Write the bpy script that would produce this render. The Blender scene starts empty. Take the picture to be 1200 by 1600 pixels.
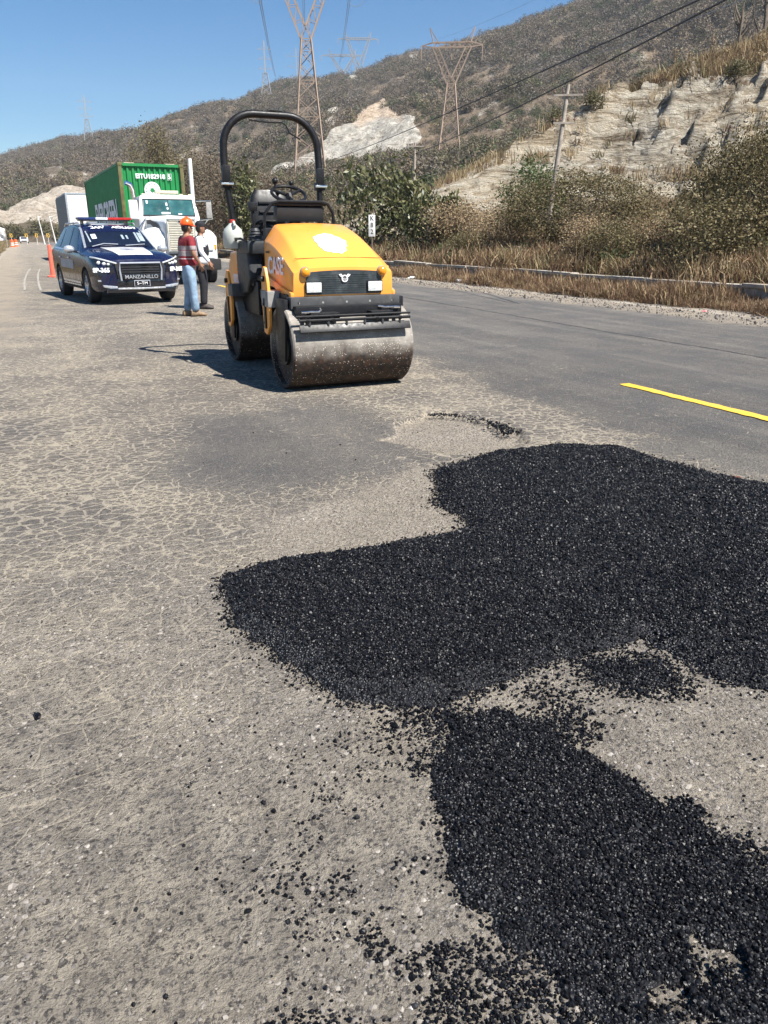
import bpy, bmesh, math, random
import numpy as np
from mathutils import Vector, Matrix, Euler

SC = bpy.context.scene
COL = SC.collection
R = math.radians
PI = math.pi

# ------------------------------------------------------------------ camera, sky, sun, exposure
CAM_H = 1.45
YAW = 24.4
PITCH = math.degrees(math.atan(430 / 1180))
cam_data = bpy.data.cameras.new('camera')
cam = bpy.data.objects.new('camera', cam_data)
COL.objects.link(cam)
cam.location = (0, 0, CAM_H)
cam.rotation_euler = (R(90 - PITCH), 0, R(-YAW))
cam_data.sensor_fit = 'VERTICAL'
cam_data.sensor_height = 24.0
cam_data.sensor_width = 24.0
cam_data.lens = 24.0 * 1180 / 1600
cam_data.clip_start = 0.05
cam_data.clip_end = 9000
SC.camera = cam

SUN_EL = 54.0
SUN_H = Vector((0.525, -0.853, 0)).normalized()
sun_dir = Vector((SUN_H.x * math.cos(R(SUN_EL)), SUN_H.y * math.cos(R(SUN_EL)), math.sin(R(SUN_EL))))
world = bpy.data.worlds.new('World')
SC.world = world
world.use_nodes = True
wn = world.node_tree.nodes
bg = wn['Background']
sky = wn.new('ShaderNodeTexSky')
sky.sky_type = 'NISHITA'
sky.sun_disc = False
sky.sun_elevation = R(SUN_EL)
sky.sun_rotation = math.atan2(SUN_H.x, SUN_H.y)
sky.altitude = 50
sky.air_density = 1.0
sky.dust_density = 0.1
sky.ozone_density = 4.0
hsv = wn.new('ShaderNodeHueSaturation'); hsv.inputs['Saturation'].default_value = 1.36
world.node_tree.links.new(sky.outputs[0], hsv.inputs['Color'])
world.node_tree.links.new(hsv.outputs[0], bg.inputs[0])
bg.inputs[1].default_value = 0.054
sl = bpy.data.lights.new('sun', 'SUN')
sl.energy = 5.0
sl.angle = R(0.5)
sl.color = (1.0, 0.955, 0.89)
so = bpy.data.objects.new('sun', sl)
so.rotation_euler = (-sun_dir).to_track_quat('-Z', 'Y').to_euler()
COL.objects.link(so)
SC.view_settings.view_transform = 'Standard'
SC.view_settings.look = 'None'
SC.view_settings.exposure = 1.18
SC.view_settings.gamma = 1.0
SC.view_settings.use_curve_mapping = False

# ------------------------------------------------------------------ numpy noise
def _hash(ix, iy, seed):
    h = (ix.astype(np.int64) * 374761393 + iy.astype(np.int64) * 668265263 + seed * 974634777) & 0xFFFFFFFF
    h = ((h ^ (h >> 13)) * 1274126177) & 0xFFFFFFFF
    h = (h ^ (h >> 16)) & 0xFFFF
    return h / 65535.0
def vnoise(x, y, seed=0):
    ix = np.floor(x); iy = np.floor(y)
    fx = x - ix; fy = y - iy
    fx = fx * fx * (3 - 2 * fx); fy = fy * fy * (3 - 2 * fy)
    a = _hash(ix, iy, seed); b = _hash(ix + 1, iy, seed)
    c = _hash(ix, iy + 1, seed); d = _hash(ix + 1, iy + 1, seed)
    return (a * (1 - fx) + b * fx) * (1 - fy) + (c * (1 - fx) + d * fx) * fy
def fbm(x, y, oct=4, seed=0, gain=0.5):
    x = np.asarray(x, float); y = np.asarray(y, float)
    s = 0; a = 1; n = 0
    for o in range(oct):
        s = s + a * vnoise(x * 2 ** o + 17.3 * o, y * 2 ** o - 9.1 * o, seed + o); n += a; a *= gain
    return s / n * 2 - 1
def ridged(x, y, oct=4, seed=0):
    s = 0; a = 1; n = 0
    for o in range(oct):
        s = s + a * (1 - np.abs(2 * vnoise(x * 2 ** o, y * 2 ** o + 31.7 * o, seed + o) - 1)); n += a; a *= 0.5
    return s / n
def sstep(a, b, x):
    t = np.clip((x - a) / (b - a), 0, 1)
    return t * t * (3 - 2 * t)
def poly_sd(px, py, poly):
    """signed distance to a polygon, positive inside"""
    d = np.full(px.shape, 1e9); inside = np.zeros(px.shape, bool)
    n = len(poly)
    for i in range(n):
        x0, y0 = poly[i]; x1, y1 = poly[(i + 1) % n]
        ex, ey = x1 - x0, y1 - y0
        t = np.clip(((px - x0) * ex + (py - y0) * ey) / (ex * ex + ey * ey + 1e-12), 0, 1)
        d = np.minimum(d, np.hypot(px - x0 - t * ex, py - y0 - t * ey))
        if y0 != y1:
            c = ((y0 > py) != (y1 > py)) & (px < (x1 - x0) * (py - y0) / (y1 - y0) + x0)
            inside ^= c
    return np.where(inside, d, -d)

# ------------------------------------------------------------------ materials
MATS = {}
def nd(nt, t, **kw):
    n = nt.nodes.new('ShaderNode' + t)
    for k, v in kw.items():
        setattr(n, k, v)
    return n
def new_mat(name):
    m = bpy.data.materials.new(name); m.use_nodes = True
    MATS[name] = m
    return m, m.node_tree, m.node_tree.nodes['Principled BSDF']
def ramp(nt, fac, stops, interp='LINEAR'):
    r = nt.nodes.new('ShaderNodeValToRGB')
    r.color_ramp.interpolation = interp
    e = r.color_ramp.elements
    while len(e) < len(stops): e.new(0.5)
    for i, (p, c) in enumerate(stops):
        e[i].position = p
        e[i].color = (c, c, c, 1) if isinstance(c, (int, float)) else (*c[:3], 1)
    nt.links.new(fac, r.inputs[0])
    return r.outputs[0]
def mix(nt, fac, a, b, mode='MIX'):
    m = nt.nodes.new('ShaderNodeMix'); m.data_type = 'RGBA'; m.blend_type = mode; m.clamp_factor = True
    for i, v in ((0, fac), (6, a), (7, b)):
        sock = m.inputs[i]
        if isinstance(v, (int, float)):
            sock.default_value = v if i == 0 else (v, v, v, 1)
        elif isinstance(v, tuple): sock.default_value = (*v[:3], 1)
        else: nt.links.new(v, sock)
    return m.outputs[2]
def math_n(nt, op, a, b=None, c=None, clamp=False):
    m = nt.nodes.new('ShaderNodeMath'); m.operation = op; m.use_clamp = clamp
    for i, v in enumerate((a, b, c)):
        if v is None: continue
        if isinstance(v, (int, float)): m.inputs[i].default_value = v
        else: nt.links.new(v, m.inputs[i])
    return m.outputs[0]
def noise_n(nt, scale, detail=4, rough=0.55, vec=None, dist=0.0):
    n = nt.nodes.new('ShaderNodeTexNoise'); n.inputs['Scale'].default_value = scale
    n.inputs['Detail'].default_value = detail; n.inputs['Roughness'].default_value = rough
    n.inputs['Distortion'].default_value = dist
    if vec is not None: nt.links.new(vec, n.inputs['Vector'])
    return n
def voro_n(nt, scale, vec=None, feature='F1', rand=1.0):
    n = nt.nodes.new('ShaderNodeTexVoronoi'); n.feature = feature
    n.inputs['Scale'].default_value = scale; n.inputs['Randomness'].default_value = rand
    if vec is not None: nt.links.new(vec, n.inputs['Vector'])
    return n
def pos_n(nt, kind='object'):
    if kind == 'object':
        return nt.nodes.new('ShaderNodeTexCoord').outputs['Object']
    return nt.nodes.new('ShaderNodeNewGeometry').outputs['Position']
def attr_n(nt, name):
    a = nt.nodes.new('ShaderNodeAttribute'); a.attribute_name = name
    return a.outputs['Fac']
def bump_n(nt, h, strength=0.5, dist=0.01, normal=None):
    b = nt.nodes.new('ShaderNodeBump'); b.inputs['Strength'].default_value = strength
    b.inputs['Distance'].default_value = dist
    nt.links.new(h, b.inputs['Height'])
    if normal is not None: nt.links.new(normal, b.inputs['Normal'])
    return b.outputs[0]
def mat(name, col, rough=0.5, metal=0.0, var=0.15, scale=8.0, dirt=0.0, dirt_col=(0.22, 0.18, 0.13), bump=0.0, bscale=60.0,
        spec=0.5, coat=0.0, rand=0.0, trans=0.0):
    """a procedural paint/metal/plastic: colour varied by noise, optional dust, fine relief"""
    m, nt, b = new_mat(name)
    p = pos_n(nt)
    n = noise_n(nt, scale, 5, 0.6, p)
    lo = tuple(c * (1 - var) for c in col); hi = tuple(min(1, c * (1 + var)) for c in col)
    c = ramp(nt, n.outputs[0], [(0.3, lo), (0.7, hi)])
    if dirt > 0:
        dn = noise_n(nt, scale * 0.6, 8, 0.7, p)
        f = ramp(nt, dn.outputs[0], [(0.62 - 0.3 * dirt, 0.0), (0.9 - 0.2 * dirt, 0.9)])
        c = mix(nt, f, c, dirt_col)
    if rand > 0:
        oi = nt.nodes.new('ShaderNodeObjectInfo')
        hs = nt.nodes.new('ShaderNodeHueSaturation')
        nt.links.new(math_n(nt, 'MULTIPLY_ADD', oi.outputs['Random'], rand * 2, 1 - rand), hs.inputs['Value'])
        nt.links.new(c, hs.inputs['Color']); c = hs.outputs[0]
    nt.links.new(c, b.inputs['Base Color'])
    b.inputs['Metallic'].default_value = metal
    rr = ramp(nt, noise_n(nt, scale * 2.3, 4, 0.6, p).outputs[0], [(0.3, max(0, rough - 0.08)), (0.7, min(1, rough + 0.1))])
    nt.links.new(rr, b.inputs['Roughness'])
    b.inputs['Specular IOR Level'].default_value = spec
    b.inputs['Coat Weight'].default_value = coat
    b.inputs['Coat Roughness'].default_value = 0.08
    if trans: b.inputs['Transmission Weight'].default_value = trans
    if bump > 0:
        nt.links.new(bump_n(nt, noise_n(nt, bscale, 4, 0.6, p).outputs[0], bump, 0.01), b.inputs['Normal'])
    return m
def leaf_mat(name, cols, rough=0.55, transl=0.25, use_random=True):
    """leaves: colour differs leaf by leaf (random per island) and plant by plant"""
    m, nt, b = new_mat(name)
    g = nt.nodes.new('ShaderNodeNewGeometry')
    oi = nt.nodes.new('ShaderNodeObjectInfo')
    f = math_n(nt, 'FRACT', math_n(nt, 'ADD', g.outputs['Random Per Island'], math_n(nt, 'MULTIPLY', oi.outputs['Random'], 0.35)))
    c = ramp(nt, f, [(i / (len(cols) - 1), col) for i, col in enumerate(cols)])
    nt.links.new(c, b.inputs['Base Color'])
    b.inputs['Roughness'].default_value = rough
    b.inputs['Specular IOR Level'].default_value = 0.3
    if transl > 0:
        t = nt.nodes.new('ShaderNodeBsdfTranslucent'); nt.links.new(c, t.inputs[0])
        ms = nt.nodes.new('ShaderNodeMixShader'); ms.inputs[0].default_value = transl
        out = nt.nodes['Material Output']
        nt.links.new(b.outputs[0], ms.inputs[1]); nt.links.new(t.outputs[0], ms.inputs[2])
        nt.links.new(ms.outputs[0], out.inputs[0])
    return m

# ------------------------------------------------------------------ mesh builder
class MB:
    def __init__(self): self.v = []; self.f = []; self.m = []; self.off = 0
    def add(self, vs, fs, m=0):
        o = len(self.v); self.v.extend([tuple(p) for p in vs])
        self.f.extend([tuple(i + o for i in f) for f in fs]); self.m.extend([m] * len(fs)); return self
    def box(self, c, s, rot=None, m=0):
        x, y, z = (k / 2 for k in s)
        vs = [Vector(p) for p in ((-x, -y, -z), (x, -y, -z), (x, y, -z), (-x, y, -z), (-x, -y, z), (x, -y, z), (x, y, z), (-x, y, z))]
        if rot is not None:
            M = Euler(rot).to_matrix(); vs = [M @ p for p in vs]
        vs = [p + Vector(c) for p in vs]
        return self.add(vs, [(0, 3, 2, 1), (4, 5, 6, 7), (0, 1, 5, 4), (1, 2, 6, 5), (2, 3, 7, 6), (3, 0, 4, 7)], m)
    def tube(self, pts, r, n=8, closed=False, m=0, cap=True, squash=1.0):
        P = [Vector(p) for p in pts]; N = len(P)
        rs = r if isinstance(r, (list, tuple)) else [r] * N
        ref = None; rings = []
        for i, p in enumerate(P):
            if closed: t = P[(i + 1) % N] - P[i - 1]
            else: t = P[min(i + 1, N - 1)] - P[max(i - 1, 0)]
            t.normalize()
            if ref is None:
                ref = Vector((0, 0, 1)) if abs(t.z) < 0.9 else Vector((1, 0, 0))
                a = t.cross(ref).normalized()
            else:
                a = (a - t * a.dot(t)).normalized()
            b = t.cross(a)
            rings.append([p + (a * math.cos(2 * PI * k / n + PI / n) + b * math.sin(2 * PI * k / n + PI / n) * squash) * rs[i] for k in range(n)])
        vs = [q for ring in rings for q in ring]; fs = []
        for i in range(N if closed else N - 1):
            j = (i + 1) % N
            for k in range(n):
                l = (k + 1) % n
                fs.append((i * n + k, i * n + l, j * n + l, j * n + k))
        if cap and not closed:
            fs.append(tuple(range(n))[::-1]); fs.append(tuple((N - 1) * n + k for k in range(n)))
        return self.add(vs, fs, m)
    def lathe(self, prof, n=24, axis='z', c=(0, 0, 0), m=0, cap=True):
        vs = []; fs = []; N = len(prof)
        for (r, h) in prof:
            for k in range(n):
                a = 2 * PI * k / n; u, w = r * math.cos(a), r * math.sin(a)
                if axis == 'z': p = (u, w, h)
                elif axis == 'x': p = (h, u, w)
                else: p = (w, h, u)
                vs.append((p[0] + c[0], p[1] + c[1], p[2] + c[2]))
        for i in range(N - 1):
            for k in range(n):
                l = (k + 1) % n
                fs.append((i * n + k, i * n + l, (i + 1) * n + l, (i + 1) * n + k))
        if cap:
            fs.append(tuple(range(n))[::-1]); fs.append(tuple((N - 1) * n + k for k in range(n)))
        return self.add(vs, fs, m)
    def prism(self, poly, axis, a, b, m=0):
        n = len(poly)
        def P(u, w, h):
            return (h, u, w) if axis == 'x' else ((u, h, w) if axis == 'y' else (u, w, h))
        vs = [P(u, w, a) for u, w in poly] + [P(u, w, b) for u, w in poly]
        fs = [tuple(range(n))[::-1], tuple(range(n, 2 * n))]
        for k in range(n):
            l = (k + 1) % n; fs.append((k, l, n + l, n + k))
        return self.add(vs, fs, m)
    def loft(self, secs, closed=True, cap=True, m=0, mf=None):
        n = len(secs[0]); vs = [q for s in secs for q in s]; fs = []; ms = []
        for i in range(len(secs) - 1):
            for k in range(n if closed else n - 1):
                l = (k + 1) % n
                fs.append((i * n + k, i * n + l, (i + 1) * n + l, (i + 1) * n + k)); ms.append(mf(i, k) if mf else m)
        if cap and closed:
            fs.append(tuple(range(n))[::-1]); fs.append(tuple((len(secs) - 1) * n + k for k in range(n))); ms += [m, m]
        o = len(self.v); self.v.extend([tuple(p) for p in vs]); self.f.extend([tuple(i + o for i in f) for f in fs]); self.m.extend(ms)
        return self
    def ball(self, c, r, n=10, m=0):
        rx, ry, rz = r if isinstance(r, tuple) else (r, r, r)
        prof = [(math.sin(PI * i / n), -math.cos(PI * i / n)) for i in range(n + 1)]
        vs = []; fs = []; k2 = n * 2
        for (rr, h) in prof:
            for k in range(k2):
                a = 2 * PI * k / k2; vs.append((c[0] + rx * max(rr, 1e-4) * math.cos(a), c[1] + ry * max(rr, 1e-4) * math.sin(a), c[2] + rz * h))
        for i in range(n):
            for k in range(k2):
                l = (k + 1) % k2; fs.append((i * k2 + k, i * k2 + l, (i + 1) * k2 + l, (i + 1) * k2 + k))
        return self.add(vs, fs, m)
    def mesh(self, name, mats, bevel=0, seg=2, smooth=40, fix=True):
        me = bpy.data.meshes.new(name)
        me.from_pydata(self.v, [], self.f)
        mats = mats if isinstance(mats, (list, tuple)) else [mats]
        for k in mats: me.materials.append(k)
        if len(mats) > 1: me.polygons.foreach_set('material_index', self.m)
        if fix or bevel:
            bm = bmesh.new(); bm.from_mesh(me)
            if fix: bmesh.ops.recalc_face_normals(bm, faces=bm.faces)
            if bevel:
                es = [e for e in bm.edges if len(e.link_faces) == 2 and e.calc_face_angle(0) > R(28)]
                bmesh.ops.bevel(bm, geom=es, offset=bevel, segments=seg, profile=0.6, affect='EDGES', clamp_overlap=True)
            bm.to_mesh(me); bm.free()
        if smooth:
            me.shade_smooth(); me.set_sharp_from_angle(angle=R(smooth))
        me.update()
        return me
    def build(self, name, mats, parent=None, bevel=0, seg=2, smooth=40, fix=True, loc=None):
        return link(name, self.mesh(name, mats, bevel, seg, smooth, fix), parent, loc)
def link(name, me, parent=None, loc=None, rot=None):
    o = bpy.data.objects.new(name, me); COL.objects.link(o)
    if parent is not None: o.parent = parent
    if loc is not None: o.location = loc
    if rot is not None: o.rotation_euler = rot
    return o
def thing(name, label, cat, loc=(0, 0, 0), rz=0, group=None):
    o = bpy.data.objects.new(name, None); COL.objects.link(o)
    o.empty_display_size = 0.2
    o.location = loc; o.rotation_euler = (0, 0, rz)
    return tag(o, label, cat, group)
def tag(o, label=None, cat=None, group=None, kind=None):
    if label: o['label'] = label
    if cat: o['category'] = cat
    if group: o['group'] = group
    if kind: o['kind'] = kind
    return o
def dup(root, loc, rz=0, label=None, scale=None):
    r = root.copy(); COL.objects.link(r); r.location = loc; r.rotation_euler = (0, 0, rz)
    if label: r['label'] = label
    if scale: r.scale = scale if isinstance(scale, tuple) else (scale,) * 3
    for ch in list(root.children):
        c = ch.copy(); COL.objects.link(c); c.parent = r
        for g in list(ch.children):
            d = g.copy(); COL.objects.link(d); d.parent = c
    return r
def strut(name, me, p, q, w, parent=None):
    """places a shared unit strut (length 1 along z) from p to q"""
    p = Vector(p); q = Vector(q); d = q - p
    o = link(name, me, parent)
    o.location = p; o.rotation_mode = 'QUATERNION'
    o.rotation_quaternion = d.to_track_quat('Z', 'Y'); o.scale = (w, w, d.length)
    return o
def text_obj(s, size, mt, parent, loc, rot, name='lettering', extrude=0.0015, offset=0.0, mirror=False, sx=1.0, shear=0.0):
    cu = bpy.data.curves.new('t', 'FONT'); cu.body = s; cu.size = size; cu.extrude = extrude; cu.offset = offset
    cu.align_x = 'CENTER'; cu.align_y = 'CENTER'; cu.resolution_u = 3; cu.shear = shear
    ob = bpy.data.objects.new('t', cu); COL.objects.link(ob)
    dg = bpy.context.evaluated_depsgraph_get()
    me = bpy.data.meshes.new_from_object(ob.evaluated_get(dg))
    bpy.data.objects.remove(ob); bpy.data.curves.remove(cu)
    me.materials.clear(); me.materials.append(mt)
    me.transform(Matrix.Diagonal((-sx if mirror else sx, 1, 1, 1)))
    if mirror: me.flip_normals()
    return link(name, me, parent, loc, rot)
def eval_mods(ob, name):
    dg = bpy.context.evaluated_depsgraph_get()
    me = bpy.data.meshes.new_from_object(ob.evaluated_get(dg)); me.name = name
    return me
def boolean_cut(me, cutters):
    ob = bpy.data.objects.new('t', me); COL.objects.link(ob); tmp = [ob]
    for c in cutters:
        co = bpy.data.objects.new('c', c); COL.objects.link(co); tmp.append(co)
        md = ob.modifiers.new('b', 'BOOLEAN'); md.operation = 'DIFFERENCE'; md.object = co; md.solver = 'EXACT'
    r = eval_mods(ob, me.name)
    for t in tmp: bpy.data.objects.remove(t)
    return r

# instances on explicit points through geometry nodes
def scatter(name, pts, scl, rot, idx, sources, label=None, cat=None, kind='stuff', parent=None):
    """pts (n,3), scl (n,) or (n,3), rot (n,3) euler, idx (n,) variant; sources: list of meshes"""
    n = len(pts)
    me = bpy.data.meshes.new(name)
    me.vertices.add(n); me.vertices.foreach_set('co', np.asarray(pts, np.float32).ravel())
    scl = np.asarray(scl, np.float32)
    if scl.ndim == 1: scl = np.repeat(scl[:, None], 3, 1)
    a = me.attributes.new('scl', 'FLOAT_VECTOR', 'POINT'); a.data.foreach_set('vector', scl.ravel())
    a = me.attributes.new('rot', 'FLOAT_VECTOR', 'POINT'); a.data.foreach_set('vector', np.asarray(rot, np.float32).ravel())
    a = me.attributes.new('idx', 'INT', 'POINT'); a.data.foreach_set('value', np.asarray(idx, np.int32))
    col = bpy.data.collections.new(name + '_sources')
    for i, s in enumerate(sources):
        ob = bpy.data.objects.new('%s_%02d' % (name, i), s); col.objects.link(ob)
    ng = bpy.data.node_groups.new(name, 'GeometryNodeTree')
    ng.interface.new_socket('Geometry', in_out='INPUT', socket_type='NodeSocketGeometry')
    ng.interface.new_socket('Geometry', in_out='OUTPUT', socket_type='NodeSocketGeometry')
    N = ng.nodes; L = ng.links
    gi = N.new('NodeGroupInput'); go = N.new('NodeGroupOutput')
    ci = N.new('GeometryNodeCollectionInfo'); ci.inputs['Collection'].default_value = col
    ci.inputs['Separate Children'].default_value = True; ci.inputs['Reset Children'].default_value = True
    ip = N.new('GeometryNodeInstanceOnPoints'); ip.inputs['Pick Instance'].default_value = True
    def na(nm, dt):
        q = N.new('GeometryNodeInputNamedAttribute'); q.data_type = dt; q.inputs['Name'].default_value = nm
        return q.outputs['Attribute']
    er = N.new('FunctionNodeEulerToRotation')
    L.new(gi.outputs[0], ip.inputs['Points']); L.new(ci.outputs[0], ip.inputs['Instance'])
    L.new(na('idx', 'INT'), ip.inputs['Instance Index'])
    L.new(na('rot', 'FLOAT_VECTOR'), er.inputs[0]); L.new(er.outputs[0], ip.inputs['Rotation'])
    L.new(na('scl', 'FLOAT_VECTOR'), ip.inputs['Scale'])
    L.new(ip.outputs[0], go.inputs[0])
    ob = link(name, me, parent)
    md = ob.modifiers.new('scatter', 'NODES'); md.node_group = ng
    return tag(ob, label, cat, None, kind)

def grid_mesh(name, X, Y, Z, mats, attrs=None, smooth=True):
    """X,Y,Z arrays (a,b) -> one sheet with float attributes"""
    a, b = X.shape
    me = bpy.data.meshes.new(name)
    nv = a * b; nf = (a - 1) * (b - 1)
    me.vertices.add(nv)
    me.vertices.foreach_set('co', np.stack([X, Y, Z], -1).astype(np.float32).ravel())
    i = np.arange(nv).reshape(a, b)
    q = np.stack([i[:-1, :-1], i[1:, :-1], i[1:, 1:], i[:-1, 1:]], -1).reshape(-1)
    me.loops.add(nf * 4); me.loops.foreach_set('vertex_index', q.astype(np.int32))
    me.polygons.add(nf); me.polygons.foreach_set('loop_start', (np.arange(nf) * 4).astype(np.int32))
    try: me.polygons.foreach_set('loop_total', np.full(nf, 4, np.int32))
    except Exception: pass
    me.update(calc_edges=True)
    for k, v in (attrs or {}).items():
        at = me.attributes.new(k, 'FLOAT', 'POINT'); at.data.foreach_set('value', np.asarray(v, np.float32).ravel())
    for m in mats: me.materials.append(m)
    if smooth: me.shade_smooth()
    return me

# ================================================================== MATERIALS OF THE PLACE
def ground_colours():
    # --- road surface ---
    m, nt, b = new_mat('old_asphalt')
    L = nt.links
    P = pos_n(nt)
    warp = noise_n(nt, 6, 3, 0.5, P)
    wv = nt.nodes.new('ShaderNodeVectorMath'); wv.operation = 'MULTIPLY_ADD'
    L.new(warp.outputs['Color'], wv.inputs[0]); wv.inputs[1].default_value = (0.045, 0.045, 0); L.new(P, wv.inputs[2])
    PW = wv.outputs[0]
    flat = nt.nodes.new('ShaderNodeVectorMath'); flat.operation = 'MULTIPLY'
    L.new(PW, flat.inputs[0]); flat.inputs[1].default_value = (0.8, 1.15, 0)
    PF = flat.outputs[0]
    dust = attr_n(nt, 'dust'); crack = attr_n(nt, 'crack'); bare = attr_n(nt, 'bare'); dark = attr_n(nt, 'dark')
    edge = attr_n(nt, 'edge')
    # aggregate set in dusty mortar, irregular
    v1 = voro_n(nt, 52, P, 'F1'); v2 = voro_n(nt, 120, P, 'F1'); v3 = voro_n(nt, 85, P, 'F1')
    fine = noise_n(nt, 230, 4, 0.7, P)
    big = noise_n(nt, 1.3, 5, 0.6, P)
    mid = noise_n(nt, 9, 6, 0.65, P)
    coarse = noise_n(nt, 55, 8, 0.66, P)
    grit = noise_n(nt, 105, 6, 0.72, P)
    stonec = ramp(nt, v1.outputs['Color'], [(0.0, (0.085, 0.077, 0.070)), (0.35, (0.125, 0.113, 0.103)), (0.8, (0.175, 0.160, 0.146)), (0.97, (0.23, 0.212, 0.195)), (1.0, (0.33, 0.315, 0.295))])
    asph = mix(nt, dark, stonec, mix(nt, v2.outputs['Color'], (0.115, 0.112, 0.107), (0.19, 0.184, 0.175)))
    asph = mix(nt, ramp(nt, grit.outputs[0], [(0.36, 0.8), (0.52, 0.0)]), asph, (0.045, 0.040, 0.036))
    dcol = mix(nt, mid.outputs[0], (0.30, 0.265, 0.21), (0.45, 0.405, 0.33))
    blot = ramp(nt, math_n(nt, 'MULTIPLY_ADD', grit.outputs[0], 0.5, math_n(nt, 'MULTIPLY', coarse.outputs[0], 0.6)), [(0.535, 0.0), (0.565, 1.0)])
    rim = ramp(nt, math_n(nt, 'ADD', v1.outputs[0], math_n(nt, 'MULTIPLY_ADD', fine.outputs[0], 0.3, -0.15)), [(0.48, 0.0), (0.56, 0.9)])
    dm = math_n(nt, 'MULTIPLY', math_n(nt, 'MULTIPLY_ADD', mid.outputs[0], 2.0, -0.28, clamp=True), dust)
    dfac = math_n(nt, 'MULTIPLY', math_n(nt, 'MAXIMUM', blot, rim), dm, clamp=True)
    c = mix(nt, dfac, asph, dcol)
    # alligator cracks filled with pale dust, two sizes
    vc = voro_n(nt, 11.5, PF, 'DISTANCE_TO_EDGE')
    vb = voro_n(nt, 23.0, PF, 'DISTANCE_TO_EDGE')
    wv2 = noise_n(nt, 26, 5, 0.75, P)
    wid = math_n(nt, 'MULTIPLY', math_n(nt, 'MULTIPLY_ADD', wv2.outputs[0], 0.36, -0.092), crack)
    c1 = math_n(nt, 'MULTIPLY', math_n(nt, 'SUBTRACT', wid, vc.outputs[0]), 28.0, clamp=True)
    gate = ramp(nt, noise_n(nt, 1.3, 3, 0.5, P).outputs[0], [(0.42, 0.0), (0.58, 1.0)])
    c2 = math_n(nt, 'MULTIPLY', math_n(nt, 'MULTIPLY', math_n(nt, 'SUBTRACT', math_n(nt, 'MULTIPLY', wid, 1.05), vb.outputs[0]), 24.0, clamp=True), gate)
    cr = math_n(nt, 'MAXIMUM', c1, c2)
    c = mix(nt, math_n(nt, 'MULTIPLY', cr, 0.92), c, mix(nt, mid.outputs[0], (0.36, 0.312, 0.24), (0.52, 0.465, 0.37)))
    # milled bare ground: sandy grit
    gv = voro_n(nt, 85, P, 'F1')
    sand = ramp(nt, gv.outputs['Color'], [(0.0, (0.15, 0.128, 0.10)), (0.35, (0.35, 0.305, 0.245)), (0.75, (0.47, 0.415, 0.335)), (1.0, (0.60, 0.545, 0.46))])
    sand = mix(nt, ramp(nt, big.outputs[0], [(0.35, 0.0), (0.65, 0.6)]), sand, (0.20, 0.18, 0.15))
    bf = ramp(nt, math_n(nt, 'ADD', bare, math_n(nt, 'MULTIPLY_ADD', noise_n(nt, 14, 8, 0.75, P).outputs[0], 0.9, -0.45)), [(0.40, 0.0), (0.62, 1.0)])
    c = mix(nt, bf, c, sand)
    # tyre and oil darkening along the lane, dusty edges
    sc = nt.nodes.new('ShaderNodeMapping'); sc.inputs['Scale'].default_value = (1.4, 0.12, 1); sc.inputs['Rotation'].default_value = (0, 0, R(2))
    L.new(P, sc.inputs[0])
    streak = noise_n(nt, 1.6, 5, 0.6, sc.outputs[0])
    sf = math_n(nt, 'MULTIPLY', ramp(nt, streak.outputs[0], [(0.45, 0.0), (0.75, 0.4)]), dark)
    c = mix(nt, sf, c, (0.060, 0.058, 0.055))
    lf = math_n(nt, 'MULTIPLY', ramp(nt, streak.outputs[0], [(0.30, 0.35), (0.47, 0.0)]), dark)
    c = mix(nt, lf, c, (0.27, 0.245, 0.21))
    ef = ramp(nt, math_n(nt, 'ADD', edge, math_n(nt, 'MULTIPLY_ADD', noise_n(nt, 2.6, 8, 0.7, P).outputs[0], 0.9, -0.45)), [(0.35, 0.0), (0.75, 1.0)])
    c = mix(nt, math_n(nt, 'MULTIPLY', ef, 0.85), c, mix(nt, grit.outputs[0], (0.20, 0.17, 0.13), (0.46, 0.40, 0.32)))
    # broad tone
    tone = ramp(nt, big.outputs[0], [(0.3, (0.78, 0.78, 0.80)), (0.7, (1.08, 1.05, 1.0))])
    c = mix(nt, 1.0, c, tone, 'MULTIPLY')
    L.new(c, b.inputs['Base Color'])
    b.inputs['Roughness'].default_value = 0.88
    b.inputs['Specular IOR Level'].default_value = 0.25
    # relief
    dome = ramp(nt, v1.outputs[0], [(0.0, 1.0), (0.45, 0.75), (0.75, 0.0)])
    hh = math_n(nt, 'MULTIPLY_ADD', coarse.outputs[0], 2.6, math_n(nt, 'MULTIPLY', mid.outputs[0], 1.2))
    hh = math_n(nt, 'MULTIPLY_ADD', grit.outputs[0], 1.25, hh)
    hh = math_n(nt, 'MULTIPLY_ADD', dome, 0.30, hh)
    hh = math_n(nt, 'MULTIPLY_ADD', fine.outputs[0], 0.35, hh)
    hh = math_n(nt, 'MULTIPLY_ADD', cr, -0.5, hh)
    bs = bump_n(nt, hh, 1.0, 0.0115)
    L.new(bs, b.inputs['Normal'])

    # --- sandy shoulder ---
    m, nt, b = new_mat('shoulder_dust'); P = pos_n(nt)
    n1 = noise_n(nt, 1.5, 7, 0.65, P); n2 = voro_n(nt, 60, P)
    c = ramp(nt, n1.outputs[0], [(0.3, (0.19, 0.16, 0.125)), (0.5, (0.30, 0.26, 0.205)), (0.7, (0.40, 0.355, 0.29))])
    c = mix(nt, ramp(nt, n2.outputs['Color'], [(0.0, 0.5), (0.4, 0.0)]), c, (0.14, 0.115, 0.09))
    nt.links.new(c, b.inputs['Base Color']); b.inputs['Roughness'].default_value = 0.95
    nt.links.new(bump_n(nt, math_n(nt, 'ADD', n2.outputs[0], noise_n(nt, 25, 6, 0.7, P).outputs[0]), 1.0, 0.01), b.inputs['Normal'])

    # --- dry soil of plain and slopes ---
    m, nt, b = new_mat('dry_soil'); P = pos_n(nt)
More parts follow.
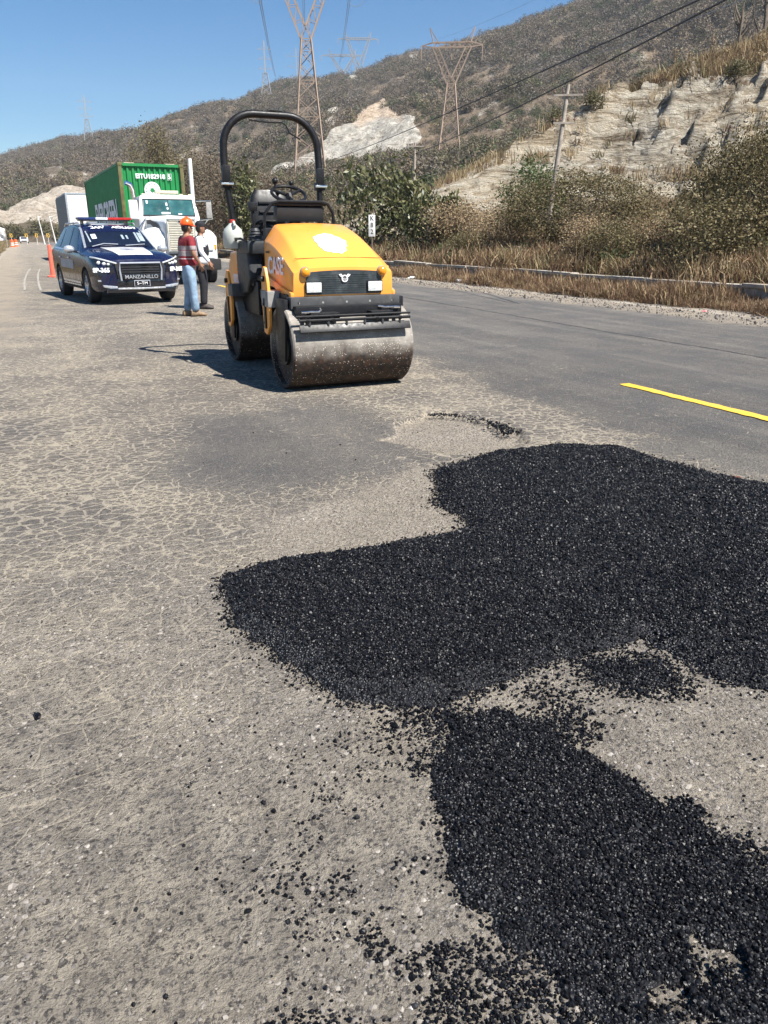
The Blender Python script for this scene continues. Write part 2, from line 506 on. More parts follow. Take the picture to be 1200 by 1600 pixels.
    n1 = noise_n(nt, 0.05, 8, 0.65, P); n2 = noise_n(nt, 1.2, 8, 0.7, P)
    c = ramp(nt, n1.outputs[0], [(0.3, (0.10, 0.078, 0.052)), (0.5, (0.16, 0.12, 0.08)), (0.7, (0.21, 0.165, 0.105))])
    c = mix(nt, ramp(nt, n2.outputs[0], [(0.4, 0.0), (0.7, 0.6)]), c, (0.085, 0.075, 0.045))
    nt.links.new(c, b.inputs['Base Color']); b.inputs['Roughness'].default_value = 0.95
    nt.links.new(bump_n(nt, n2.outputs[0], 1.0, 0.15), b.inputs['Normal'])

    # --- mountain: brown scrub soil, with pale quarry and cliff rock where 'rock' is set ---
    m, nt, b = new_mat('mountain_soil'); P = pos_n(nt)
    n1 = noise_n(nt, 0.012, 8, 0.65, P); n2 = noise_n(nt, 0.11, 8, 0.72, P)
    c = ramp(nt, n1.outputs[0], [(0.3, (0.09, 0.07, 0.046)), (0.5, (0.14, 0.105, 0.067)), (0.68, (0.24, 0.172, 0.107))])
    st = nt.nodes.new('ShaderNodeMapping'); st.inputs['Scale'].default_value = (0.16, 0.16, 0.035)
    nt.links.new(P, st.inputs[0])
    n3 = noise_n(nt, 1, 9, 0.75, st.outputs[0], 0.6)
    n4 = noise_n(nt, 0.45, 8, 0.75, P)
    n3v = math_n(nt, 'MULTIPLY_ADD', n4.outputs[0], 0.55, math_n(nt, 'MULTIPLY', n3.outputs[0], 0.45))
    rk = ramp(nt, n3v, [(0.38, (0.11, 0.09, 0.065)), (0.46, (0.33, 0.30, 0.245)), (0.54, (0.49, 0.455, 0.385)), (0.66, (0.64, 0.61, 0.54))])
    org = attr_n(nt, 'orange')
    rk = mix(nt, math_n(nt, 'MULTIPLY', org, 0.85), rk, ramp(nt, n3v, [(0.38, (0.20, 0.14, 0.085)), (0.5, (0.48, 0.355, 0.24)), (0.64, (0.64, 0.52, 0.39))]))
    rf = ramp(nt, math_n(nt, 'ADD', attr_n(nt, 'rock'), math_n(nt, 'MULTIPLY_ADD', n2.outputs[0], 1.1, -0.55)), [(0.42, 0.0), (0.56, 1.0)])
    c = mix(nt, rf, c, rk)
    nt.links.new(c, b.inputs['Base Color']); b.inputs['Roughness'].default_value = 0.95
    nt.links.new(bump_n(nt, math_n(nt, 'ADD', n2.outputs[0], n3.outputs[0]), 1.0, 3.0), b.inputs['Normal'])

    # --- cut slope: layered grey and cream rock, soil above ---
    m, nt, b = new_mat('cut_rock'); P = pos_n(nt)
    st = nt.nodes.new('ShaderNodeMapping'); st.inputs['Scale'].default_value = (0.5, 0.35, 2.0); st.inputs['Rotation'].default_value = (R(14), R(-10), 0)
    nt.links.new(P, st.inputs[0])
    n1 = noise_n(nt, 1.1, 9, 0.72, st.outputs[0], 0.8)
    n2 = noise_n(nt, 0.22, 5, 0.6, P)
    vv = voro_n(nt, 1.6, st.outputs[0], 'DISTANCE_TO_EDGE')
    cream = ramp(nt, n1.outputs[0], [(0.36, (0.17, 0.12, 0.07)), (0.43, (0.42, 0.33, 0.215)), (0.51, (0.66, 0.56, 0.41)), (0.64, (0.80, 0.73, 0.59))])
    grey = ramp(nt, n1.outputs[0], [(0.37, (0.03, 0.027, 0.023)), (0.43, (0.18, 0.165, 0.145)), (0.50, (0.42, 0.395, 0.345)), (0.62, (0.74, 0.70, 0.61))])
    c = mix(nt, math_n(nt, 'MULTIPLY', attr_n(nt, 'grey'), 1.0), cream, grey)
    c = mix(nt, math_n(nt, 'MULTIPLY', ramp(nt, vv.outputs[0], [(0.0, 0.95), (0.09, 0.0)]), attr_n(nt, 'grey')), c, (0.05, 0.045, 0.04))
    tan = ramp(nt, noise_n(nt, 3.5, 8, 0.7, P).outputs[0], [(0.3, (0.10, 0.075, 0.045)), (0.5, (0.23, 0.17, 0.10)), (0.7, (0.38, 0.29, 0.18))])
    rf = ramp(nt, math_n(nt, 'ADD', attr_n(nt, 'rock'), math_n(nt, 'MULTIPLY_ADD', noise_n(nt, 0.8, 9, 0.75, P).outputs[0], 1.3, -0.65)), [(0.40, 0.0), (0.58, 1.0)])
    c = mix(nt, rf, tan, c)
    nt.links.new(c, b.inputs['Base Color']); b.inputs['Roughness'].default_value = 0.93
    hh = math_n(nt, 'ADD', math_n(nt, 'MULTIPLY', n1.outputs[0], 1.8), math_n(nt, 'MULTIPLY', noise_n(nt, 3, 9, 0.78, P).outputs[0], 0.9))
    nt.links.new(bump_n(nt, hh, 1.0, 0.9), b.inputs['Normal'])

    # --- fresh bitumen ---
    m, nt, b = new_mat('fresh_bitumen'); P = pos_n(nt)
    v = voro_n(nt, 110, P)
    c = ramp(nt, v.outputs['Color'], [(0.0, (0.004, 0.004, 0.005)), (0.8, (0.011, 0.011, 0.013)), (1.0, (0.03, 0.03, 0.033))])
    nt.links.new(c, b.inputs['Base Color']); b.inputs['Roughness'].default_value = 0.5
    nt.links.new(bump_n(nt, v.outputs[0], 1.0, 0.01), b.inputs['Normal'])
    m, nt, b = new_mat('bitumen_stone'); oi = nt.nodes.new('ShaderNodeObjectInfo')
    c = ramp(nt, oi.outputs['Random'], [(0.0, (0.002, 0.002, 0.003)), (0.75, (0.005, 0.005, 0.0065)), (0.95, (0.012, 0.013, 0.016)), (0.992, (0.04, 0.04, 0.042)), (1.0, (0.20, 0.19, 0.17))])
    nt.links.new(c, b.inputs['Base Color']); b.inputs['Roughness'].default_value = 0.42
    b.inputs['Specular IOR Level'].default_value = 0.22
    m, nt, b = new_mat('road_stone'); oi = nt.nodes.new('ShaderNodeObjectInfo'); P = pos_n(nt)
    c = ramp(nt, oi.outputs['Random'], [(0.0, (0.075, 0.067, 0.06)), (0.4, (0.12, 0.108, 0.097)), (0.75, (0.165, 0.15, 0.134)), (0.95, (0.25, 0.225, 0.195)), (0.998, (0.31, 0.285, 0.25)), (1.0, (0.5, 0.48, 0.44))])
    c = mix(nt, ramp(nt, noise_n(nt, 2.5, 4, 0.6, P).outputs[0], [(0.45, 0.0), (0.65, 0.2)]), c, (0.36, 0.31, 0.245))
    nt.links.new(c, b.inputs['Base Color']); b.inputs['Roughness'].default_value = 0.85
ground_colours()

# ================================================================== DIRECTIONS (only to place far things at their true bearing)
_F = 1180.0
def bearing(px, py):
    a = (px - 600) / _F; b = (800 - py) / _F
    fw = math.cos(R(PITCH)) + b * math.sin(R(PITCH)); up = -math.sin(R(PITCH)) + b * math.cos(R(PITCH))
    x = a * math.cos(R(YAW)) + fw * math.sin(R(YAW)); y = -a * math.sin(R(YAW)) + fw * math.cos(R(YAW))
    return math.degrees(math.atan2(x, y)), math.degrees(math.atan2(up, math.hypot(x, y)))

# ================================================================== ROAD
HOLE = [(2.64, 5.62), (3.07, 5.72), (3.30, 5.42), (3.36, 4.95), (3.16, 4.66), (2.89, 4.5), (2.7, 4.55), (2.45, 4.8), (2.3, 5.1)]
BARE = [(1.0, 3.59), (1.22, 4.06), (1.67, 4.05), (2.2, 4.33), (2.35, 4.20), (2.05, 3.58), (2.0, 3.1), (1.53, 3.0), (1.17, 3.0), (0.92, 3.1)]
DARKP = [(0.97, 5.63), (1.29, 6.44), (1.97, 6.41), (2.54, 6.15), (2.64, 5.56), (2.38, 4.79), (1.98, 4.35), (1.47, 4.21), (1.01, 4.28), (0.73, 4.84)]
PATCH_A = [(0.62, 3.12), (0.92, 3.22), (1.17, 3.19), (1.53, 3.21), (1.94, 3.22), (1.99, 3.58), (2.28, 4.21), (2.8, 4.41), (3.1, 4.37), (3.46, 4.4), (3.74, 4.17),
           (3.82, 3.71), (4.0, 3.16), (4.35, 2.5), (3.9, 1.75), (3.0, 1.45), (2.3, 1.42), (2.08, 1.47), (1.97, 1.62), (1.94, 1.92), (1.78, 1.90), (1.59, 1.93), (1.33, 1.86), (1.05, 1.83), (0.72, 1.99), (0.65, 2.26), (0.55, 2.7)]
PATCH_B = [(1.03, 1.80), (1.26, 1.76), (1.37, 1.56), (1.43, 1.35), (1.44, 1.16), (1.42, 0.98), (1.55, 0.8), (1.4, 0.5), (1.12, 0.5), (0.80, 0.66), (0.79, 0.86),
           (0.77, 0.98), (0.71, 1.1), (0.70, 1.3), (0.77, 1.47), (0.88, 1.65)]
PATCH_C = [(1.64, 1.86), (1.80, 1.85), (1.93, 1.76), (1.93, 1.64), (1.82, 1.58), (1.68, 1.62), (1.58, 1.74)]
PATCH_S = [(0.30, 1.02), (0.37, 1.14), (0.56, 1.16), (0.74, 1.07), (0.86, 0.91), (0.9, 0.5), (0.3, 0.5)]

def road_fields(x, y):
    n = fbm(x * 1.5, y * 1.5, 4, 3) * 0.22 + fbm(x * 7, y * 7, 3, 8) * 0.07
    hole = sstep(-0.03, 0.03, poly_sd(x, y, HOLE) + n * 0.9)
    bare = np.maximum(0.85 * sstep(-0.45, 0.15, poly_sd(x, y, BARE) + n * 1.5), hole * 0.85)
    d = sstep(-0.5, 0.2, poly_sd(x, y, DARKP) + n)
    right = sstep(3.6, 4.3, x + n * 2 - 0.10 * np.clip(y - 5, 0, 8))      # the better-kept lane
    lanewear = sstep(2.2, 3.0, x + n) * sstep(6.5, 9, y)
    dark = np.clip(np.maximum(right, 0.6 * d), 0, 1)
    near = sstep(4.6, 2.4, y)
    dust = np.clip(0.33 + 0.64 * near - 0.36 * dark + n * 0.6, 0, 1.2)
    dust = np.clip(dust + 0.22 * sstep(0.9, -0.3, x) * sstep(6, 12, y), 0, 1.2)
    crack = np.clip(sstep(0.8, 3.0, y) * (1 - right * 0.93) * (1 - 0.8 * d) * (1 - 0.35 * sstep(12, 22, y)) + 0.22, 0, 1)
    crack *= (1 - 0.5 * near)
    patchy = sstep(-0.25, 0.35, fbm(x * 0.9, y * 0.5, 3, 21) + 0.18)
    crack = crack * (0.62 + 0.38 * patchy)
    edge = np.maximum(sstep(0.7, -1.1, x + n * 2.2) * sstep(6, 15, y), sstep(10.5, 12.0, x + n)) * 0.95
    edge = np.maximum(edge, sstep(8.6, 12.3, x) * 0.45)
    z = 0.004 * fbm(x * 0.8, y * 0.8, 3, 5) * sstep(12, 6, y) + 0.004 * fbm(x * 9, y * 9, 3, 15) * near
    z = z - 0.045 * hole * (0.8 + 0.25 * fbm(x * 6, y * 6, 3, 30)) - 0.012 * bare
    far = sstep(7, 6.4, y)
    z = z * far
    return z, dust, crack, bare, dark, edge
xs = np.concatenate([[-1.4, -1.1, -0.9], np.arange(-0.8, 4.6, 0.02), np.arange(4.6, 12.2, 0.2), [12.3, 12.5]])
ys = np.concatenate([[-30, -10, -2], np.arange(0.3, 6.6, 0.02), np.arange(6.6, 40, 0.4), np.arange(40, 300, 4)])
X, Y = np.meshgrid(xs, ys, indexing='ij')
Z, dust, crack, bare, dark, edge = road_fields(X, Y)
road = link('road', grid_mesh('road', X, Y, Z, [MATS['old_asphalt']], dict(dust=dust, crack=crack, bare=bare, dark=dark, edge=edge)))
tag(road, kind='structure')
# paved right strip begins at a long seam: a thin tarred joint
sm = MB()
pts = [(8.78, 20.5), (8.72, 17.8), (8.6, 13), (8.5, 10.8), (8.44, 6.8), (8.4, 2)]
for i in range(len(pts) - 1):
    (x0, y0), (x1, y1) = pts[i], pts[i + 1]
    n = 24
    for k in range(n):
        a = k / n; c_ = (k + 1) / n
        xa = x0 + (x1 - x0) * a + 0.02 * math.sin(y0 * 3 + k * .7); xb = x0 + (x1 - x0) * c_ + 0.02 * math.sin(y0 * 3 + (k + 1) * .7)
        ya = y0 + (y1 - y0) * a; yb = y0 + (y1 - y0) * c_
        w = 0.016 + 0.009 * math.sin(k * 2.1 + i)
        sm.add([(xa - w, ya, 0.004), (xa + w, ya, 0.004), (xb + w, yb, 0.004), (xb - w, yb, 0.004)], [(0, 1, 2, 3)])
mat('tar_seam', (0.045, 0.042, 0.04), 0.7, var=0.3)
tag(sm.build('tar_seam', MATS['tar_seam'], smooth=0), kind='structure')

# yellow dashes, with worn ends
def paint_mat():
    m, nt, b = new_mat('yellow_paint'); P = pos_n(nt)
    n = noise_n(nt, 60, 8, 0.75, P); n2 = noise_n(nt, 4, 5, 0.6, P)
    c = ramp(nt, n2.outputs[0], [(0.3, (0.62, 0.37, 0.03)), (0.7, (0.80, 0.50, 0.045))])
    w = math_n(nt, 'ADD', math_n(nt, 'MULTIPLY', n.outputs[0], 0.9), math_n(nt, 'MULTIPLY', n2.outputs[0], 0.35))
    c = mix(nt, ramp(nt, w, [(0.66, 0.0), (0.74, 0.85)]), c, (0.16, 0.145, 0.12))
    nt.links.new(c, b.inputs['Base Color']); b.inputs['Roughness'].default_value = 0.65
    nt.links.new(bump_n(nt, n.outputs[0], 0.6, 0.004), b.inputs['Normal'])
    m, nt, b = new_mat('old_white_paint'); P = pos_n(nt)
    n = noise_n(nt, 9, 8, 0.75, P)
    c = ramp(nt, n.outputs[0], [(0.4, (0.36, 0.335, 0.29)), (0.6, (0.19, 0.175, 0.15))])
    nt.links.new(c, b.inputs['Base Color']); b.inputs['Roughness'].default_value = 0.8
paint_mat()
rng = random.Random(4)
def stripe(path, w, mt, name='lane_marking', z=0.008):
    m = MB(); vs = []; fs = []
    for i, (x, y) in enumerate(path):
        a = path[max(i - 1, 0)]; c_ = path[min(i + 1, len(path) - 1)]
        dx, dy = c_[0] - a[0], c_[1] - a[1]; l = math.hypot(dx, dy); nx, ny = -dy / l, dx / l
        jl, jr = rng.uniform(-.011, .009), rng.uniform(-.011, .009)
        vs += [(x + nx * (w / 2 + jl), y + ny * (w / 2 + jl), z), (x - nx * (w / 2 + jr), y - ny * (w / 2 + jr), z)]
    for i in range(len(path) - 1): fs.append((2 * i, 2 * i + 1, 2 * i + 3, 2 * i + 2))
    m.add(vs, fs)
    return tag(m.build(name, mt, smooth=0), kind='structure')
for (a, b_) in ((1.1, 6.14), (20.0, 24.9), (39, 44), (58, 63), (77, 82), (96, 101)):
    stripe([(5.54, a + (b_ - a) * k / 60) for k in range(61)], 0.135, MATS['yellow_paint'])
for off in (0.0, 0.42):
    stripe([(-0.08 + off + 0.35 * t * t, 25 + 17 * t - off * 1.2) for t in [k / 30 for k in range(31)]], 0.065, MATS['old_white_paint'])

# shoulders and the plain under everything
for nm, x0, x1, z0, z1 in (('shoulder_left', -9, -1.15, -0.05, -0.006), ('shoulder_right', 12.25, 15.0, -0.004, 0.02)):
    gx = np.linspace(x0, x1, 40); gy = np.concatenate([np.arange(-10, 60, 0.3), np.arange(60, 300, 4)])
    X, Y = np.meshgrid(gx, gy, indexing='ij')
    t = (X - x0) / (x1 - x0)
    Z = z0 + (z1 - z0) * t + 0.03 * fbm(X * 1.3, Y * 1.3, 4, 41) * np.sin(np.clip(t, 0, 1) * PI)
    tag(link(nm, grid_mesh(nm, X, Y, Z, [MATS['shoulder_dust']])), kind='structure')
g = MB(); S = 1650
g.add([(-S, -S, -0.12), (S, -S, -0.12), (S, S, -0.12), (-S, S, -0.12)], [(0, 1, 2, 3)])
tag(g.build('ground', MATS['dry_soil'], smooth=0), kind='structure')

# ================================================================== THE MOUNTAIN
SKY_PTS = [(0, 249), (60, 231), (100, 220), (170, 213), (215, 213), (250, 196), (290, 181), (330, 168), (370, 163), (400, 146), (450, 128), (520, 124),
           (545, 119), (590, 107), (610, 95), (650, 81), (700, 77), (740, 59), (800, 40), (850, 20), (890, 8)]
_sk = [bearing(*p) for p in SKY_PTS]
SK_A = [-40, -20, -8] + [a for a, e in _sk] + [42, 50, 62, 80, 100]
SK_E = [3.2, 3.6, 4.2] + [e for a, e in _sk] + [15.6, 17.5, 18, 15, 10]
def ridge_R(az): return np.interp(az, [-40, 0, 10, 26, 50, 100], [850, 900, 820, 690, 620, 600])
P_T = [0, 0.07, 0.14, 0.28, 0.43, 0.7, 1.0, 1.25, 1.7]
P_V = [0, 0.008, 0.034, 0.125, 0.215, 0.55, 1.0, 0.93, 0.72]
def mountain_z(x, y):
    x = np.asarray(x, float); y = np.asarray(y, float)
    r = np.hypot(x, y); az = np.degrees(np.arctan2(x, y))
    Rr = ridge_R(az); el = np.interp(az, SK_A, SK_E)
    Zr = Rr * np.tan(np.radians(el)) + CAM_H
    t = r / Rr
    z = Zr * np.interp(t, P_T, P_V)
    g_ = sstep(0.25, 0.6, t) * (1 - sstep(0.78, 0.97, t))
    z = z + Zr * g_ * (0.16 * fbm(x / 110, y / 110, 5, 77) - 0.16 * (ridged(x / 150 + 5, y / 150, 3, 99) - 0.6))
    z = z + 0.7 * fbm(x / 9, y / 9, 4, 7) * sstep(0.1, 0.2, t) + 2.4 * fbm(x / 30, y / 30, 4, 9) * sstep(0.2, 0.35, t)
    roadm = np.maximum(sstep(-14, -4, x) * (1 - sstep(13, 32, x)), 0) * (1 - sstep(230, 330, y))
    left = (1 - sstep(-60, -10, x)) * 0.4
    z = z * (1 - roadm) - 0.35 * roadm
    return z
QUARRY = [bearing(*p) for p in [(418, 284), (428, 266), (498, 238), (516, 206), (548, 198), (570, 172), (598, 158), (622, 182), (642, 186), (664, 214), (640, 242), (600, 238), (560, 250), (505, 254), (460, 268)]]
QORANGE = [bearing(*p) for p in [(548, 200), (566, 172), (598, 152), (628, 172), (628, 190), (590, 188), (566, 204)]]
CLIFF = [bearing(*p) for p in [(-60, 372), (-30, 345), (0, 334), (45, 318), (82, 298), (110, 293), (165, 302), (215, 330), (215, 357), (120, 354), (60, 349), (20, 352)]]
SCARS = [[bearing(*p) for p in q] for q in ([(505, 190), (520, 160), (530, 165), (522, 200), (508, 205)], [(490, 170), (505, 150), (500, 180)], [(640, 88), (668, 84), (664, 94), (640, 98)],
                                        [(535, 118), (565, 122), (560, 130), (536, 126)])]
def rock_fields(x, y, z):
    r = np.hypot(x, y); az = np.degrees(np.arctan2(x, y)); el = np.degrees(np.arctan2(z - CAM_H, r))
    wob = 0.35 * fbm(az * 1.3, el * 2.0, 4, 55)
    q = poly_sd(az + wob, el + wob * 0.5, QUARRY)
    rock = sstep(-0.12, 0.12, q) * (r > 140)
    org = sstep(-0.2, 0.2, poly_sd(az, el, QORANGE)) * (r > 140)
    c = poly_sd(az + wob, el + wob * 0.3, CLIFF)
    cl = sstep(-0.12, 0.12, c) * (r > 140)
    for s in SCARS:
        rock = np.maximum(rock, 0.8 * sstep(-0.15, 0.1, poly_sd(az + wob * 0.5, el + wob * 0.3, s)) * (r > 140))
    gul = sstep(0.58, 0.72, fbm(az * 0.8 + 40, el * 0.8, 3, 61) + 0.5) * 0.45 * (r > 200)
    return np.maximum(np.maximum(rock, cl), gul * 0.85), np.maximum(org, cl * 0.45)
az = np.concatenate([np.arange(-40, -6, 1.2), np.arange(-6, 54, 0.13), np.arange(54, 100, 1.2)])
rr = np.concatenate([np.arange(62, 150, 2.2), np.arange(150, 440, 2.4), np.arange(440, 800, 5.0), np.arange(800, 1500, 40)])
A, RR = np.meshgrid(np.radians(az), rr, indexing='ij')
X = RR * np.sin(A); Y = RR * np.cos(A); Z = mountain_z(X, Y)
rock, org = rock_fields(X, Y, Z)
Z = Z + rock * (6.5 * (ridged(X / 16, Y / 16, 5, 12) - 0.5)) * sstep(120, 260, np.hypot(X, Y))
tag(link('mountain', grid_mesh('mountain', X, Y, Z, [MATS['mountain_soil']], dict(rock=rock, orange=org))), kind='structure')

# ================================================================== THE ROADSIDE CUT SLOPE (right)
def top_z(y): return np.interp(y, [0, 18, 26, 30, 38, 42, 46, 54, 60, 66, 74, 90], [9.5, 9.6, 9.8, 10.0, 10.1, 10.1, 8.0, 6.4, 5.0, 3.6, 2.4, 0.8])
def slope_z(x, y, detail=True):
    x = np.asarray(x, float); y = np.asarray(y, float)
    T = top_z(y)
    w = 0.9 * fbm(x * 0.15, y * 0.22, 3, 71)
    sh_ = 0.9 * np.clip(46 - y, 0, 34) * sstep(48, 40, y)
    xw = x + w - sh_
    fade = np.interp(y, [0, 45, 60, 75, 95], [1, 1, 0.8, 0.35, 0.1])
    fore = 0.42 + 0.17 * (x - 15) * fade
    fore = np.minimum(fore, 3.3)
    fore = np.minimum(fore, T * 0.9)
    lowtop = np.minimum(4.0, T * 0.55); bench = lowtop + 0.3
    z = fore
    z = np.maximum(z, lowtop * sstep(24.3, 25.6, xw) + fore * (1 - sstep(24.3, 25.6, xw)))
    z = np.where(xw > 25.6, bench * 0 + lowtop + (bench - lowtop) * np.clip((xw - 25.6) / 2.4, 0, 1), z)
    z = np.where(xw > 28.0, bench + (T - bench) * np.clip((xw - 28.0) / 5.0, 0, 1) ** 0.85, z)
    up = np.interp(y, [0, 40, 48, 58], [0.50, 0.42, 0.05, -0.12])
    z = np.where(xw > 33, T + up * (xw - 33), z)
    far_ = sstep(37, 48, y)
    z = z * (1 - far_) + far_ * np.where(xw > 34, T + up * (xw - 33), 0.55 + (T - 0.55) * np.clip((x - 16.5) / 17.0, 0, 1.02))
    face = sstep(27.6, 28.6, xw) * (1 - sstep(32.6, 34, xw)) + sstep(24.0, 24.8, xw) * (1 - sstep(25.4, 26.0, xw)) * 0.7
    face = face * (1 - 0.8 * far_)
    if detail:
        z = z + face * (2.4 * (ridged(x * 0.30, y * 0.42, 5, 31) - 0.6) + 1.3 * fbm(x * 1.1, y * 1.3, 4, 33) + 0.8 * (ridged(x * 1.6, y * 1.6, 3, 36) - 0.5))
        z = z + 0.12 * fbm(x * 0.7, y * 0.7, 4, 34)
        k = 0.55
        z = np.where(face > 0.3, z * 0.5 + 0.5 * (np.floor(z / k) + sstep(0.25, 0.75, z / k - np.floor(z / k))) * k, z)
    return z, face, xw
gx = np.concatenate([np.arange(14.62, 24, 0.25), np.arange(24, 50, 0.15), np.arange(50, 90, 0.8)])
gy = np.concatenate([np.arange(-25, 12, 0.8), np.arange(12, 80, 0.18), np.arange(80, 110, 0.8)])
X, Y = np.meshgrid(gx, gy, indexing='ij')
Z, face, XW = slope_z(X, Y)
left_cream = sstep(35, 42, Y) * sstep(18.5, 21.0, XW) * sstep(36, 34.5, XW) * 1.1
rockA = np.clip(face + left_cream * 0.9 + 0.25 * sstep(33.0, 36, XW) * (fbm(X * .3, Y * .3, 3, 3) > 0.15), 0, 1)
rockA = rockA * np.clip(1.15 - 0.55 * sstep(0.1, 0.45, fbm(X * 0.3, Y * 0.3, 4, 91)), 0, 1)
greyA = np.clip(sstep(47, 41, Y + 3 * fbm(X * .4, Y * .4, 3, 90)) * sstep(3.8, 5.6, Z) * (0.32 + 0.9 * fbm(X * .35, Y * .35, 3, 95)), 0, 1) * sstep(45, 39, Y)
edge_f = sstep(90, 80, X)
Z = Z * edge_f - 2 * (1 - edge_f)
tag(link('cut_slope', grid_mesh('cut_slope', X, Y, Z, [MATS['cut_rock']], dict(rock=rockA, grey=greyA))), kind='structure')

# ================================================================== FRESH ASPHALT PATCH
def patch_field(x, y):
    """thickness-like field: >0 inside the spread, falling outside"""
    n = fbm(x * 3.0, y * 3.0, 4, 201) * 0.09 + fbm(x * 14, y * 14, 3, 205) * 0.022
    a = poly_sd(x, y, PATCH_A) + n * 0.55 + 0.012 * fbm(x * 30, y * 30, 2, 209)
    b = poly_sd(x, y, PATCH_B) + n * 1.25 + 0.03 * fbm(x * 22, y * 22, 3, 211)
    c = poly_sd(x, y, PATCH_C) + n * 0.6
    b = b - 0.45 * sstep(0.22, 0.5, fbm(x * 8 + 3, y * 8, 3, 311)) * sstep(1.22, 0.95, y + 0.12 * x)
    return a, b, c
gx = np.arange(0.2, 4.8, 0.016); gy = np.arange(0.35, 4.7, 0.016)
X, Y = np.meshgrid(gx, gy, indexing='ij')
a, b, c = patch_field(X, Y)
rz = road_fields(X, Y)[0]
sA = sstep(0.0, 0.12, a) * 0.035; sB = sstep(0.02, 0.14, b) * 0.016; sC = sstep(0.02, 0.1, c) * 0.008
T = np.maximum(np.maximum(sA, sB), sC)
hump = 0.022 * fbm(X * 2.0, Y * 2.6, 3, 207) + 0.007 * fbm(X * 20, Y * 20, 3, 208) + 0.006 * fbm((X + Y * .5) * 14, (Y - X * .5) * 1.5, 2, 213)
PZ = rz + np.where(T > 0.0005, T + hump * (T / 0.035) + 0.003, -0.03)
me = grid_mesh('asphalt_patch', X, Y, PZ, [MATS['fresh_bitumen']])
bm = bmesh.new(); bm.from_mesh(me)
dead = [f for f in bm.faces if all(v.co.z < -0.008 for v in f.verts)]
bmesh.ops.delete(bm, geom=dead, context='FACES')
bm.to_mesh(me); bm.free()
tag(link('asphalt_patch', me), 'fresh black asphalt mix spread over the potholed road', 'asphalt patch', None, 'stuff')
def patch_top(x, y):
    i = np.clip((x - gx[0]) / 0.016, 0, len(gx) - 1.001); j = np.clip((y - gy[0]) / 0.016, 0, len(gy) - 1.001)
    i0 = i.astype(int); j0 = j.astype(int)
    return PZ[i0, j0]

def rock_mesh(name, seed, mt, sub=1, flat=0.7):
    r = random.Random(seed)
    bm = bmesh.new(); bmesh.ops.create_icosphere(bm, subdivisions=sub, radius=0.5)
    cuts = [(Vector((r.uniform(-1, 1), r.uniform(-1, 1), r.uniform(-1, 1))).normalized(), r.uniform(0.28, 0.42)) for _ in range(6)]
    for v in bm.verts:
        v.co *= 1 + r.uniform(-.12, .12)
        for n, d in cuts:
            k = v.co.dot(n)
            if k > d: v.co -= n * (k - d)
        v.co.z *= flat
    me = bpy.data.meshes.new(name); bm.to_mesh(me); bm.free(); me.materials.append(mt)
    return me
bst = [rock_mesh('bitumen_stone', 10 + i, MATS['bitumen_stone'], 1) for i in range(5)]
rst = [rock_mesh('road_stone', 30 + i, MATS['road_stone'], 1, 0.6) for i in range(5)]
rs = np.random.RandomState(11)
# candidate points over the spread, thinned with distance as the stones become too small to see apart
def in_view(x, y):
    cx = x * math.cos(R(YAW)) - y * math.sin(R(YAW)); fw = x * math.sin(R(YAW)) + y * math.cos(R(YAW))
    return (np.abs(cx) < 0.60 * (fw * 0.94 + 0.5) + 1.5) & (fw > 0.1)
N = 640000
x = rs.uniform(0.2, 4.8, N); y = rs.uniform(0.4, 4.7, N)
k = in_view(x, y); x = x[k]; y = y[k]
a, b, c = patch_field(x, y)
m_ = np.maximum(a, b)
dist = np.hypot(x, y)
dens_in = np.where(m_ > 0, 1.0, 0.0) * sstep(-0.02, 0.07, np.maximum(a, b - 0.02))
dens_c = sstep(-0.09, 0.07, c) * 0.85
clump = sstep(0.05, 0.5, fbm(x * 5, y * 5, 4, 301) + 0.12)
fr_b = np.exp(np.minimum(b, 0) / 0.15) * 0.66 * clump * (b < 0.06)
fr_a = np.exp(np.minimum(a, 0) / 0.022) * 0.35 * (a < 0.05)
s_ = poly_sd(x, y, PATCH_S)
fr_s = sstep(-0.12, 0.10, s_ + 0.10 * fbm(x * 6, y * 6, 4, 303)) * sstep(0.0, 0.4, fbm(x * 8, y * 8, 4, 305) + 0.22) * 0.85
low = sstep(1.2, 0.9, y + 0.25 * (x - 1.0)) * sstep(0.45, 0.8, x) * sstep(-0.05, 0.35, fbm(x * 7, y * 7, 4, 309) + 0.15) * 0.75
between = sstep(0.25, 0.0, np.abs(a)) * 0.0
d = np.maximum.reduce([dens_in, dens_c, fr_b, fr_a, fr_s, low])
# light bald spots inside the thin bottom of the lobe
bald = sstep(0.22, 0.5, fbm(x * 8 + 3, y * 8, 3, 311)) * sstep(1.22, 0.95, y + 0.12 * x)
d = d * (1 - 0.75 * bald)
k = rs.uniform(0, 1, len(x)) < d
x = x[k]; y = y[k]; dist = dist[k]
n = len(x)
z = np.maximum(patch_top(x, y), road_fields(x, y)[0] + 0.001)
size = np.exp(rs.normal(math.log(0.0086), 0.30, n)).clip(0.0045, 0.019) * (0.8 + 0.12 * np.clip(dist, 1, 4))
z = z + size * rs.uniform(-0.05, 0.35, n)
rot = rs.uniform(0, 2 * PI, (n, 3))
scl3 = size[:, None] * rs.uniform(0.75, 1.3, (n, 3))
scatter('patch_aggregate', np.stack([x, y, z], -1), scl3, rot, rs.randint(0, 5, n), bst,
        'loose bitumen-coated stones covering the fresh asphalt patch', 'gravel')
print('patch stones', n)
